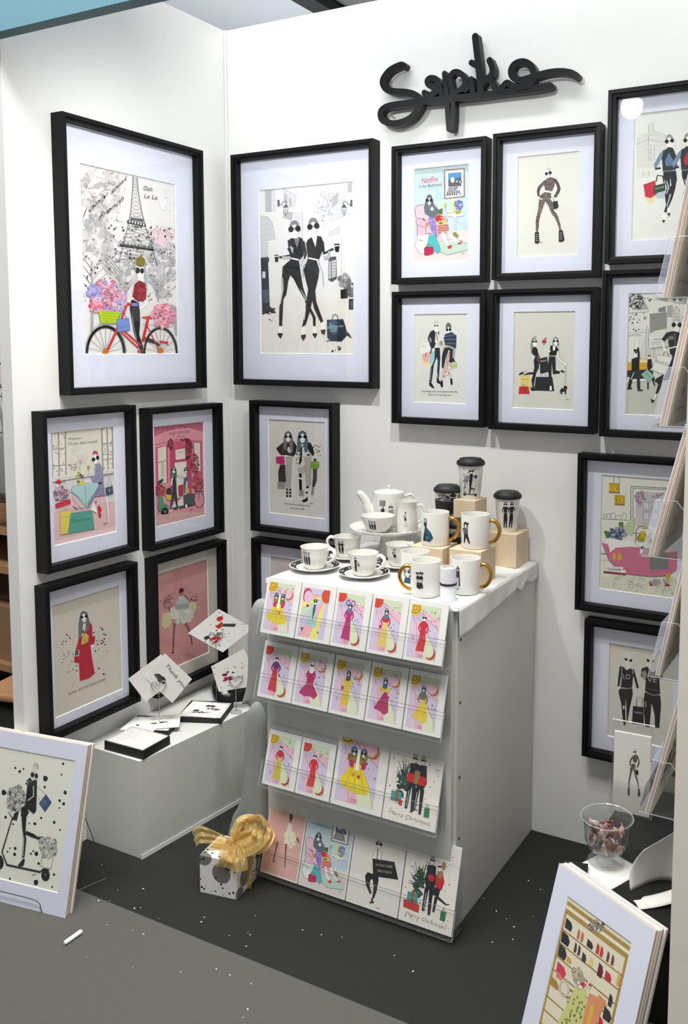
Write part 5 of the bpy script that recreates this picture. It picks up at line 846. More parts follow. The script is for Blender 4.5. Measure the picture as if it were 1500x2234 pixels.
# greeting cards ------------------------------------------------------------------------------------------------
def zodiac(sun, dress, top, hair, style, seed, moon='low', big=False, prop=None):
    a = Art(.082, .118, (206, 194, 214), seed=seed); ln = (150, 110, 110)
    a.poly([(0, 0), (100, 0), (100, 34), (70, 26), (40, 14), (18, 10), (0, 24)], (206, 216, 186)); a.line([(18, 8), (45, 16), (70, 28), (100, 34)], 1.2, ln)
    a.poly([(30, 14), (60, 22), (100, 36), (100, 62), (84, 52), (60, 40)], (232, 186, 202)); a.line([(36, 22), (62, 42), (84, 54), (100, 64)], 1.2, ln)
    a.poly([(0, 40), (16, 48), (30, 80), (26, 110), (34, 150), (0, 150)], (212, 200, 222)); a.poly([(10, 30), (24, 50), (34, 90), (40, 150), (26, 150), (20, 100)], (234, 190, 204)); a.line([(8, 32), (22, 56), (30, 100), (36, 150)], 1, ln)
    a.poly([(58, 80), (72, 92), (92, 120), (100, 150), (55, 150), (52, 110)], (222, 228, 196)); a.line([(50, 60), (66, 84), (88, 112), (98, 150)], 1, ln); a.poly([(60, 50), (84, 56), (100, 66), (100, 130), (84, 104), (66, 78)], (208, 198, 220))
    if sun == 'red':
        a.ell(10, 8, 20, 20, (204, 66, 46), n=20)
    else:
        a.ell(12, 10, 22, 22, (222, 186, 50), n=20); a.ring(12, 10, 15, 15, 3, (150, 110, 30)); a.ring(12, 10, 7, 7, 2.5, (150, 110, 30))
    for k in range(6):
        an = math.radians(8+k*16); a.line([(10+22*math.cos(an), 10+22*math.sin(an)), (10+(34+8*(k % 2))*math.cos(an), 10+(34+8*(k % 2))*math.sin(an))], 1, ln)
    if moon == 'low': a.ell(80, 132, 18, 18, (178, 70, 46), n=18); a.ell(74, 127, 17, 17, (222, 228, 196), n=18)
    else: a.ell(82, 34, 16, 16, (190, 120, 60), n=18); a.ell(77, 30, 15, 15, (234, 190, 204), n=18)
    for _ in range(9): a.ell(a.r.uniform(60, 95), a.r.uniform(12, 90), 2, 2, (96, 60, 84), n=5, wob=.4)
    x0, y0 = a.r.uniform(8, 20), a.r.uniform(88, 122); tc_ = a.r.choice([(200, 60, 70), (70, 110, 180), (214, 160, 60)]); a.line([(x0, y0), (x0+10, y0+1), (x0+5, y0+9), (x0, y0)], 1.6, tc_)
    cx = 46 if not big else 48; R_ = random.Random(seed)
    a.poly([(cx-4, 128), (cx+8, 128), (cx+14, 148), (cx-8, 148)], (232, 176, 196)); a.line([(cx-6, 140), (cx+12, 141)], 1.2, (176, 60, 100)); a.line([(cx-4, 145), (cx+10, 145)], 1.2, (176, 60, 100))
    if style == 'gown': a.poly([(cx-7, 62), (cx+9, 62), (cx+14, 98), (cx+12, 130), (cx-16, 130), (cx-10, 98)], dress)
    elif style == 'full': a.poly([(cx-10, 66), (cx+10, 66), (cx+40, 112), (cx+34, 124), (cx+10, 128), (cx-14, 124), (cx-38, 116), (cx-40, 106)], dress); [a.line([(cx-8+k*8, 72), (cx-26+k*26, 122)], 1, (180, 140, 30)) for k in range(3)]
    elif style == 'ruffle': a.poly([(cx-11, 56), (cx+13, 56), (cx+14, 90), (cx+36, 118), (cx+24, 132), (cx+8, 126), (cx-12, 130), (cx-34, 122), (cx-26, 108), (cx-12, 92)], dress)
    elif style == 'swing': a.poly([(cx+2, 66), (cx+16, 68), (cx+24, 122), (cx+10, 132), (cx-4, 124), (cx-30, 118), (cx-20, 104)], dress)
    elif style == 'column': a.poly([(cx-6, 62), (cx+8, 62), (cx+16, 138), (cx-18, 134)], dress)
    a.poly([(cx-11, 50), (cx-4, 44), (cx+6, 44), (cx+14, 50), (cx+11, 66), (cx-9, 66)], top); a.line([(cx-10, 52), (cx-15, 66), (cx-8, 76)], [5, 5, 3], top); a.line([(cx+13, 52), (cx+18, 66), (cx+12, 76)], [5, 5, 3], top)
    if prop == 'twins': a.ell(cx-12, 40, 9, 9, hair); a.ell(cx+14, 40, 9, 9, hair); a.blob(cx-14, 56, 9, 10, 14, 3, 5, [(150, 130, 40), (120, 104, 40)]); a.blob(cx+16, 56, 9, 10, 14, 3, 5, [(150, 130, 40), (120, 104, 40)]); a.poly([(cx-2, 36), (cx+4, 36), (cx+6, 80), (cx-4, 80)], WHITE); a.ell(cx-14, 68, 6, 8, (190, 30, 90)); a.ell(cx+17, 68, 6, 8, (190, 30, 90)); a.ell(cx-6, 90, 4, 4, (220, 140, 60)); a.ell(cx+8, 92, 4, 4, (196, 60, 80)); a.head(cx-11, 42, 4.5, hair, 'bob'); a.head(cx+13, 42, 4.5, hair, 'bob')
    else:
        if hair: a.poly([(cx-6, 30), (cx+1, 24), (cx+9, 30), (cx+10, 52), (cx+4, 58), (cx-7, 56)], hair)
        if prop == 'horns': a.ring(cx-8, 27, 7, 8, 3.4, (96, 90, 150), 60, 330, 12); a.ring(cx+11, 27, 7, 8, 3.4, (96, 90, 150), 210, 480, 12)
        a.head(cx+1, 34, 4.6, hair or (60, 60, 70), 'bob' if hair else 'bald')
    if prop == 'bag': a.ell(cx-15, 80, 5, 6, (190, 30, 100))
    if prop == 'ball': a.ell(cx+18, 84, 4, 4, (206, 50, 50))
    return a
def fan_card(seed):   # rays card with a mint gown
    a = Art(.082, .118, (206, 196, 222), seed=seed); fan = [(234, 224, 130), (236, 176, 182), (206, 196, 222), (196, 216, 190), (234, 224, 130), (238, 180, 168)]
    for k in range(6):
        a0, a1 = math.radians(95+k*14), math.radians(95+(k+1)*14); a.poly([(88, 18), (88+190*math.cos(a0), 18+190*math.sin(a0)), (88+190*math.cos(a1), 18+190*math.sin(a1))], fan[k]); a.line([(88, 18), (88+190*math.cos(a1), 18+190*math.sin(a1))], 1, (150, 110, 110))
    a.ell(90, 18, 20, 22, (206, 76, 48), n=20); a.ell(16, 24, 18, 22, (196, 60, 60), n=18); a.ell(20, 28, 16, 19, (220, 190, 210), n=18)
    a.poly([(40, 60), (58, 62), (64, 118), (26, 112)], (170, 206, 196)); a.poly([(46, 48), (54, 48), (54, 66), (48, 100), (44, 66)], (70, 84, 100)); a.head(50, 40, 4.4, (70, 80, 110), 'bob'); a.line([(40, 36), (60, 34)], 3, (70, 80, 110)); a.ell(22, 56, 5, 5, (130, 60, 90), n=5, wob=.3); a.poly([(8, 122), (20, 124), (14, 136)], (130, 30, 40)); a.ell(74, 130, 3, 3, (90, 60, 80)); return a
def xmas(seed, kiss=False, w=.118, h=.168):
    a = Art(w, h, (236, 231, 222), seed=seed)
    a.dots(4, 6, 96, 146, 60, .8, 1.4, [(110, 116, 110), (150, 150, 146), (90, 110, 100)])
    for k in range(22):
        an = math.radians(a.r.uniform(150, 300)); r_ = a.r.uniform(16, 32); a.line([(32, 82), (32+r_*math.cos(an)*.8, 70+r_*math.sin(an)*1.2)], [3, .6], a.r.choice([(54, 84, 70), (40, 66, 58), (80, 110, 92)]))
    a.blob(30, 78, 10, 26, 40, 2, 5, [(54, 84, 70), (40, 66, 58)])
    for cx in ((48, 64) if not kiss else (50,)):
        a.poly([(cx-8, 40), (cx+8, 38), (cx+12, 70), (cx+6, 84), (cx-6, 84), (cx-10, 62)], (34, 36, 40)); a.line([(cx-4, 82), (cx-6, 124)], [8, 5], (30, 32, 36)); a.line([(cx+5, 82), (cx+6, 128)], [8, 5], (30, 32, 36)); a.line([(cx-8, 50), (cx-12, 66)], 1.5, (220, 220, 220)); a.line([(cx-4, 90), (cx-5, 120)], 1.2, (200, 204, 206)); a.ell(cx, 30, 4.5, 8, (240, 236, 230)); a.ring(cx, 30, 4.7, 8.2, .8, (150, 146, 140), 0, 360, 14); a.ell(cx, 24, 5, 4.2, (166, 162, 154)); a.line([(cx-4.5, 30), (cx+4.5, 30)], 3, K)
    if kiss:
        a.poly([(60, 54), (72, 44), (78, 62), (74, 78), (62, 76)], (200, 46, 46)); a.ell(68, 50, 6, 8, (160, 130, 90)); a.ell(66, 38, 4.6, 8, (236, 230, 222)); a.line([(62, 38), (71, 36)], 3, K); a.ell(73, 34, 4, 7, (170, 130, 80)); a.poly([(58, 76), (72, 76), (70, 92), (58, 90)], (34, 36, 40)); a.line([(66, 92), (64, 120)], [6, 4], (34, 36, 40)); a.line([(68, 92), (86, 100)], [5, 3], (34, 36, 40)); a.line([(86, 100), (92, 98)], 2, (160, 40, 50)); a.ell(52, 62, 7, 6, (190, 40, 44))
    else:
        a.poly([(36, 58), (74, 60), (74, 76), (36, 74)], (200, 44, 44)); a.poly([(50, 52), (62, 52), (58, 76), (52, 76)], (150, 124, 70))
    a.poly([(10, 98), (30, 98), (32, 116), (10, 116)], (70, 150, 150)); a.poly([(18, 94), (24, 94), (24, 116), (18, 116)], (130, 100, 70)); a.poly([(4, 114), (36, 116), (36, 130), (5, 128)] if kiss else [(26, 112), (34, 112), (33, 122), (26, 120)], (196, 50, 46)); a.poly([(78, 114), (88, 113), (88, 130), (78, 130)], (40, 120, 80)); a.line([(80, 114), (83, 106), (86, 113)], 1, (40, 100, 70))
    a.text('Merry Christmas', (10, 140), (90, 143), 6.5, (190, 176, 170), .4); return a
def black_sign(w=.122, h=.168):
    a = Art(w, h, (229, 225, 217), seed=77)
    a.poly([(40, 44), (48, 38), (56, 44), (56, 62), (40, 62)], (236, 234, 230)); a.line([(42, 48), (36, 58), (44, 66)], [6, 5, 3], (236, 234, 230)); a.line([(48, 40), (49, 60)], 1.6, K); a.poly([(34, 88), (56, 88), (58, 96), (57, 118), (54, 132), (50, 132), (50, 112), (46, 98), (42, 100), (42, 112), (48, 124), (44, 126), (34, 112), (30, 96)], (34, 32, 34)); a.line([(50, 132), (51, 142)], 4, (50, 44, 44)); a.line([(46, 142), (55, 138)], 3, (50, 44, 44))
    a.poly([(40, 60), (84, 54), (96, 84), (46, 92)], (34, 34, 36)); a.text('IF IT\'S NOT CHANEL', (48, 72), (82, 66), 4.4, (190, 188, 182)); a.text('TAKE IT BACK', (52, 82), (82, 77), 4.4, (190, 188, 182)); a.line([(38, 62), (40, 46), (48, 40), (57, 46), (57, 60)], .9, (150, 146, 140)); a.head(49, 30, 4.6, (176, 170, 160), 'bob'); a.ring(49, 32, 4.1, 7.2, .7, (150, 146, 140), 0, 360, 14); a.line([(60, 146), (68, 147)], 1.2, DG); return a
def gold_pink(w=.112, h=.168): 
    a = Art(w, h, (222, 178, 168), seed=61); a.poly([(0, 0), (100, 0), (100, 60), (0, 90)], (226, 182, 172))
    a.poly([(56, 42), (66, 44), (68, 60), (54, 60)], (240, 238, 230)); a.ell(60, 34, 4, 7, (150, 100, 90)); a.ell(60, 28, 5, 4, (60, 36, 40)); a.line([(56, 33), (65, 33)], 3, K); a.blob(66, 74, 16, 12, 30, 4, 8, [(226, 222, 196), (236, 232, 212)]); a.line([(84, 66), (92, 74)], 4, (110, 76, 70)); a.line([(58, 84), (64, 130)], [5, 3], (130, 90, 84)); a.line([(34, 86), (30, 124)], [5, 3], (130, 90, 84)); a.line([(28, 125), (36, 126)], 2.4, (110, 60, 64)); return a
Q1 = [(0, 0), (100, 0), (100, 150), (0, 150)]
ROWS = [  # top y, bottom y, z bottom, list of (x0, x1, height, art, label, bag colour)
 (-.517, -.556, .6565, [
  (.552, .655, .138, zodiac('gold', (226, 206, 50), (130, 116, 50), (96, 116, 140), 'full', 101, 'high', prop='twins'), 'greeting card with twin figures in a wide yellow gown, top rack, far left'),
  (.658, .759, .138, fan_card(102), 'greeting card with pastel rays and a mint gown, second in the top rack'),
  (.761, .860, .138, zodiac('red', (178, 34, 110), (178, 34, 110), (110, 104, 150), 'column', 103, prop='horns'), 'greeting card with curled horns and magenta column gown, middle of top rack'),
  (.863, .960, .138, zodiac('red', (226, 200, 110), (190, 40, 70), (96, 116, 130), 'column', 104, prop='bag'), 'greeting card with red top and pale yellow skirt, fourth in the top rack'),
  (.962, 1.062, .138, zodiac('gold', (200, 36, 56), (200, 36, 56), None, 'gown', 105), 'greeting card with slim red gown, right end of the top rack')]),
 (-.517, -.556, .4885, [
  (.540, .644, .138, zodiac('red', (196, 40, 60), (110, 40, 110), None, 'column', 111, prop='ball'), 'greeting card with half purple half red gown, second rack, far left'),
  (.647, .752, .138, zodiac('gold', (176, 34, 100), (176, 34, 100), (236, 232, 226), 'ruffle', 112, 'high'), 'greeting card with ruffled magenta gown, second in the second rack'),
  (.756, .856, .138, zodiac('gold', (222, 190, 60), (222, 190, 60), (80, 76, 80), 'gown', 113, 'high', prop='bag'), 'greeting card with puff-sleeved yellow gown, middle of second rack'),
  (.859, .959, .138, zodiac('gold', (176, 34, 96), (222, 190, 60), (70, 90, 120), 'swing', 114, 'high'), 'greeting card with yellow top and swinging magenta skirt, fourth in second rack'),
  (.962, 1.060, .138, zodiac('gold', (228, 202, 60), (130, 110, 60), (90, 110, 130), 'swing', 115, 'high'), 'greeting card with brown jacket and yellow skirt, right end of second rack')]),
 (-.517, -.557, .2615, [
  (.553, .653, .134, zodiac('gold', (206, 186, 70), (196, 36, 60), None, 'column', 121), 'small greeting card with red top and olive skirt, third rack, far left'),
  (.656, .757, .134, zodiac('red', (206, 44, 56), (206, 44, 56), None, 'gown', 122), 'small greeting card with red caped gown, second in the third rack'),
  (.761, .905, .193, zodiac('gold', (230, 208, 40), (130, 116, 50), (100, 112, 124), 'full', 123, 'high', prop='twins'), 'large greeting card with twin figures in yellow capes, third rack'),
  (.908, 1.049, .193, xmas(124), 'christmas card with two men holding a red gift, right end of third rack')]),
 (-.517, -.558, .0235, [
  (.545, .661, .193, gold_pink(), 'pink greeting card with tulle-skirted dancers, lowest rack, behind the gold bow'),
  (.664, .803, .193, art_armchair([(372, 548), (1105, 478), (1090, 1775), (370, 1808)], .122, .176, 31), 'pale blue greeting card with a pink armchair scene, lowest rack'),
  (.806, .950, .193, black_sign(), 'cream greeting card with a woman holding a black placard, lowest rack'),
  (.953, 1.093, .193, xmas(134, True), 'christmas card with an embracing couple, right end of lowest rack')])]
M_bag = thin('cellophane_sleeve', (0.985, 0.985, 0.985), ior=1.38, haze=0.015)
for ri, (yt, yb, zb, cards) in enumerate(ROWS):
    zt = zb+.132; lean = math.atan2(yt-yb, .138)
    word = ['top', 'second', 'third', 'lowest'][ri]
    x0 = min(c[0] for c in cards)-.004; x1 = max(c[1] for c in cards)+.006
    rk = thing('acrylic_card_rack', ((x0+x1)/2, -.5145, zb-.004), 0, 'clear acrylic card rack on the plinth front, %s of the four tiers' % word, 'card rack', 'acrylic card racks on the plinth front')
    hw = (x1-x0)/2; d = yb+.5145
    MB().box(-hw, hw, -.002, 0, 0, .15).build('back_plate', M_acr, rk, fix=True)
    MB().hexa([(-hw, d-.012, -.002), (hw, d-.012, -.002), (hw, -.002, -.002), (-hw, -.002, -.002)], [(-hw, d-.012, 0), (hw, d-.012, 0), (hw, -.002, 0), (-hw, -.002, 0)]).build('ledge', M_acr, rk)
    s_ = math.tan(lean); hl = .062
    fl_ = MB().add([(-hw, d-.0095, 0), (hw, d-.0095, 0), (hw, d-.0095+s_*hl, hl), (-hw, d-.0095+s_*hl, hl)], [(0, 1, 2, 3)]).build('front_lip', M_acr, rk, fix=False)
    MB().tube([(-hw, d-.0095+s_*hl, hl), (hw, d-.0095+s_*hl, hl)], .0007, 5).build('lip_edge', mat('lip_edge_grey', (120, 120, 118), .3), fl_)
    for sx in (-1, 1):
        ec_ = MB().add([(sx*hw, d-.0095, 0), (sx*hw, -.002, 0), (sx*hw, -.002, .08), (sx*hw, d-.0095+s_*hl, hl)], [(0, 1, 2, 3)]).build('end_cheek', M_acr, rk, fix=False)
        MB().tube([(sx*hw, d-.0095, 0), (sx*hw, d-.0095+s_*hl, hl)], .0008, 5).build('cheek_edge', M_acre, ec_)
    for ci, (cx0, cx1, hh, art, lab) in enumerate(cards):
        w_ = cx1-cx0
        t = thing('greeting_card', ((cx0+cx1)/2, yb, zb), 0, lab, 'card', 'greeting cards on the racks')
        t.rotation_euler = (-lean, 0, 0)
        MB().box(-w_/2, w_/2, -.0008, .0035, 0, hh).build('envelope', M_card, t)
        sc = (w_*.80)/art.w if art.w < .09 else 1.0
        aw, ah = (w_*.76, hh*.86) if art.w < .09 else (w_*.95, hh*.94)
        m0 = (-w_/2 + w_*.07) if art.w < .09 else (-w_/2+w_*.02)
        fx, fy = aw/art.w, ah/art.h; zz = hh*.06 if art.w < .09 else hh*.02
        art.build('print', t, fn=lambda x, y, z, m0=m0, fx=fx, fy=fy, zz=zz: (m0+x*fx, -.0009-z, zz+y*fy), maxd=.001)
        MB().add([(-w_/2-.001, -.0022, -.001), (w_/2+.001, -.0022, -.001), (w_/2+.001, -.0022, hh+.003), (-w_/2-.001, -.0022, hh+.003)], [(0, 1, 2, 3)]).build('cellophane', M_bag, t, fix=False)
# grey curved panels at the left of the plinth
M_felt = mat('grey_felt', (150, 153, 150), .9, bump=.1, bscale=300)
def puffy(name, outline, y, thick, label):
    t = thing(name, (0, 0, 0), 0, label, 'panel', 'grey curved panels beside the plinth')
    oc = list(outline)+[outline[0]]; outline = [(p.x, p.y) for p in smoothpts([(x, z, 0) for x, z in oc], 5)][:-1]
    outline = [(x, max(z, 0.0)) for x, z in outline]; zs = [p[1] for p in outline]; n = len(outline); mb = MB(); cx = sum(p[0] for p in outline)/n; cz = sum(zs)/n
    t.location = (cx, y, 0)
    rings = []
    for s_, dy in ((1.0, 0.0), (.97, -.25), (.88, -.6), (.7, -.9), (.4, -1.0)):
        rings.append([(cx+(x-cx)*s_-cx, dy*thick, cz+(z-cz)*(1-(1-s_)*.35)) for x, z in outline])
    vs = [p for r in rings for p in r]; fs = []
    for i in range(len(rings)-1):
        for k in range(n): fs.append((i*n+k, i*n+(k+1) % n, (i+1)*n+(k+1) % n, (i+1)*n+k))
    fs.append(tuple((len(rings)-1)*n+k for k in range(n))); fs.append(tuple(range(n-1, -1, -1)))
    mb.add(vs, fs); mb.build('panel_body', M_felt, t, smooth=True)
puffy('curved_panel', [(.398, .400), (.414, .445), (.422, .488), (.425, .55), (.427, .611), (.431, .652), (.445, .688), (.462, .700), (.480, .699), (.494, .680), (.502, .640), (.506, .560), (.505, .470), (.505, .0), (.455, .0), (.440, .36)], -.440, .020, 'upper grey rounded panel beside the left edge of the card racks')
puffy('curved_panel', [(.385, .088), (.408, .125), (.422, .164), (.430, .204), (.436, .289), (.439, .327), (.441, .369), (.450, .408), (.464, .427), (.482, .427), (.497, .406), (.505, .370), (.506, .280), (.502, .160), (.500, .0), (.372, .0)], -.470, .020, 'lower grey rounded panel beside the card racks, flaring out towards the floor')
# ------------------------------------------------------------------ porcelain and blocks on the plinth
ZT = .7810
def decal(art, parent, prof, th0, z0, name='decal'):
    # wrap a small print round a vessel wall; prof lists (height, outer radius)
    def rad(z):
        for (za, ra), (zb_, rb) in zip(prof, prof[1:]):
            if z <= zb_: return ra+(rb-ra)*(z-za)/(zb_-za)
        return prof[-1][1]
    rm = rad(z0+art.h/2)
    def fn(x, y, z):
        zz = z0+y; rr = rad(zz); a_ = th0+(x-art.w/2)/rm; q = rr+.00035+z; return (q*math.cos(a_), q*math.sin(a_), zz)
    return art.build(name, parent, fn=fn, maxd=.0005, fine=.0035)
def mini(kind, w, h, seed):
    a = Art(w, h, seed=seed, bg=False)
    D = (38, 38, 42)
    if kind == 'three':
        for i, x in enumerate((22, 50, 78)):
            a.ell(x, 14+i*3, 7, 11, (70, 66, 66)); a.poly([(x-8, 26), (x+8, 26), (x+10, 62), (x-10, 62)], (150, 150, 150)); a.line([(x-5, 60), (x-3, 140)], [12, 7], D); a.line([(x+5, 60), (x+6, 138)], [12, 7], D)
    elif kind == 'two':
        for i, x in enumerate((32, 68)):
            a.head(x, 16, 7, (110, 110, 112), 'bob'); a.poly([(x-12, 28), (x+12, 28), (x+9, 60), (x-9, 60)], D); a.line([(x-12, 32), (x-20, 50), (x-12, 60)], [6, 5, 4], D); a.line([(x+12, 32), (x+20, 48), (x+28, 42)], [6, 5, 4], D); a.poly([(x-9, 62), (x+9, 62), (x+12, 84), (x+8, 142), (x+1, 142), (x, 100), (x-8, 142), (x-14, 142), (x-12, 84)], D)
    elif kind == 'one':
        a.head(48, 14, 9, (80, 70, 70), 'up'); a.poly([(34, 28), (62, 28), (58, 58), (38, 58)], (170, 168, 166)); a.line([(36, 32), (22, 52), (36, 64)], [8, 7, 5], D); a.poly([(36, 58), (60, 58), (66, 90), (34, 90)], D); a.line([(42, 88), (44, 142)], [11, 6], (196, 190, 186)); a.line([(58, 88), (74, 138)], [11, 6], (196, 190, 186)); a.line([(40, 143), (50, 143)], 5, D); a.line([(70, 141), (82, 143)], 5, D)
    elif kind == 'shopper':
        a.head(40, 12, 8, (70, 60, 60), 'bob'); a.poly([(28, 24), (54, 24), (52, 70), (30, 70)], D); a.line([(54, 28), (72, 50), (60, 62)], [8, 6, 4], D); a.poly([(60, 60), (86, 56), (88, 84), (62, 86)], (150, 120, 90)); a.poly([(30, 68), (54, 68), (48, 146), (40, 146), (40, 100), (32, 146), (22, 146)], D)
    elif kind == 'dress':
        a.head(34, 12, 8, (70, 60, 56), 'long', glass=False); a.poly([(26, 26), (46, 26), (46, 58), (30, 58)], (50, 60, 70)); a.poly([(30, 56), (46, 56), (80, 84), (98, 120), (70, 146), (40, 140), (14, 146), (20, 100)], (44, 84, 104)); a.blob(55, 115, 28, 24, 20, 5, 12, [(34, 66, 88), (70, 116, 134), (24, 40, 60)]); a.poly([(22, 90), (34, 90), (30, 146), (10, 140)], (30, 34, 44))
    elif kind == 'bust':
        a.blob(50, 18, 26, 10, 12, 5, 10, [D, (70, 66, 70)]); a.poly([(30, 26), (70, 26), (76, 70), (66, 100), (34, 100), (24, 70)], (150, 146, 140)); a.ell(50, 60, 20, 34, (240, 236, 230)); a.ell(38, 56, 14, 16, D); a.ell(62, 56, 14, 16, D); a.ell(50, 82, 5, 3, (170, 60, 70)); a.poly([(30, 96), (70, 96), (78, 140), (50, 148), (26, 136)], D); a.dots(10, 100, 90, 148, 18, 2, 4, [D, (120, 116, 110)])
    elif kind == 'blue':
        a.ell(50, 60, 40, 56, (50, 66, 92)); a.ell(50, 66, 28, 40, (236, 232, 226)); a.ell(34, 60, 14, 17, (40, 50, 70)); a.ell(66, 60, 14, 17, (40, 50, 70)); a.poly([(22, 110), (78, 110), (90, 150), (10, 150)], (60, 76, 100))
    elif kind == 'coats':
        for x in (34, 68): a.head(x, 14, 8, (90, 90, 94), 'long'); a.poly([(x-14, 30), (x+14, 30), (x+20, 120), (x+6, 124), (x+2, 70), (x-6, 124), (x-20, 116)], (60, 60, 64)); a.line([(x-5, 70), (x-6, 140)], [9, 7], (190, 190, 190)); a.line([(x+4, 70), (x+6, 144)], [9, 7], (170, 170, 170)); a.line([(x-8, 144), (x+10, 144)], 5, D)
    elif kind == 'curls':
        a.blob(50, 24, 30, 20, 22, 5, 10, [(40, 40, 42), (80, 78, 80)]); a.poly([(34, 34), (66, 34), (72, 84), (26, 84)], (90, 90, 92)); a.line([(36, 40), (12, 60), (30, 78)], [10, 9, 6], D); a.poly([(30, 84), (70, 84), (90, 146), (78, 146), (52, 104), (40, 146), (28, 146)], D); a.ell(50, 30, 9, 14, (236, 232, 226))
    elif kind == 'scoot':
        a.dots(2, 2, 98, 148, 60, 1.5, 4, [D, (120, 120, 120)]); a.head(56, 16, 8, (180, 180, 178), 'up'); a.poly([(48, 30), (64, 28), (64, 70), (44, 72)], D); a.poly([(46, 70), (62, 72), (56, 104), (50, 136), (44, 136), (46, 104)], D); a.line([(54, 104), (84, 112)], [7, 4], D); a.line([(22, 70), (8, 120), (20, 138), (84, 140)], 3.5, D); a.ell(10, 140, 9, 8, D); a.ell(88, 142, 9, 8, D); a.blob(28, 56, 16, 16, 24, 3, 6, [(160, 160, 158), (120, 120, 120)]); a.poly([(74, 40), (88, 34), (92, 52), (78, 56)], (50, 60, 76)); a.line([(64, 36), (78, 42)], 1.5, D)
    elif kind == 'cafe':
        a.poly([(4, 6), (44, 4), (44, 44), (4, 46)], (90, 88, 88)); [a.line([(8+k*9, 6), (8+k*9, 44)], 3, (200, 198, 194)) for k in range(4)]; a.line([(30, 46), (24, 140)], 6, D); a.poly([(16, 62), (40, 62), (36, 110), (44, 140), (12, 140)], (50, 48, 50)); a.ell(56, 108, 16, 8, (196, 192, 188)); a.line([(56, 112), (56, 142)], 4, (130, 128, 126)); a.poly([(66, 70), (92, 66), (98, 120), (66, 120)], (150, 148, 146)); a.head(78, 50, 9, (190, 186, 180), 'bob'); a.poly([(64, 116), (98, 116), (98, 144), (70, 144)], D)
    return a
CA = math.radians(-62)
def cup(x, y, kind, off, hang, label, saucer=True, slab=''):
    if saucer:
        s_ = thing('saucer', (x, y, ZT), 0, slab, 'saucer', 'patterned saucers on the plinth')
        prof = [(0, .002), (.024, .002), (.027, 0), (.030, .002), (.048, .0055), (.066, .0125), (.0675, .0140), (.066, .0148), (.047, .0080), (.030, .0045), (0, .0045)]
        MB().lathe(prof, 48).build('dish', M_cer, s_, smooth=True)
        MB().lathe([(.050, .00935), (.0645, .01445)], 48).build('rim_band', M_bk, s_, fix=False)
        mb = MB()
        for k in range(26):
            a_ = k*2*math.pi/26+.1*math.sin(k*5); r_ = .0575+.003*math.sin(k*3.1); q = .0022+.001*math.sin(k*2.3); zc = .0093+(r_-.050)*.352+.0006
            mb.add([(r_*math.cos(a_)+q*math.cos(t), r_*math.sin(a_)+q*math.sin(t), zc+q*.35*math.cos(t-a_)) for t in [j*math.pi/4 for j in range(8)]], [tuple(range(8))])
        mb.build('rim_spots', M_cer, s_, fix=False)
    t = thing('tea_cup', (x, y, ZT+(.0048 if saucer else 0)), 0, label, 'cup', 'white china tea cups on the plinth')
    prof = [(0, .003), (.018, .003), (.020, 0), (.024, .001), (.027, .006), (.0325, .018), (.0355, .036), (.0375, .057), (.0385, .0585), (.0368, .0585), (.0345, .036), (.031, .018), (.024, .007), (0, .006)]
    MB().lathe(prof, 44).build('bowl', M_cer, t, smooth=True)
    d_ = Vector((math.cos(CA+hang), math.sin(CA+hang), 0))
    pts = smoothpts([d_*.034+Vector((0, 0, .050)), d_*.048+Vector((0, 0, .054)), d_*.058+Vector((0, 0, .044)), d_*.055+Vector((0, 0, .028)), d_*.040+Vector((0, 0, .018)), d_*.031+Vector((0, 0, .018))], 5)
    MB().tube(pts, .0035, 10, flat=1.4).build('handle', M_cer, t, smooth=True)
    decal(mini(kind, .026, .040, int(x*1000)), t, [(.006, .0270), (.018, .0325), (.036, .0355), (.057, .0375)], CA+off, .012)
    return t
cup(.594, -.375, 'three', -.55, 1.25, 'tea cup printed with three figures, leftmost on the plinth', slab='black-rimmed saucer under the leftmost tea cup')
cup(.744, -.372, 'shopper', -.5, 1.2, 'tea cup printed with one shopper, nearest the card racks', slab='black-rimmed saucer under the cup nearest the card racks')
cup(.600, -.225, 'two', -.45, -1.75, 'tea cup with its handle to the left, behind the leftmost cup', slab='black-rimmed saucer under the rear tea cup with left handle')
cup(.776, -.240, 'one', -.35, 2.4, 'tea cup printed with a striding woman, behind the gold-handled mugs', slab='black-rimmed saucer partly behind the gold-handled mugs')
def mug(x, y, z, kind, off, hang, label, w_=.030, h_=.050, z0=.018):
    t = thing('gold_handled_mug', (x, y, z), 0, label, 'mug', 'white mugs with gold handles')
    prof = [(0, .003), (.029, .003), (.031, 0), (.034, .001), (.0355, .006), (.0362, .030), (.0365, .083), (.0362, .0848), (.0345, .0848), (.0338, .080), (.0335, .010), (.030, .006), (0, .006)]
    MB().lathe(prof, 48).build('body', M_cer, t, smooth=True)
    d_ = Vector((math.cos(CA+hang), math.sin(CA+hang), 0))
    pts = smoothpts([d_*.0355+Vector((0, 0, .068)), d_*.047+Vector((0, 0, .070)), d_*.060+Vector((0, 0, .058)), d_*.062+Vector((0, 0, .040)), d_*.053+Vector((0, 0, .022)), d_*.040+Vector((0, 0, .014)), d_*.0350+Vector((0, 0, .015))], 5)
    MB().tube(pts, .0042, 12, flat=1.3).build('handle', M_gold, t, smooth=True)
    decal(mini(kind, w_, h_, int(x*1000)), t, [(.006, .0355), (.030, .0362), (.083, .0365)], CA+off, z0)
    return t
mug(.963, -.446, ZT, 'bust', -.42, -1.55, 'gold-handled mug printed with a face in round glasses, front of the group', .034, .044, .022)
mug(.896, -.375, ZT, 'blue', -.55, 2.6, 'gold-handled mug with a blue portrait, behind the front mug', .030, .050, .010)
mug(1.036, -.378, ZT, 'coats', -.75, 1.35, 'gold-handled mug with two long-coated women, beside the paper roll', .034, .058, .012)
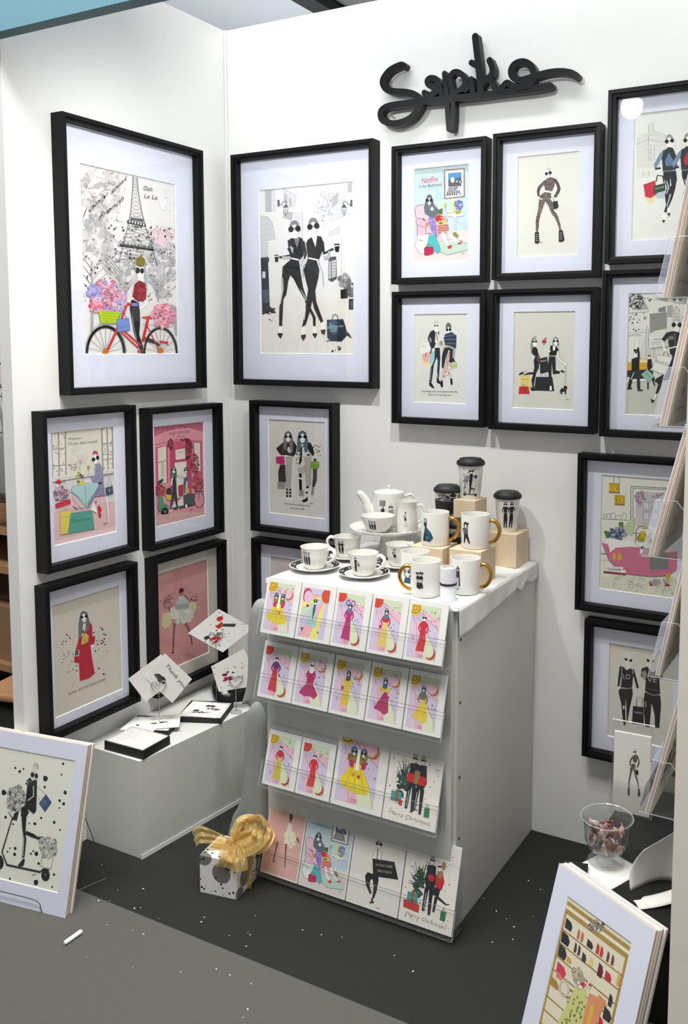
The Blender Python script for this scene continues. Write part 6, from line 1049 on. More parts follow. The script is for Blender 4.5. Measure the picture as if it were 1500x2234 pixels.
def block(x0, x1, y0, y1, z, h, label):
    t = thing('wooden_block', ((x0+x1)/2, (y0+y1)/2, z), 0, label, 'block', 'pale wooden display blocks')
    w_, d_ = (x1-x0)/2, (y1-y0)/2
    MB().box(-w_, w_, -d_, d_, 0, h).build('block_body', M_wood, t, bevel=.0012)
block(.858, .948, -.328, -.238, ZT, .085, 'low pale wooden block under the teal dress mug')
block(.962, 1.050, -.318, -.227, ZT, .087, 'pale wooden block under the mug with a curly-haired figure')
block(.968, 1.058, -.105, -.015, ZT, .091, 'pale wooden block at the right rear under a tumbler')
block(.900, .964, -.168, -.090, ZT, .184, 'tall pale wooden block under the highest tumbler')
block(.846, .894, -.172, -.112, ZT, .108, 'small pale wooden block hidden behind the mugs, under a sleeved tumbler')
block(.915, .955, -.226, -.190, ZT, .030, 'thin pale wooden block hidden between the mugs')
mug(.905, -.284, ZT+.0852, 'dress', -.62, 1.25, 'gold-handled mug with a woman in a teal dress, on a wooden block', .036, .062, .010)
mug(1.013, -.272, ZT+.0872, 'curls', -.78, 1.25, 'gold-handled mug with a curly-haired figure, on a wooden block', .032, .055, .014)
def tumbler(x, y, z, label, kind=None, sleeve=False, off=-.1):
    t = thing('travel_tumbler', (x, y, z), 0, label, 'tumbler', 'porcelain travel tumblers with black lids')
    MB().lathe([(0, .002), (.024, .002), (.0255, 0), (.0268, .003), (.0345, .092), (.0352, .0965), (0, .0965)], 44).build('body', M_cer, t, smooth=True)
    MB().lathe([(0, .1085), (.029, .1085), (.0302, .1060), (.0335, .1045), (.0345, .1025), (.0375, .1010), (.0388, .0975), (.0385, .0920), (.0372, .0905), (.0352, .0905)], 44).build('lid', M_sil, t, smooth=True)
    if sleeve:
        MB().lathe([(.0300, .036), (.0318, .035), (.0347, .068), (.0332, .070)], 44).build('sleeve', M_sil, t, smooth=True)
        a = Art(.10, .088, seed=int(x*999), bg=False); a.blob(50, 30, 46, 20, 26, 5, 14, [(120, 120, 120), (40, 40, 42), (170, 170, 168)]); a.blob(50, 110, 46, 24, 20, 5, 14, [(120, 120, 120), (40, 40, 42), (170, 170, 168)]); decal(a, t, [(.003, .0268), (.092, .0345)], CA, .003)
    elif kind: decal(mini(kind, .044, .078, 5), t, [(.003, .0268), (.092, .0345)], CA+off, .008)
    return t
tumbler(.932, -.128, ZT+.1842, 'black-lidded tumbler printed with a scooter rider, highest of the group', 'scoot')
tumbler(1.013, -.062, ZT+.0912, 'black-lidded tumbler with two women in black, on the right rear block', 'two', off=.0)
tumbler(.870, -.142, ZT+.1082, 'black-lidded tumbler with a black sleeve, left of the tall block', sleeve=True)
tumbler(.934, -.208, ZT+.0302, 'black-lidded tumbler with a black sleeve, half hidden between the mugs', sleeve=True)
# paper roll with a black band
t = thing('paper_roll', (1.031, -.462, ZT), 0, 'white rolled tube with a black elastic band beside the front mug', 'roll')
MB().lathe([(.0125, .078), (.0125, .004), (.0, .004), (0, 0), (.0185, 0), (.0188, .036), (.0183, .040), (.0188, .044), (.0188, .0785), (.0175, .080), (.014, .080), (.0125, .078)], 36).build('tube', mat('white_paper_roll', (238, 240, 246), .6), t, smooth=True)
MB().lathe([(.0124, .0795), (.0150, .0803)], 36).build('inner_core', mat('kraft_core', (160, 132, 80), .7), t, fix=False)
MB().lathe([(.0186, .0375), (.0200, .038), (.0202, .040), (.0200, .042), (.0186, .0425)], 36).build('elastic_band', M_sil, t, smooth=True)
# cake stand with tea set
CX, CY = .678, -.130
t = thing('cake_stand', (CX, CY, ZT), 0, 'white footed cake stand carrying the teapot', 'cake stand')
MB().lathe([(0, .004), (.044, .004), (.048, 0), (.050, .003), (.040, .012), (.026, .030), (.022, .050), (.030, .068), (.060, .072), (.103, .074), (.107, .077), (.110, .0815), (.107, .083), (.101, .0785), (0, .0785)], 56).build('stand_body', M_cer, t, smooth=True)
mb = MB()
for k in range(44): a_ = k*2*math.pi/44; mb.tube([(.1085*math.cos(a_-.05), .1085*math.sin(a_-.05), .0818), (.1095*math.cos(a_), .1095*math.sin(a_), .0832), (.1085*math.cos(a_+.05), .1085*math.sin(a_+.05), .0818)], .0016, 5)
mb.build('beaded_rim', M_cer, t)
ZS = ZT+.0787
t = thing('teapot', (.660, -.098, ZS), 0, 'white teapot with lid at the back of the cake stand', 'teapot')
MB().lathe([(0, .002), (.040, .002), (.043, 0), (.046, .003), (.049, .012), (.0465, .060), (.0450, .090), (.0445, .094), (0, .094)], 48).build('body', M_cer, t, smooth=True)
MB().lathe([(.044, .0942), (.0435, .0965), (.030, .101), (.010, .1035), (.006, .104), (.0055, .108), (.0075, .111), (.007, .114), (0, .115)], 40).build('lid', M_cer, t, smooth=True)
sd = Vector((math.cos(math.radians(-152)), math.sin(math.radians(-152)), 0)); up = Vector((0, 0, 1))
MB().tube(smoothpts([sd*.043+up*.030, sd*.058+up*.048, sd*.066+up*.070, sd*.080+up*.088, sd*.090+up*.093], 4), [.019, .0185, .018, .017, .0165, .015, .014, .013, .0125, .012, .0115, .011, .0105, .010, .009, .008, .007], 14).build('spout', M_cer, t, smooth=True)
MB().tube(smoothpts([-sd*.044+up*.082, -sd*.066+up*.088, -sd*.076+up*.066, -sd*.066+up*.034, -sd*.047+up*.022], 5), .0042, 10).build('handle', M_cer, t, smooth=True)
decal(mini('cafe', .046, .062, 3), t, [(.012, .0490), (.060, .0465), (.090, .0450)], CA-.12, .018)
t = thing('sugar_bowl', (.682, -.196, ZS), 0, 'white bowl with small figures at the front of the cake stand', 'bowl')
MB().lathe([(0, .003), (.020, .003), (.022, 0), (.025, .002), (.036, .014), (.043, .030), (.0465, .045), (.0468, .0462), (.0450, .0462), (.041, .030), (.034, .015), (0, .007)], 48).build('bowl_body', M_cer, t, smooth=True)
decal(mini('three', .026, .030, 8), t, [(.002, .025), (.014, .036), (.030, .043), (.045, .0465)], CA-.35, .009)
t = thing('milk_jug', (.750, -.152, ZS), 0, 'white milk jug with a lone figure beside the bowl', 'jug')
MB().lathe([(0, .003), (.028, .003), (.030, 0), (.032, .004), (.030, .030), (.0265, .060), (.0262, .074), (.029, .084), (.0292, .0855), (.0275, .0855), (.0248, .074), (.025, .058), (.028, .008), (0, .006)], 44).build('jug_body', M_cer, t, smooth=True)
d_ = Vector((math.cos(CA+1.35), math.sin(CA+1.35), 0))
MB().tube(smoothpts([d_*.0262+up*.070, d_*.040+up*.076, d_*.050+up*.062, d_*.047+up*.042, d_*.030+up*.024], 5), .0035, 10).build('handle', M_cer, t, smooth=True)
decal(mini('one', .018, .042, 9), t, [(.004, .032), (.030, .030), (.060, .0265), (.074, .0262)], CA-.15, .018)
# ------------------------------------------------------------------ low bench on the left with cards
BZ = .273
bn = thing('low_plinth', (.11, -.3, 0), 0, 'low white bench plinth along the left wall', 'plinth')
bt = [(.003-.11, -.635+.3), (.208-.11, -.635+.3), (.272-.11, -.003+.3), (.003-.11, -.003+.3)]
MB().hexa([(x, y, 0) for x, y in bt], [(x, y, BZ) for x, y in bt]).build('body', M_plinth, bn, bevel=.001)
sk = [(.2085-.11, -.636+.3), (.2735-.11, -.003+.3)]
MB().hexa([(sk[0][0], sk[0][1], 0), (sk[0][0]+.002, sk[0][1], 0), (sk[1][0]+.002, sk[1][1], 0), (sk[1][0], sk[1][1], 0)], [(sk[0][0], sk[0][1], .012), (sk[0][0]+.0015, sk[0][1], .012), (sk[1][0]+.0015, sk[1][1], .012), (sk[1][0], sk[1][1], .012)]).build('bottom_edge', mat('pale_edge', (230, 232, 230), .5), bn)
def tray(x, y, rz, w_, d_, h_, label, wrap=False):
    t = thing('card_tray', (x, y, BZ+.0003), rz, label, 'tray', 'black trays of cards on the low plinth')
    MB().box(-w_/2, w_/2, -d_/2, d_/2, 0, .003).build('tray_base', M_bk, t)
    mb = MB(); e = .003
    mb.box(-w_/2, w_/2, -d_/2, -d_/2+e, .003, h_).box(-w_/2, w_/2, d_/2-e, d_/2, .003, h_).box(-w_/2, -w_/2+e, -d_/2+e, d_/2-e, .003, h_).box(w_/2-e, w_/2, -d_/2+e, d_/2-e, .003, h_)
    mb.build('tray_sides', M_bk, t)
    return t
def flat_card(x, y, z, rz, w_, h_, art, label, tilt=0.0, group='loose cards on the low plinth', thick=.0016):
    t = thing('loose_card', (x, y, z), rz, label, 'card', group); t.rotation_euler = (tilt, 0, rz)
    MB().box(-w_/2, w_/2, -h_/2, h_/2, 0, thick).build('card_sheet', M_card, t)
    if art: art.build('print', t, fn=lambda X, Y, Z: (-w_/2+X/art.w*w_, -h_/2+Y/art.h*h_, thick+.0001+Z), maxd=.0007)
    return t
def thanks(seed, txt=True):
    a = Art(.1, .1, (243, 242, 238), Q1, seed)
    if txt: a.text('Thank you', (22, 46), (80, 46), 17, (60, 60, 60), .3)
    a.blob(50, 84, 20, 7, 8, 4, 7, [(60, 60, 60), (90, 88, 86)]); return a
def dogs(seed, red=True):
    a = Art(.1, .1, (242, 241, 236), Q1, seed); a.dots(4, 6, 96, 144, 34, .8, 2.6, [(70, 70, 70), (40, 40, 40), (130, 130, 128)]); R1 = (206, 50, 40) if red else (196, 46, 92)
    a.blob(30, 62, 9, 14, 12, 4, 7, [R1, (170, 40, 36)]); a.ell(22, 46, 7, 6, (60, 60, 62)); a.ell(36, 52, 9, 8, (150, 140, 136)); a.blob(58, 52, 8, 8, 8, 4, 6, [R1]); a.poly([(58, 60), (84, 66), (86, 78), (62, 76)], (60, 62, 60)); a.ell(70, 40, 7, 8, R1 if red else (120, 50, 60)); a.line([(84, 78), (96, 92)], 1.6, MG); return a
tray(.141, -.575, .03, .138, .104, .024, 'black tray wrapped in plastic at the front corner of the low plinth')
tp = thing('wrapped_card_pack', (.141, -.575, BZ+.0036), .03, 'plastic-wrapped pack of white cards in the front black tray', 'card pack')
MB().box(-.065, .065, -.048, .048, 0, .022).build('card_stack', M_card, tp)
mw = thin('plastic_wrap', (.98, .98, .98), ior=1.5, rough=.12, haze=.12)
MB().grid(24, 20, lambda u, v: (-.068+.136*u, -.051+.102*v, .0228+.0007*math.sin(u*21+v*7)*math.cos(v*17-u*9)+.0003*math.sin(u*50+v*30))).build('plastic_wrap', mw, tp, smooth=True, fix=False)
tray(.088, -.463, .42, .128, .098, .014, 'black tray in the middle of the low plinth under thank-you cards')
flat_card(.088, -.463, BZ+.0042, .42, .118, .088, None, 'white card stack filling the middle black tray', thick=.009)
flat_card(.072, -.484, BZ+.0134, .30, .098, .088, thanks(1, False), 'thank-you card lying left on the middle tray')
flat_card(.104, -.452, BZ+.0152, .70, .112, .088, thanks(2), 'thank-you card lying fanned to the right on the middle tray')
tray(.158, -.318, .40, .132, .122, .016, 'black tray nearest the card racks on the low plinth')
flat_card(.158, -.318, BZ+.0042, .40, .122, .112, None, 'white card stack filling the black tray nearest the card racks', thick=.011)
ad = Art(.1, .1, (240, 240, 236), Q1, 5); ad.dots(5, 5, 95, 145, 30, .8, 2.4, [(80, 80, 80), (130, 130, 128)]); ad.ell(52, 40, 7, 9, K); ad.ell(64, 40, 7, 9, K); ad.blob(74, 66, 16, 12, 22, 3, 6, [(120, 80, 70), (60, 56, 54), (200, 190, 180)]); ad.ell(32, 92, 9, 10, (70, 70, 70)); ad.blob(50, 106, 26, 9, 20, 3, 6, [(180, 180, 178), (140, 140, 138), (90, 90, 90)])
flat_card(.156, -.322, BZ+.0156, .34, .116, .108, ad, 'card printed with two small dogs on top of the right tray')
# black plastic bag at the back of the bench
bg = MB(); R2 = random.Random(4)
def bagf(u, v):
    a_ = u*2*math.pi; rr = (1-v**2.2)**.5 if v < 1 else 0
    x = .130+.085*math.cos(a_)*rr*(1+.1*math.sin(5*a_+v*6)); y = -.125+.095*math.sin(a_)*rr*(1+.12*math.cos(4*a_+v*5))
    return (x, y, .002+.070*v*(1+.18*math.sin(3*a_+2*v))+.012*math.sin(9*a_+11*v)*rr*v+.006*math.sin(17*a_-7*v)*rr*v)
t = thing('plastic_bag', (0, 0, BZ), 0, 'crumpled black plastic bag at the back of the low plinth', 'bag')
MB().grid(40, 14, bagf).build('bag_film', mat('black_polythene', (20, 20, 22), .25, bump=.6, bscale=25), t, smooth=True)
# heart-wire card clips with folded cards
def clip_card(x, y, zn, lv, art, rz, label, clabel, s=2950.0):
    st = thing('wire_card_clip', (x, y, BZ), rz, clabel, 'card clip', 'heart-shaped wire card clips')
    MB().lathe([(0, .003), (.016, .003), (.018, .0015), (.018, 0), (0, 0)], 24).build('clip_base', M_acre, st, smooth=True)
    MB().tube([(0, 0, .003), (0, 0, zn-BZ)], .0011, 8).build('stem', M_wire, st)
    hp = [(0, -.004, 0), (-.012, -.004, .010), (-.020, -.004, .024), (-.016, -.004, .034), (-.007, -.004, .034), (0, -.004, .026), (.008, -.004, .036), (.018, -.004, .036), (.021, -.004, .024), (.012, -.004, .010), (0, -.004, 0)]
    MB().tube([(p.x, p.y, p.z+zn-BZ) for p in smoothpts(hp, 4)], .0011, 8).build('heart', M_wire, st)
    c = thing('folded_card', (x, y, zn), rz, label, 'card', 'folded cards held in wire clips')
    for k, pts in enumerate(lv):
        P2 = [((a_)/s, (-b_)/s) for a_, b_ in pts]
        MB().prism(P2, lambda u, v, tt, k=k: (u, .0016*k+.0012*tt, v)).build('card_leaf', M_card, c)
    if art:
        F = [((a_)/s, (-b_)/s) for a_, b_ in lv[0]]
        # leaf corners: top, right, bottom, left -> map the print across the leaf
        o, ex, ey = Vector(F[3]), Vector(F[0])-Vector(F[3]), Vector(F[2])-Vector(F[3])
        art.build('print', c, fn=lambda X, Y, Z: tuple((lambda q: (q.x, -.0002-Z, q.y))(o+ex*(X/art.w)+ey*(1-Y/art.h))), maxd=.0007)
def diag(txt, seed, red):
    a = Art(.1, .1, (243, 242, 238), Q1, seed)
    if txt: a.text('Thank you', (40, 40), (98, 62), 18, (60, 62, 60), .2); a.blob(46, 86, 9, 9, 12, 5, 8, [(50, 50, 48), (80, 80, 78)]); a.line([(20, 110), (28, 132)], 3, (70, 70, 70)); a.line([(8, 40), (14, 30)], 1.5, MG)
    else:
        a.dots(3, 5, 97, 145, 30, .8, 2.6, [(70, 70, 70), (40, 40, 40), (130, 130, 128)]); q = (206, 50, 40) if red else (190, 40, 86)
        a.blob(22, 88, 8, 14, 12, 4, 7, [q, (176, 40, 36)]); a.ell(14, 62, 7, 8, (60, 60, 60)); a.ell(36, 82, 9, 9, (160, 146, 140)); a.blob(58, 56, 8, 10, 8, 4, 7, [q]); a.ell(78, 34, 8, 10, q); a.poly([(62, 64), (70, 58), (88, 92), (78, 98)], (70, 70, 68)); a.line([(90, 100), (100, 118)], 1.4, MG)
    return a
clip_card(.112, -.462, .380, [[(55, -345), (275, -110), (110, 90), (-110, -140)], [(25, -335), (160, -120), (-110, 70), (-248, -135)]], None, .62, 'folded thank-you card in a wire clip beside the red robe picture', 'heart wire clip standing behind the middle tray')
clip_card(.122, -.228, .460, [[(30, -315), (235, -90), (60, 90), (-245, -100)]], diag(False, 2, True), .62, 'folded card with red-dressed figures in the tallest wire clip', 'tallest heart wire clip near the pink dancer picture')
clip_card(.226, -.262, .352, [[(75, -345), (200, -60), (90, 5), (-150, 45), (-215, -185)]], None, .5, 'folded card half hidden behind the grey panels, with dark spots', 'heart wire clip closest to the grey panels')
# prints for the two multi-leaf clip cards
def on_card(obj_label, art, o, ex, ey):
    for ob in COL.objects:
        if ob.get('label') == obj_label:
            o, ex, ey = Vector(o), Vector(ex), Vector(ey)
            art.build('print', ob, fn=lambda X, Y, Z: tuple((lambda q: (q.x, -.0002-Z, q.y))(o+ex*(X/art.w)+ey*(Y/art.h))), maxd=.0007)
s_ = 2950.0
a = Art(.1, .1, (244, 243, 239), Q1, 3, bg=False); a.text('Thank you', (20, 40), (98, 58), 18, (60, 62, 60), .2); a.blob(34, 100, 13, 12, 14, 6, 9, [(50, 50, 48), (78, 78, 76)])
on_card('folded thank-you card in a wire clip beside the red robe picture', a, (110/s_-.075, -90/s_+.078, 0), (.0746, -.0797, 0), (.056, .068, 0))
a = Art(.1, .1, (244, 243, 239), Q1, 4, bg=False); a.dots(3, 5, 97, 145, 26, .8, 2.4, [(70, 70, 70), (40, 40, 40), (130, 130, 128)]); a.blob(34, 90, 9, 12, 12, 4, 7, [(190, 40, 86), (150, 30, 66)]); a.ell(30, 62, 8, 8, (110, 40, 50)); a.ell(40, 50, 5, 5, DG); a.line([(52, 88), (80, 84)], 1.5, MG); a.ell(54, 58, 4, 4, (40, 40, 40))
on_card('folded card half hidden behind the grey panels, with dark spots', a, (-150/s_, -45/s_, 0), (.105, .022, 0), (-.022, .078, 0))
# ------------------------------------------------------------------ gift box with gold bow
gb = thing('gift_box', (.489, -.615, 0), .17, 'wrapped gift box with marbled grey spots and a gold organza bow on the floor', 'gift box')
M_wrap = bpy.data.materials.new('spotted_wrap'); M_wrap.use_nodes = True; MATS['spotted_wrap'] = M_wrap
nt = M_wrap.node_tree; b = nt.nodes['Principled BSDF']; b.inputs['Roughness'].default_value = .35
tcn = nt.nodes.new('ShaderNodeTexCoord')
def vor(scale, t0, t1, c0, c1, off):
    mp = nt.nodes.new('ShaderNodeMapping'); mp.inputs['Location'].default_value = off; nt.links.new(tcn.outputs['Object'], mp.inputs['Vector'])
    v = nt.nodes.new('ShaderNodeTexVoronoi'); v.inputs['Scale'].default_value = scale; nt.links.new(mp.outputs['Vector'], v.inputs['Vector'])
    r = nt.nodes.new('ShaderNodeValToRGB'); r.color_ramp.elements[0].position = t0; r.color_ramp.elements[1].position = t1
    r.color_ramp.elements[0].color = c0; r.color_ramp.elements[1].color = c1; nt.links.new(v.outputs['Distance'], r.inputs['Fac']); return r
r1 = vor(12, .33, .36, lin((120, 116, 114)) + (1,), lin((232, 231, 229)) + (1,), (.013, .02, .03))
r2 = vor(70, .20, .24, lin((40, 38, 38)) + (1,), (1, 1, 1, 1), (.3, .1, .2))
mxn = nt.nodes.new('ShaderNodeMix'); mxn.data_type = 'RGBA'; mxn.blend_type = 'MULTIPLY'; mxn.inputs['Factor'].default_value = 1
nt.links.new(r1.outputs['Color'], mxn.inputs['A']); nt.links.new(r2.outputs['Color'], mxn.inputs['B']); nt.links.new(mxn.outputs['Result'], b.inputs['Base Color'])
MB().box(-.053, .053, -.050, .050, 0, .100).build('wrapped_body', M_wrap, gb, bevel=.002)
def organza():
    m = bpy.data.materials.new('gold_organza'); m.use_nodes = True; nt = m.node_tree; nt.nodes.clear(); MATS['gold_organza'] = m
    out = nt.nodes.new('ShaderNodeOutputMaterial'); d = nt.nodes.new('ShaderNodeBsdfDiffuse'); tl = nt.nodes.new('ShaderNodeBsdfTranslucent'); tr = nt.nodes.new('ShaderNodeBsdfTransparent'); gl = nt.nodes.new('ShaderNodeBsdfGlossy')
    c = lin((228, 204, 142)) + (1,)
    for n in (d, tl): n.inputs[0].default_value = c
    gl.inputs[0].default_value = lin((236, 208, 140)) + (1,); gl.inputs['Roughness'].default_value = .35
    tr.inputs[0].default_value = lin((246, 228, 190)) + (1,)
    m1 = nt.nodes.new('ShaderNodeMixShader'); m1.inputs[0].default_value = .4; nt.links.new(d.outputs[0], m1.inputs[1]); nt.links.new(tl.outputs[0], m1.inputs[2])
    m2 = nt.nodes.new('ShaderNodeMixShader'); m2.inputs[0].default_value = .12; nt.links.new(m1.outputs[0], m2.inputs[1]); nt.links.new(gl.outputs[0], m2.inputs[2])
    m3 = nt.nodes.new('ShaderNodeMixShader'); m3.inputs[0].default_value = .48; nt.links.new(m2.outputs[0], m3.inputs[1]); nt.links.new(tr.outputs[0], m3.inputs[2])
    nt.links.new(m3.outputs[0], out.inputs[0]); return m
M_org = organza()
def ribbon(path, width, name, roll=0.0, crease=.004, wv=3.0):
    pts = smoothpts(path, 9); n = len(pts); mb = MB(); nv = 13
    vs = []; fs = []
    for i, p in enumerate(pts):
        t_ = (pts[min(i+1, n-1)]-pts[max(i-1, 0)]).normalized(); sd_ = t_.cross(Vector((0, 0, 1)))
        if sd_.length < .2: sd_ = Vector((1, 0, 0))
        sd_.normalize(); nn = sd_.cross(t_); sd_ = (sd_*math.cos(roll)+nn*math.sin(roll)); nn = sd_.cross(t_)
        wd = width[0]+(width[1]-width[0])*min(1, i/(n-1)*1.3)
        for j in range(nv):
            q = j/(nv-1)-.5; vs.append(p+sd_*q*wd+nn*crease*.7*math.sin(q*wv*5+i*.16))
    for i in range(n-1):
        for j in range(nv-1): fs.append((i*nv+j, i*nv+j+1, (i+1)*nv+j+1, (i+1)*nv+j))
    return mb.add(vs, fs).build(name, M_org, gb, smooth=True, fix=False)
ribbon([(.051, -.002, .004), (.0545, -.002, .050), (.0545, -.002, .096), (.045, -.002, .1025), (0, 0, .1035), (-.045, 0, .1025)], (.030, .030), 'ribbon_band', 0, .0008)
MB().grid(12, 10, lambda u, v: ((.010+.004*math.sin(6*v))*math.sin(v*3.14)*math.cos(u*6.283)+.010, (.010+.003*math.cos(5*u))*math.sin(v*3.14)*math.sin(u*6.283)-.004, .118+.012*math.cos(v*3.14))).build('bow_knot', M_org, gb, smooth=True)
ribbon([(.008, -.004, .118), (-.030, -.020, .132), (-.062, -.030, .140), (-.078, -.034, .132)], (.018, .046), 'bow_tail', .9, .005)
ribbon([(.010, 0, .118), (.012, .020, .140), (.020, .040, .158), (.040, .044, .160), (.045, .020, .140), (.016, -.002, .120)], (.020, .060), 'bow_loop', .2, .006)
ribbon([(.012, 0, .118), (.040, .010, .140), (.075, .016, .150), (.088, -.004, .138), (.060, -.012, .120), (.016, -.006, .116)], (.020, .050), 'bow_loop', .5, .006)
ribbon([(.010, -.006, .118), (.020, -.030, .126), (.026, -.052, .112), (.024, -.058, .086)], (.020, .046), 'bow_tail', .15, .005)
ribbon([(.012, -.006, .116), (.040, -.030, .122), (.062, -.052, .108), (.068, -.060, .085)], (.020, .040), 'bow_tail', -.3, .005)
ribbon([(.010, 0, .120), (.030, .034, .150), (.070, .046, .168), (.096, .030, .150), (.080, .006, .126), (.020, -.002, .118)], (.02, .055), 'bow_loop', .9, .006)
# ------------------------------------------------------------------ leaning stacks of mounted prints
def lean_frame(x, y, yaw, lean):
    # local X along the sheet, local Z up the sheet, local -Y the printed side
    return Matrix.Translation((x, y, 0)) @ Matrix.Rotation(yaw, 4, 'Z') @ Matrix.Rotation(-lean, 4, 'X')
def mounted(name, M, i, th, w_, h_, label, group, win=None, art=None, jit=(0, 0), core=None):
    t = thing(name, (0, 0, 0), 0, label, 'mounted print', group)
    t.matrix_world = M @ Matrix.Translation((jit[0], i*th, jit[1]))
    if win:
        l, r, b, tp = win
        o4 = [(0, 0, 0), (w_, 0, 0), (w_, 0, h_), (0, 0, h_)]
        def rg(k, y): return [(l-k, y, b-k), (r+k, y, b-k), (r+k, y, tp+k), (l-k, y, tp+k)]
        MB().add(o4+rg(.001, 0), [(k, (k+1) % 4, 4+(k+1) % 4, 4+k) for k in range(4)]).build('mount_face', M_mat, t, fix=False)
        MB().add(rg(.001, 0)+rg(-.0005, .0024), [(k, (k+1) % 4, 4+(k+1) % 4, 4+k) for k in range(4)]).build('mount_bevel', M_core, t)
        art.build('print', t, (l, .0021, b), maxd=.0016)
        vs = [(0, 0, 0), (w_, 0, 0), (w_, 0, h_), (0, 0, h_)]; vs += [(x, .0016, z) for x, _, z in vs]
        MB().add(vs, [(k, (k+1) % 4, 4+(k+1) % 4, 4+k) for k in range(4)]).build('mount_edge', M_core, t)
        MB().box(0, w_, .0030, th-.0006, 0, h_).build('backing_board', core or M_tan, t)
        MB().add([(-.001, -.0012, -.001), (w_+.001, -.0012, -.001), (w_+.001, -.0012, h_+.004), (-.001, -.0012, h_+.004)], [(0, 1, 2, 3)]).build('cellophane', M_bag, t, fix=False)
    else:
        MB().box(0, w_, .0003, .0024, 0, h_).build('mount_face', M_core, t)
        MB().box(0, w_, .0026, th-.0006, 0, h_-.0005).build('backing_board', core or M_tan, t)
def art_scooter():
    a = Art(.237, .307, (232, 232, 220), [(-10, 329), (745, 442), (545, 1695), (-195, 1507)], 40)
    D = (30, 26, 28)
    for x, y, r in ((620, 474, 12), (602, 580, 9), (440, 620, 24), (432, 702, 12), (636, 750, 18), (578, 828, 13), (618, 858, 15), (575, 898, 8), (392, 995, 11), (328, 1050, 14), (578, 1107, 9), (32, 760, 24), (46, 990, 13), (118, 1055, 9), (145, 525, 10), (225, 534, 9), (188, 558, 14), (134, 1280, 14), (60, 1310, 9), (128, 1335, 15), (340, 1333, 20), (310, 1306, 9), (286, 1330, 10), (332, 1598, 24), (510, 1527, 12), (488, 1642, 9), (80, 1560, 10), (360, 1422, 13), (520, 1035, 14), (275, 1048, 7), (82, 1278, 7)): a.ell(x, y, r, r*1.15, D, n=10, wob=.12)
    a.blob(155, 815, 90, 130, 110, 10, 24, [(176, 177, 170), (196, 197, 190), (150, 151, 146)]); a.dots(70, 700, 240, 940, 24, 6, 12, [(110, 110, 106), (60, 58, 58)]); a.poly([(130, 955), (178, 925), (155, 1020), (110, 1010)], D)
    a.ell(350, 500, 28, 30, (190, 190, 184)); a.ell(335, 570, 30, 62, (222, 221, 212)); a.blob(290, 660, 40, 36, 24, 6, 12, [(60, 58, 60), (120, 118, 116), D])
    a.poly([(262, 690), (320, 640), (358, 632), (352, 800), (345, 930), (318, 955), (260, 905), (240, 880), (250, 780)], D); a.line([(324, 690), (322, 790), (265, 830)], 12, (190, 188, 182)); a.poly([(205, 900), (245, 870), (275, 940), (250, 980), (238, 1130), (245, 1200), (225, 1360), (200, 1365), (215, 1200), (200, 1080), (196, 960)], D); a.line([(198, 980), (205, 1100), (222, 1190), (210, 1350)], 5, (226, 226, 218)); a.line([(240, 1130), (310, 1160), (372, 1190)], [34, 36, 18], D); a.poly([(365, 1170), (414, 1170), (400, 1190), (410, 1210), (372, 1198)], D); a.poly([(160, 1435), (215, 1370), (230, 1385), (215, 1440), (180, 1448)], D)
    a.ell(315, 585, 19, 25, D); a.ell(352, 595, 17, 25, D)
    a.line([(358, 690), (445, 770)], 3, MG); a.line([(352, 765), (385, 830)], 3, MG); a.poly([(445, 768), (500, 845), (432, 935), (374, 855)], (62, 84, 112)); a.line([(410, 800), (460, 860)], 6, (110, 132, 158)); a.poly([(410, 820), (440, 840), (455, 865), (420, 890), (385, 860)], (80, 104, 132))
    a.line([(75, 940), (112, 995), (10, 1310), (55, 1430), (375, 1500), (410, 1470), (470, 1480)], [7, 10, 12, 18, 18, 14, 10], D); a.ell(428, 1530, 42, 56, D); a.ell(428, 1525, 12, 16, (90, 80, 84)); a.ell(-15, 1405, 40, 66, D)
    a.line([(400, 1340), (378, 1445), (485, 1468), (508, 1350)], 4, (110, 108, 104)); a.blob(462, 1260, 88, 90, 90, 10, 26, [(190, 191, 184), (206, 207, 200), (170, 171, 165)]); a.dots(390, 1180, 540, 1340, 26, 5, 10, [(110, 110, 106), (70, 70, 70)]); a.line([(295, 1525), (335, 1518)], 8, (150, 148, 144))
    return a
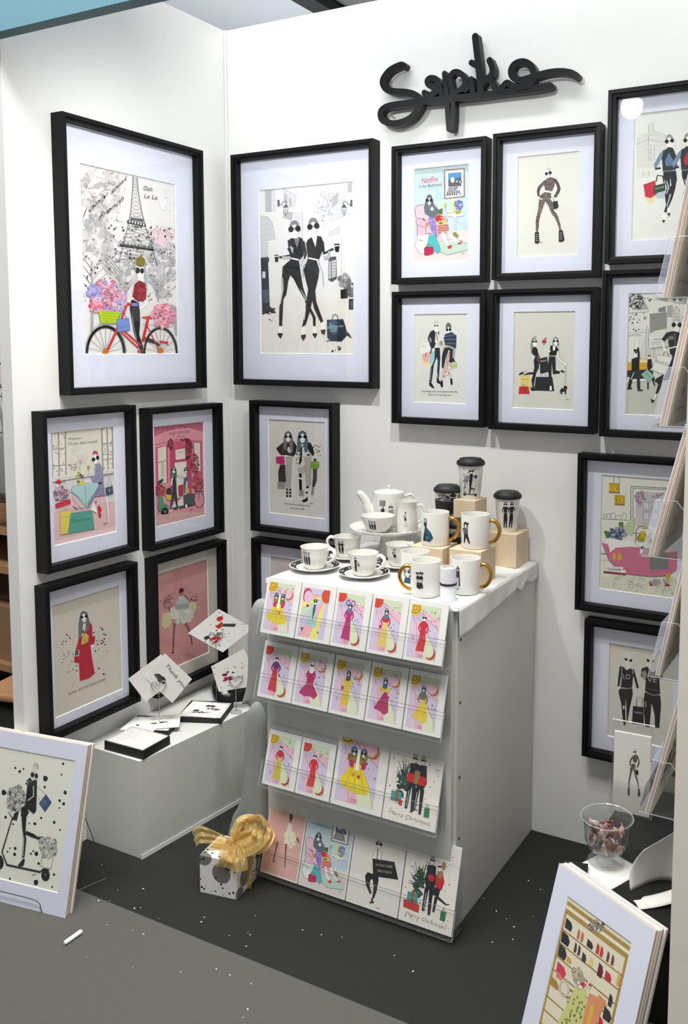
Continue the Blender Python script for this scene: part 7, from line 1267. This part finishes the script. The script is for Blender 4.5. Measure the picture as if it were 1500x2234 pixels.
def art_closet():
    a = Art(.164, .256, (228, 220, 196), [(478, 458), (1010, 855), (745, 1967), (213, 1570)], 41); G = (172, 142, 78)
    def uv(u, v):
        # position inside the cabinet picture: u across, v down (0..1) in the photo's slanted view
        tl, tr, br, bl = Vector((478, 458)), Vector((1010, 855)), Vector((745, 1967)), Vector((213, 1570))
        p = (tl*(1-u)+tr*u)*(1-v)+(bl*(1-u)+br*u)*v; return (p.x, p.y)
    def quad(u0, v0, u1, v1, c): a.poly([uv(u0, v0), uv(u1, v0), uv(u1, v1), uv(u0, v1)], c)
    quad(0, .03, 1, .06, G); quad(0, .06, 1, .075, (236, 230, 210)); quad(.0, .085, 1, .12, G); quad(0, .12, .03, 1, G); quad(.96, .12, 1, 1, G)
    for k in range(8): quad(.0, .235+k*.1, 1, .245+k*.1, (150, 122, 66))
    a.blob(uv(.48, .035)[0], uv(.48, .035)[1], 90, 34, 30, 6, 12, [(90, 88, 84), (130, 126, 120)]); a.blob(uv(.5, .07)[0], uv(.5, .07)[1], 70, 26, 24, 6, 12, [(150, 150, 140), (120, 118, 112)])
    it = [(.10, .18, .06, .035, (40, 42, 46)), (.10, .285, .07, .04, (34, 36, 42)), (.10, .385, .07, .045, (50, 48, 46)), (.27, .19, .02, .035, (190, 110, 80)), (.33, .19, .02, .035, (190, 110, 80)), (.46, .20, .05, .025, (50, 48, 50)), (.58, .19, .025, .035, (196, 60, 56)), (.64, .19, .025, .035, (196, 60, 56)), (.74, .19, .02, .035, (110, 66, 70)), (.81, .19, .02, .035, (110, 66, 70)), (.27, .29, .02, .035, (70, 60, 58)), (.33, .29, .02, .035, (70, 60, 58)), (.42, .31, .035, .03, (60, 56, 58)), (.53, .30, .03, .03, (226, 206, 120)), (.68, .31, .04, .045, (100, 30, 44)), (.80, .31, .05, .03, (190, 50, 66)), (.94, .27, .02, .05, (214, 170, 90)), (.22, .40, .04, .02, (214, 160, 80)), (.14, .50, .08, .035, (206, 60, 86)), (.14, .55, .06, .02, (226, 120, 110)), (.08, .62, .08, .03, (170, 136, 60)), (.90, .44, .03, .04, (60, 50, 52)), (.80, .49, .07, .03, (206, 150, 90)), (.90, .54, .06, .04, (50, 46, 46)), (.84, .62, .035, .035, (190, 40, 50)), (.93, .70, .06, .03, (110, 116, 110))]
    for u, v, ru, rv, c in it:
        a.poly([uv(u-ru, v-rv), uv(u+ru*.4, v-rv*.8), uv(u+ru, v), uv(u+ru*.8, v+rv), uv(u-ru*.9, v+rv)], c)
    for k in range(18): an = k*.35; p = uv(.24+.07*math.cos(an), .60+.05*math.sin(an)); a.ell(p[0], p[1], 10, 10, (206, 200, 180))
    a.poly([uv(.40, .52), uv(.56, .50), uv(.62, .70), uv(.66, 1), uv(.2, 1), uv(.30, .75)], (206, 208, 132))
    for _ in range(50):
        u_, v_ = a.r.uniform(.30, .58), a.r.uniform(.55, .98); p = uv(u_, v_); a.ell(p[0], p[1], 8, 12, (120, 124, 60), n=7)
    a.poly([uv(.60, .50), uv(.84, .46), uv(.80, .60), uv(.76, .75), uv(.78, 1), uv(.62, 1), uv(.60, .7)], (222, 146, 104)); a.poly([uv(.66, .55), uv(.72, .56), uv(.70, .8), uv(.64, .9)], (220, 180, 60)); a.poly([uv(.30, .42), uv(.44, .40), uv(.52, .46), uv(.46, .53), uv(.34, .50)], (170, 160, 140)); a.blob(uv(.36, .44)[0], uv(.36, .44)[1], 40, 44, 20, 8, 16, [(196, 190, 150), (140, 130, 120)]); a.blob(uv(.50, .48)[0], uv(.50, .48)[1], 60, 30, 20, 8, 16, [(196, 70, 70), (170, 50, 60), (236, 230, 220)])
    return a
LY = math.atan2(.031, .194)
ML = lean_frame(.231-.300*math.cos(LY), -.905-.300*math.sin(LY), LY, math.radians(14))
Wn = (.031, .268, .052, .359)
mounted('mounted_print', ML, 0, .0065, .300, .400, 'front mounted print with a scooter rider and ink dots, leaning at the left', 'mounted prints leaning at the left', Wn, art_scooter())
for i in range(1, 5):
    mounted('mounted_print', ML, i, .0065, .300, .400, ['', 'mounted print directly behind the scooter rider print', 'middle mounted print of the left leaning stack', 'fourth mounted print from the front of the left stack', 'rearmost mounted print of the left leaning stack'][i], 'mounted prints leaning at the left', jit=(rnd.uniform(-.004, .003), 0), core=[M_tan, M_tan, M_bback, M_tan, M_card][i])
ez = thing('wire_easel', (0, 0, 0), 0, 'wire easel holding up the left stack of mounted prints', 'easel', 'easels under the leaning stacks'); ez.matrix_world = lean_frame(.231-.300*math.cos(LY), -.905-.300*math.sin(LY), LY, 0)
MB().tube(smoothpts([(.10, -.003, .030), (.20, -.003, .030), (.226, -.003, .024), (.232, -.003, .008), (.232, -.002, .002)], 4), .0011, 6).build('front_lip', mat('dull_wire', (120, 120, 120), .35, metal=.8), ez)
MB().tube([(.232, -.002, .0015), (.232, .05, .0015), (.290, .17, .0015), (.262, .11, .22)], .0014, 6).build('back_strut', M_wire, ez)
MB().tube([(.10, -.003, .030), (.10, -.003, .002), (.10, .05, .0015), (.14, .11, .20), (.262, .11, .22)], .0014, 6).build('rear_rail', M_wire, ez)
RY = -math.radians(28)
MR = lean_frame(1.335, -.762, RY, math.radians(17))
mounted('mounted_print', MR, 0, .0065, .250, .360, 'front mounted print with a shoe wardrobe, leaning at the lower right', 'mounted prints leaning at the right', (.041, .205, .058, .314), art_closet())
for i in range(1, 6):
    mounted('mounted_print', MR, i, .0065, .250, .360, ['', 'mounted print directly behind the shoe wardrobe print', 'third mounted print from the front of the right stack', 'fourth mounted print from the front of the right stack', 'fifth mounted print from the front of the right stack', 'rearmost mounted print of the right leaning stack'][i], 'mounted prints leaning at the right', jit=(rnd.uniform(-.003, .004), 0), core=[M_tan, M_tan, M_card, M_bback, mat('blue_grey_board', (176, 182, 190), .8), M_tan][i])
ez = thing('wire_easel', (0, 0, 0), 0, 'wire easel under the right stack of mounted prints', 'easel', 'easels under the leaning stacks'); ez.matrix_world = lean_frame(1.335, -.762, RY, 0)
MB().tube([(.06, -.002, .02), (.06, -.002, .0015), (.06, .06, .0015), (.10, .125, .19), (.16, .125, .19), (.20, .06, .0015), (.20, -.002, .0015), (.20, -.002, .02)], .0014, 6).build('easel_wire', M_wire, ez)
# chalk stub and lint
t = thing('chalk_stub', (.3105, -.950, .0055), math.radians(88), 'short white stub lying on the grey aisle carpet', 'chalk')
MB().tube([(-.024, 0, 0), (-.022, 0, 0), (.022, .001, 0), (.0245, .001, 0)], [.0035, .005, .0055, .004], 12).build('stub_body', mat('chalk_white', (244, 244, 242), .7), t, smooth=True)
LINT = [(0.135, -0.704), (0.257, -0.764), (0.31, -0.731), (0.273, -0.805), (0.249, -0.819), (0.338, -0.876), (0.387, -0.977), (0.407, -0.861), (0.502, -0.953), (0.529, -0.762), (0.523, -0.745), (0.62, -0.769), (0.652, -0.741), (0.627, -0.681), (0.661, -0.744), (0.679, -0.78), (1.084, -0.357), (1.157, -0.235), (1.197, -0.255), (1.133, -0.39), (1.166, -0.405), (1.22, -0.366), (1.194, -0.425), (1.17, -0.499), (1.208, -0.468), (0.807, -0.665), (0.854, -0.649), (0.759, -0.672), (0.993, -0.646), (1.055, -0.672), (0.708, -0.872), (0.766, -0.871), (0.807, -0.934), (0.813, -0.956), (0.669, -0.871), (0.606, -0.915), (.43, -.80), (.44, -.86), (.36, -.79), (.35, -.80)]
mb = MB()
for x, y in LINT:
    q = rnd.uniform(.0008, .0022); an = rnd.uniform(0, 3)
    mb.tube([(x-q*1.2*math.cos(an), y-q*1.2*math.sin(an), q*.5), (x, y, q*.7), (x+q*1.2*math.cos(an), y+q*1.2*math.sin(an), q*.5)], [q*.5, q*.8, q*.4], 6)
tag(mb.build('lint_specks', mat('lint_white', (236, 234, 228), .9)), 'scattered white lint specks on the carpets', 'lint', kind='stuff')
# ------------------------------------------------------------------ print holders on the right wall
XW = 1.637
def holder(zb, xb, label, plabels, n, hgt=.295, y0=-.62, y1=-.41, backart=None, xt=None):
    t = thing('acrylic_print_holder', (XW, (y0+y1)/2, zb), 0, label, 'print holder', 'acrylic print holders on the right wall')
    hy = (y1-y0)/2+.006; d_ = xb-XW
    MB().box(-.003, -.0005, -hy, hy, 0, .24).build('wall_plate', M_acr, t)
    MB().hexa([(d_-.012, -hy, -.003), (-.003, -hy, -.003), (-.003, hy, -.003), (d_-.012, hy, -.003)], [(d_-.012, -hy, 0), (-.003, -hy, 0), (-.003, hy, 0), (d_-.012, hy, 0)]).build('tray', M_acr, t)
    MB().add([(d_-.012, -hy, 0), (d_-.012, hy, 0), (d_+.012, hy, .11), (d_+.012, -hy, .11)], [(0, 1, 2, 3)]).build('front_lip', M_acr, t, fix=False)
    for sy_ in (-1, 1):
        sc_ = MB().add([(d_-.012, sy_*hy, 0), (-.003, sy_*hy, 0), (-.003, sy_*hy, .05), (d_*.5, sy_*hy, .11), (d_+.012, sy_*hy, .11)], [(0, 1, 2, 3, 4)]).build('side_cheek', M_acr, t, fix=False)
        MB().tube([(-.003, sy_*hy, .05), (d_*.5, sy_*hy, .11), (d_+.012, sy_*hy, .11), (d_-.012, sy_*hy, 0), (-.003, sy_*hy, 0)], .0009, 5).build('cheek_edge', M_acre, sc_)
    th = .0062; tilt = math.atan2((xt or (XW-.022))-xb-n*th, hgt)
    for i in range(n):
        # local X = towards the wall (pack direction), local Y along the wall, local Z up the sheet
        p = thing('mounted_print', (xb+i*th/math.cos(tilt), (y0+y1)/2+rnd.uniform(-.002, .002), zb+.001), 0, plabels[i], 'mounted print', 'mounted prints in the wall holders')
        p.rotation_euler = (0, tilt, 0); w2 = (y1-y0)/2
        MB().box(.0002, .0022, -w2, w2, 0, hgt).build('mount_face', M_mat, p)
        MB().box(.0024, th-.0004, -w2, w2, 0, hgt-.001).build('backing_board', M_tan if i < n-1 else M_bback, p)
        if i == n-1:
            if backart: backart.build('print', p, fn=lambda X, Y, Z: (th-.0001+Z, -w2+X/backart.w*2*w2, Y/backart.h*hgt), maxd=.001)
            else:
                a = Art(.2, .29, seed=int(zb*100), bg=False); a.ell(30, 112, 6, 4, (110, 104, 96), wob=.4); a.line([(18, 121), (56, 121)], 1.6, (150, 144, 134)); a.line([(12, 132), (60, 132)], 1.2, (110, 104, 96)); [a.line([(x_, 128.5), (x_, 135.5)], 2, (96, 90, 84)) for x_ in (14, 28, 42, 56)]; a.line([(20, 140), (46, 140)], 1.6, (150, 144, 134))
                a.build('label', p, fn=lambda X, Y, Z: (th+.0002+Z, -w2+X/a.w*2*w2, Y/a.h*hgt), maxd=.0005)
    return t
SX = ['front', 'second', 'third', 'rear']
for k, (zb, xb, n) in enumerate([(1.466, 1.545, 3), (1.228, 1.546, 3), (.978, 1.533, 3), (.745, 1.552, 2)]):
    w_ = ['highest', 'second highest', 'third highest', 'fourth highest'][k]
    holder(zb, xb, 'clear wall holder on the right panel, %s of five' % w_, ['%s print in the %s wall holder' % (['front', 'rear'][i] if n == 2 else ['front', 'middle', 'rear'][i], w_) for i in range(n)], n, .262 if k else .285)
bk = art_gucci([(380, 429), (1340, 408), (1292, 1865), (346, 1828)], .196, .300, 33)
holder(.470, 1.541, 'clear wall holder on the right panel, lowest of five', ['front print in the lowest wall holder', 'rear print in the lowest wall holder showing a street scene with mint bag'], 2, .265, backart=bk)
# ------------------------------------------------------------------ low black table in the right corner
TZ = .215
tb = thing('black_side_table', (1.495, -.345, 0), 0, 'low black box table in the right corner', 'table')
M_tab = mat('black_laminate', (26, 27, 27), .45, spec=.3)
MB().box(-.135, .138, -.245, .325, TZ-.020, TZ).build('table_top', M_tab, tb, bevel=.001)
MB().box(-.118, .136, -.228, .322, .004, TZ-.0205).build('table_body', M_tab, tb)
for sx in (-.112, .120):
    for sy_ in (-.222, .300): MB().box(sx-.008, sx+.008, sy_-.006, sy_+.014, 0, .0045).build('foot', M_tab, tb)
t = thing('paper_sheet', (1.413, -.452, TZ+.0003), math.radians(-24), 'white paper sheet under the glass sweet bowl', 'paper')
MB().grid(10, 14, lambda u, v: (-.052+.104*u, -.078+.156*v, .0008+.0012*math.sin(u*3+v*4))).build('sheet', M_card, t, smooth=True, solid=.0005, fix=False)
gbz = TZ+.0035
bw = thing('glass_bowl', (1.408, -.412, gbz), 0, 'footed glass bowl of wrapped sweets on white paper', 'bowl')
M_bowl = thin('bowl_glass', (.955, .965, .965), ior=1.5, haze=.03)
MB().lathe([(0, .0005), (.040, .0005), (.042, .002), (.036, .005), (.016, .009), (.008, .013), (.007, .018), (.012, .022), (.030, .026), (.043, .036), (.049, .052), (.050, .070), (.0515, .088), (.0555, .100), (.0585, .106), (.0570, .1065), (.0535, .100), (.0492, .087), (.0478, .068), (.0465, .052), (.040, .038), (.028, .0285), (0, .026)], 56).build('bowl_glass', M_bowl, bw, smooth=True)
MB().lathe([(.0565, .1055), (.058, .107), (.0590, .1055), (.058, .104)], 56).build('rim', M_acre, bw, smooth=True)
R3 = random.Random(11)
wr = [mat('wrapper_cocoa', (128, 84, 72), .3), mat('wrapper_rose', (176, 132, 128), .28), mat('wrapper_clear', (196, 176, 170), .25), mat('wrapper_brown', (96, 62, 54), .35)]
placed = []
tries = 0
while len(placed) < 26 and tries < 6000:
    tries += 1
    z = R3.uniform(.036, .084); rmax = {0: .020}.get(0) if z < .042 else .036
    a_ = R3.uniform(0, 6.283); r_ = rmax*math.sqrt(R3.random()); x, y = r_*math.cos(a_), r_*math.sin(a_)
    if all((x-p[0])**2+(y-p[1])**2+(z-p[2])**2 > .0158**2 for p in placed): placed.append((x, y, z))
proto = None
for k, (x, y, z) in enumerate(placed):
    lab = ['dark cocoa twist-wrapped sweet', 'rose pink twist-wrapped sweet', 'clear pinkish twist-wrapped sweet', 'deep brown twist-wrapped sweet'][k % 4]+' in the glass bowl'
    o = thing('wrapped_sweet', (1.408+x, -.412+y, gbz+z), 0, lab, 'sweet', 'wrapped sweets in the glass bowl')
    o.rotation_euler = (R3.uniform(0, 3), R3.uniform(0, 3), R3.uniform(0, 6)); m = wr[k % 4]
    mb = MB().grid(10, 7, lambda u, v: (.0105*math.cos(v*3.1416), .0055*math.sin(v*3.1416)*math.cos(u*6.283)*(1+.15*math.cos(u*25)), .0055*math.sin(v*3.1416)*math.sin(u*6.283)*(1+.15*math.cos(u*25))))
    mb.build('sweet_body', m, o, smooth=True)
    for sx in (-1, 1):
        MB().grid(7, 3, lambda u, v: (sx*(.0095+.006*v), (u-.5)*.009*(.4+v), .0022*math.sin(u*14)*v)).build('wrapper_twist', m, o, fix=False)
t = thing('business_card_stack', (1.363, -.500, TZ+.0035), math.radians(14), 'black cards with a white figure beside the sweet bowl', 'cards')
MB().box(-.027, .027, -.042, .042, 0, .008).build('card_stack', M_bk, t)
a = Art(.05, .08, (28, 28, 29), seed=3); a.ell(50, 50, 7, 12, (214, 212, 206)); a.poly([(40, 64), (60, 64), (64, 96), (36, 96)], (206, 204, 198)); a.line([(42, 70), (28, 86)], 5, (206, 204, 198)); a.line([(58, 70), (76, 84)], 5, (206, 204, 198)); a.line([(46, 96), (42, 120)], 5, (206, 204, 198)); a.line([(54, 96), (60, 120)], 5, (206, 204, 198))
a.build('print', t, fn=lambda X, Y, Z: (-.025+X, -.040+Y, .0082+Z), maxd=.0005)
# acrylic stand with the leopard postcard
ac = thing('acrylic_postcard_stand', (1.402, -.185, TZ), math.radians(3), 'clear acrylic stand holding a leopard-suit postcard', 'card stand')
ln_ = math.radians(9)
MB().box(-.052, .052, -.004, .060, 0, .003).build('stand_foot', M_acr, ac)
o = MB().box(-.052, .052, -.003, -.001, 0, .085); o.build('front_lip', M_acr, ac)
for sx in (-1, 1): MB().tube([(sx*.052, -.002, .002), (sx*.052, -.002, .085)], .0010, 5).build('lip_edge', M_acre, ac)
bp = MB().box(-.052, .052, .012, .014, 0, .235).build('back_panel', M_acr, ac)
MB().tube([(-.052, .013, .235), (.052, .013, .235)], .0014, 6).build('back_edge', M_acre, ac)
pc = thing('leopard_postcard', (1.402, -.1800, TZ+.0035), math.radians(3), 'tall white postcard with a leopard-suited woman in the acrylic stand', 'postcard')
MB().box(-.045, .045, 0, .006, 0, .205).build('card_stack', M_card, pc)
a = Art(.088, .200, (230, 228, 220), [(200, 400), (1250, 400), (1250, 1900), (200, 1900)], 2); leopard(a, 60, 0, 1, True)
a.build('print', pc, fn=lambda X, Y, Z: (-.044+X, -.0003-Z, .002+Y), maxd=.001)
# curled paper leaning on the table
cp = thing('curled_paper', (1.53, -.47, TZ+.0004), 0, 'curled grey-white paper sheet standing on the black table', 'paper')
def curl(u, v):
    base = Vector((-.046+.085*u, -.020+.075*u, 0)); lean_ = v*.150
    return (base.x+.030*math.sin(u*2.6)*v+.020*v-.014*math.sin(v*3.1)*(1-u), base.y+.03*v+.03*math.sin(u*3.1416), lean_*(0.55+.55*u))
MB().grid(18, 14, curl).build('sheet', mat('crumpled_paper', (206, 208, 204), .7, bump=.3, bscale=25), cp, smooth=True, solid=.0006, fix=False)
t = thing('leaflet', (1.545, -.500, TZ+.0004), math.radians(35), 'white leaflet lying at the foot of the curled paper', 'leaflet')
MB().grid(8, 6, lambda u, v: (-.05+.10*u, -.022+.044*v, .001+.016*u*u+.003*math.sin(v*5))).build('sheet', M_card, t, smooth=True, solid=.0006, fix=False)
# ------------------------------------------------------------------ the neighbouring stall seen past the left wall
sh = thing('shelf_unit', (-1.05, -.08, 0), 0, 'brown wooden shelf unit in the neighbouring stall at the far left', 'shelf')
M_pine = mat('brown_pine', (176, 132, 92), .6, var=.1, vscale=10, stretch=(.2, 1, 1)); M_shd = mat('dark_brown_board', (84, 72, 66), .7)
MB().box(-.35, .35, .17, .19, 0, 1.75).build('back_panel', M_shd, sh)
for z in (.20, .56, .70): MB().box(-.35, .35, -.16, .17, z, z+.025).build('shelf_board', M_pine, sh)
for sx in (-.35, .33): MB().box(sx, sx+.02, -.16, .17, 0, 1.75).build('side_board', M_shd, sh)
t = thing('cardboard_box', (-.925, -.12, .2255), 0, 'brown cardboard box on the neighbouring shelf', 'box')
mb = MB().box(-.13, .13, -.09, .09, 0, .20); mb.build('carton', mat('cardboard', (150, 116, 88), .8, var=.06, vscale=20), t)
MB().box(-.13, .13, -.006, .006, .2002, .2010).build('tape', mat('carton_tape', (190, 160, 120), .4), t)
t = thing('poster_board', (-.795, -.262, 1.07), 0, 'white poster with black capital letters in the neighbouring stall', 'poster')
MB().box(-.19, .06, 0, .004, 0, .30).build('board', M_card, t)
a = Art(.25, .30, (232, 231, 226), [(0, 0), (100, 0), (100, 120), (0, 120)], 1); a.text('A', (72, 62), (84, 62), 11, K); a.text('H', (72, 76), (83, 76), 11, K); a.line([(40, 22), (84, 26)], 2.4, K); a.line([(60, 96), (92, 104)], 2.4, K); a.build('print', t, (-.19, -.0004, 0))
MB().box(-.19, .06, 0, .004, .302, .42).build('header_card', mat('brick_red_card', (150, 96, 76), .7), t)
for sx in (-.15, .02): MB().box(sx, sx+.012, .0045, .010, -1.07, .40).build('stake', M_pine, t)
t = thing('tote_bag', (-.80, -.285, .85), 0, 'grey cloth tote bag hanging in the neighbouring stall', 'bag')
MB().grid(14, 14, lambda u, v: (-.10+.20*u, -.012*math.sin(u*3.14)*math.sin(v*3.14)-.001*math.sin(u*30), .22*v)).build('cloth', mat('grey_canvas', (150, 152, 152), .9, bump=.4, bscale=120), t, smooth=True, solid=.004, fix=False)
MB().tube(smoothpts([(-.05, 0, .22), (-.04, 0, .30), (.03, 0, .32), (.05, 0, .22)], 5), .004, 8).build('handle', mat('grey_canvas', (150, 152, 152)), t)
st = thing('wooden_stool', (-.36, -.55, 0), .2, 'small pale wooden stool beside the left wall', 'stool')
MB().box(-.085, .085, -.085, .085, .325, .350).build('seat', M_pine, st, bevel=.010, seg=3)
for sx in (-1, 1):
    for sy_ in (-1, 1): MB().hexa([(sx*.062-.012, sy_*.062-.012, 0), (sx*.062+.012, sy_*.062-.012, 0), (sx*.062+.012, sy_*.062+.012, 0), (sx*.062-.012, sy_*.062+.012, 0)], [(sx*.055-.013, sy_*.055-.013, .325), (sx*.055+.013, sy_*.055-.013, .325), (sx*.055+.013, sy_*.055+.013, .325), (sx*.055-.013, sy_*.055+.013, .325)]).build('leg', M_pine, st)
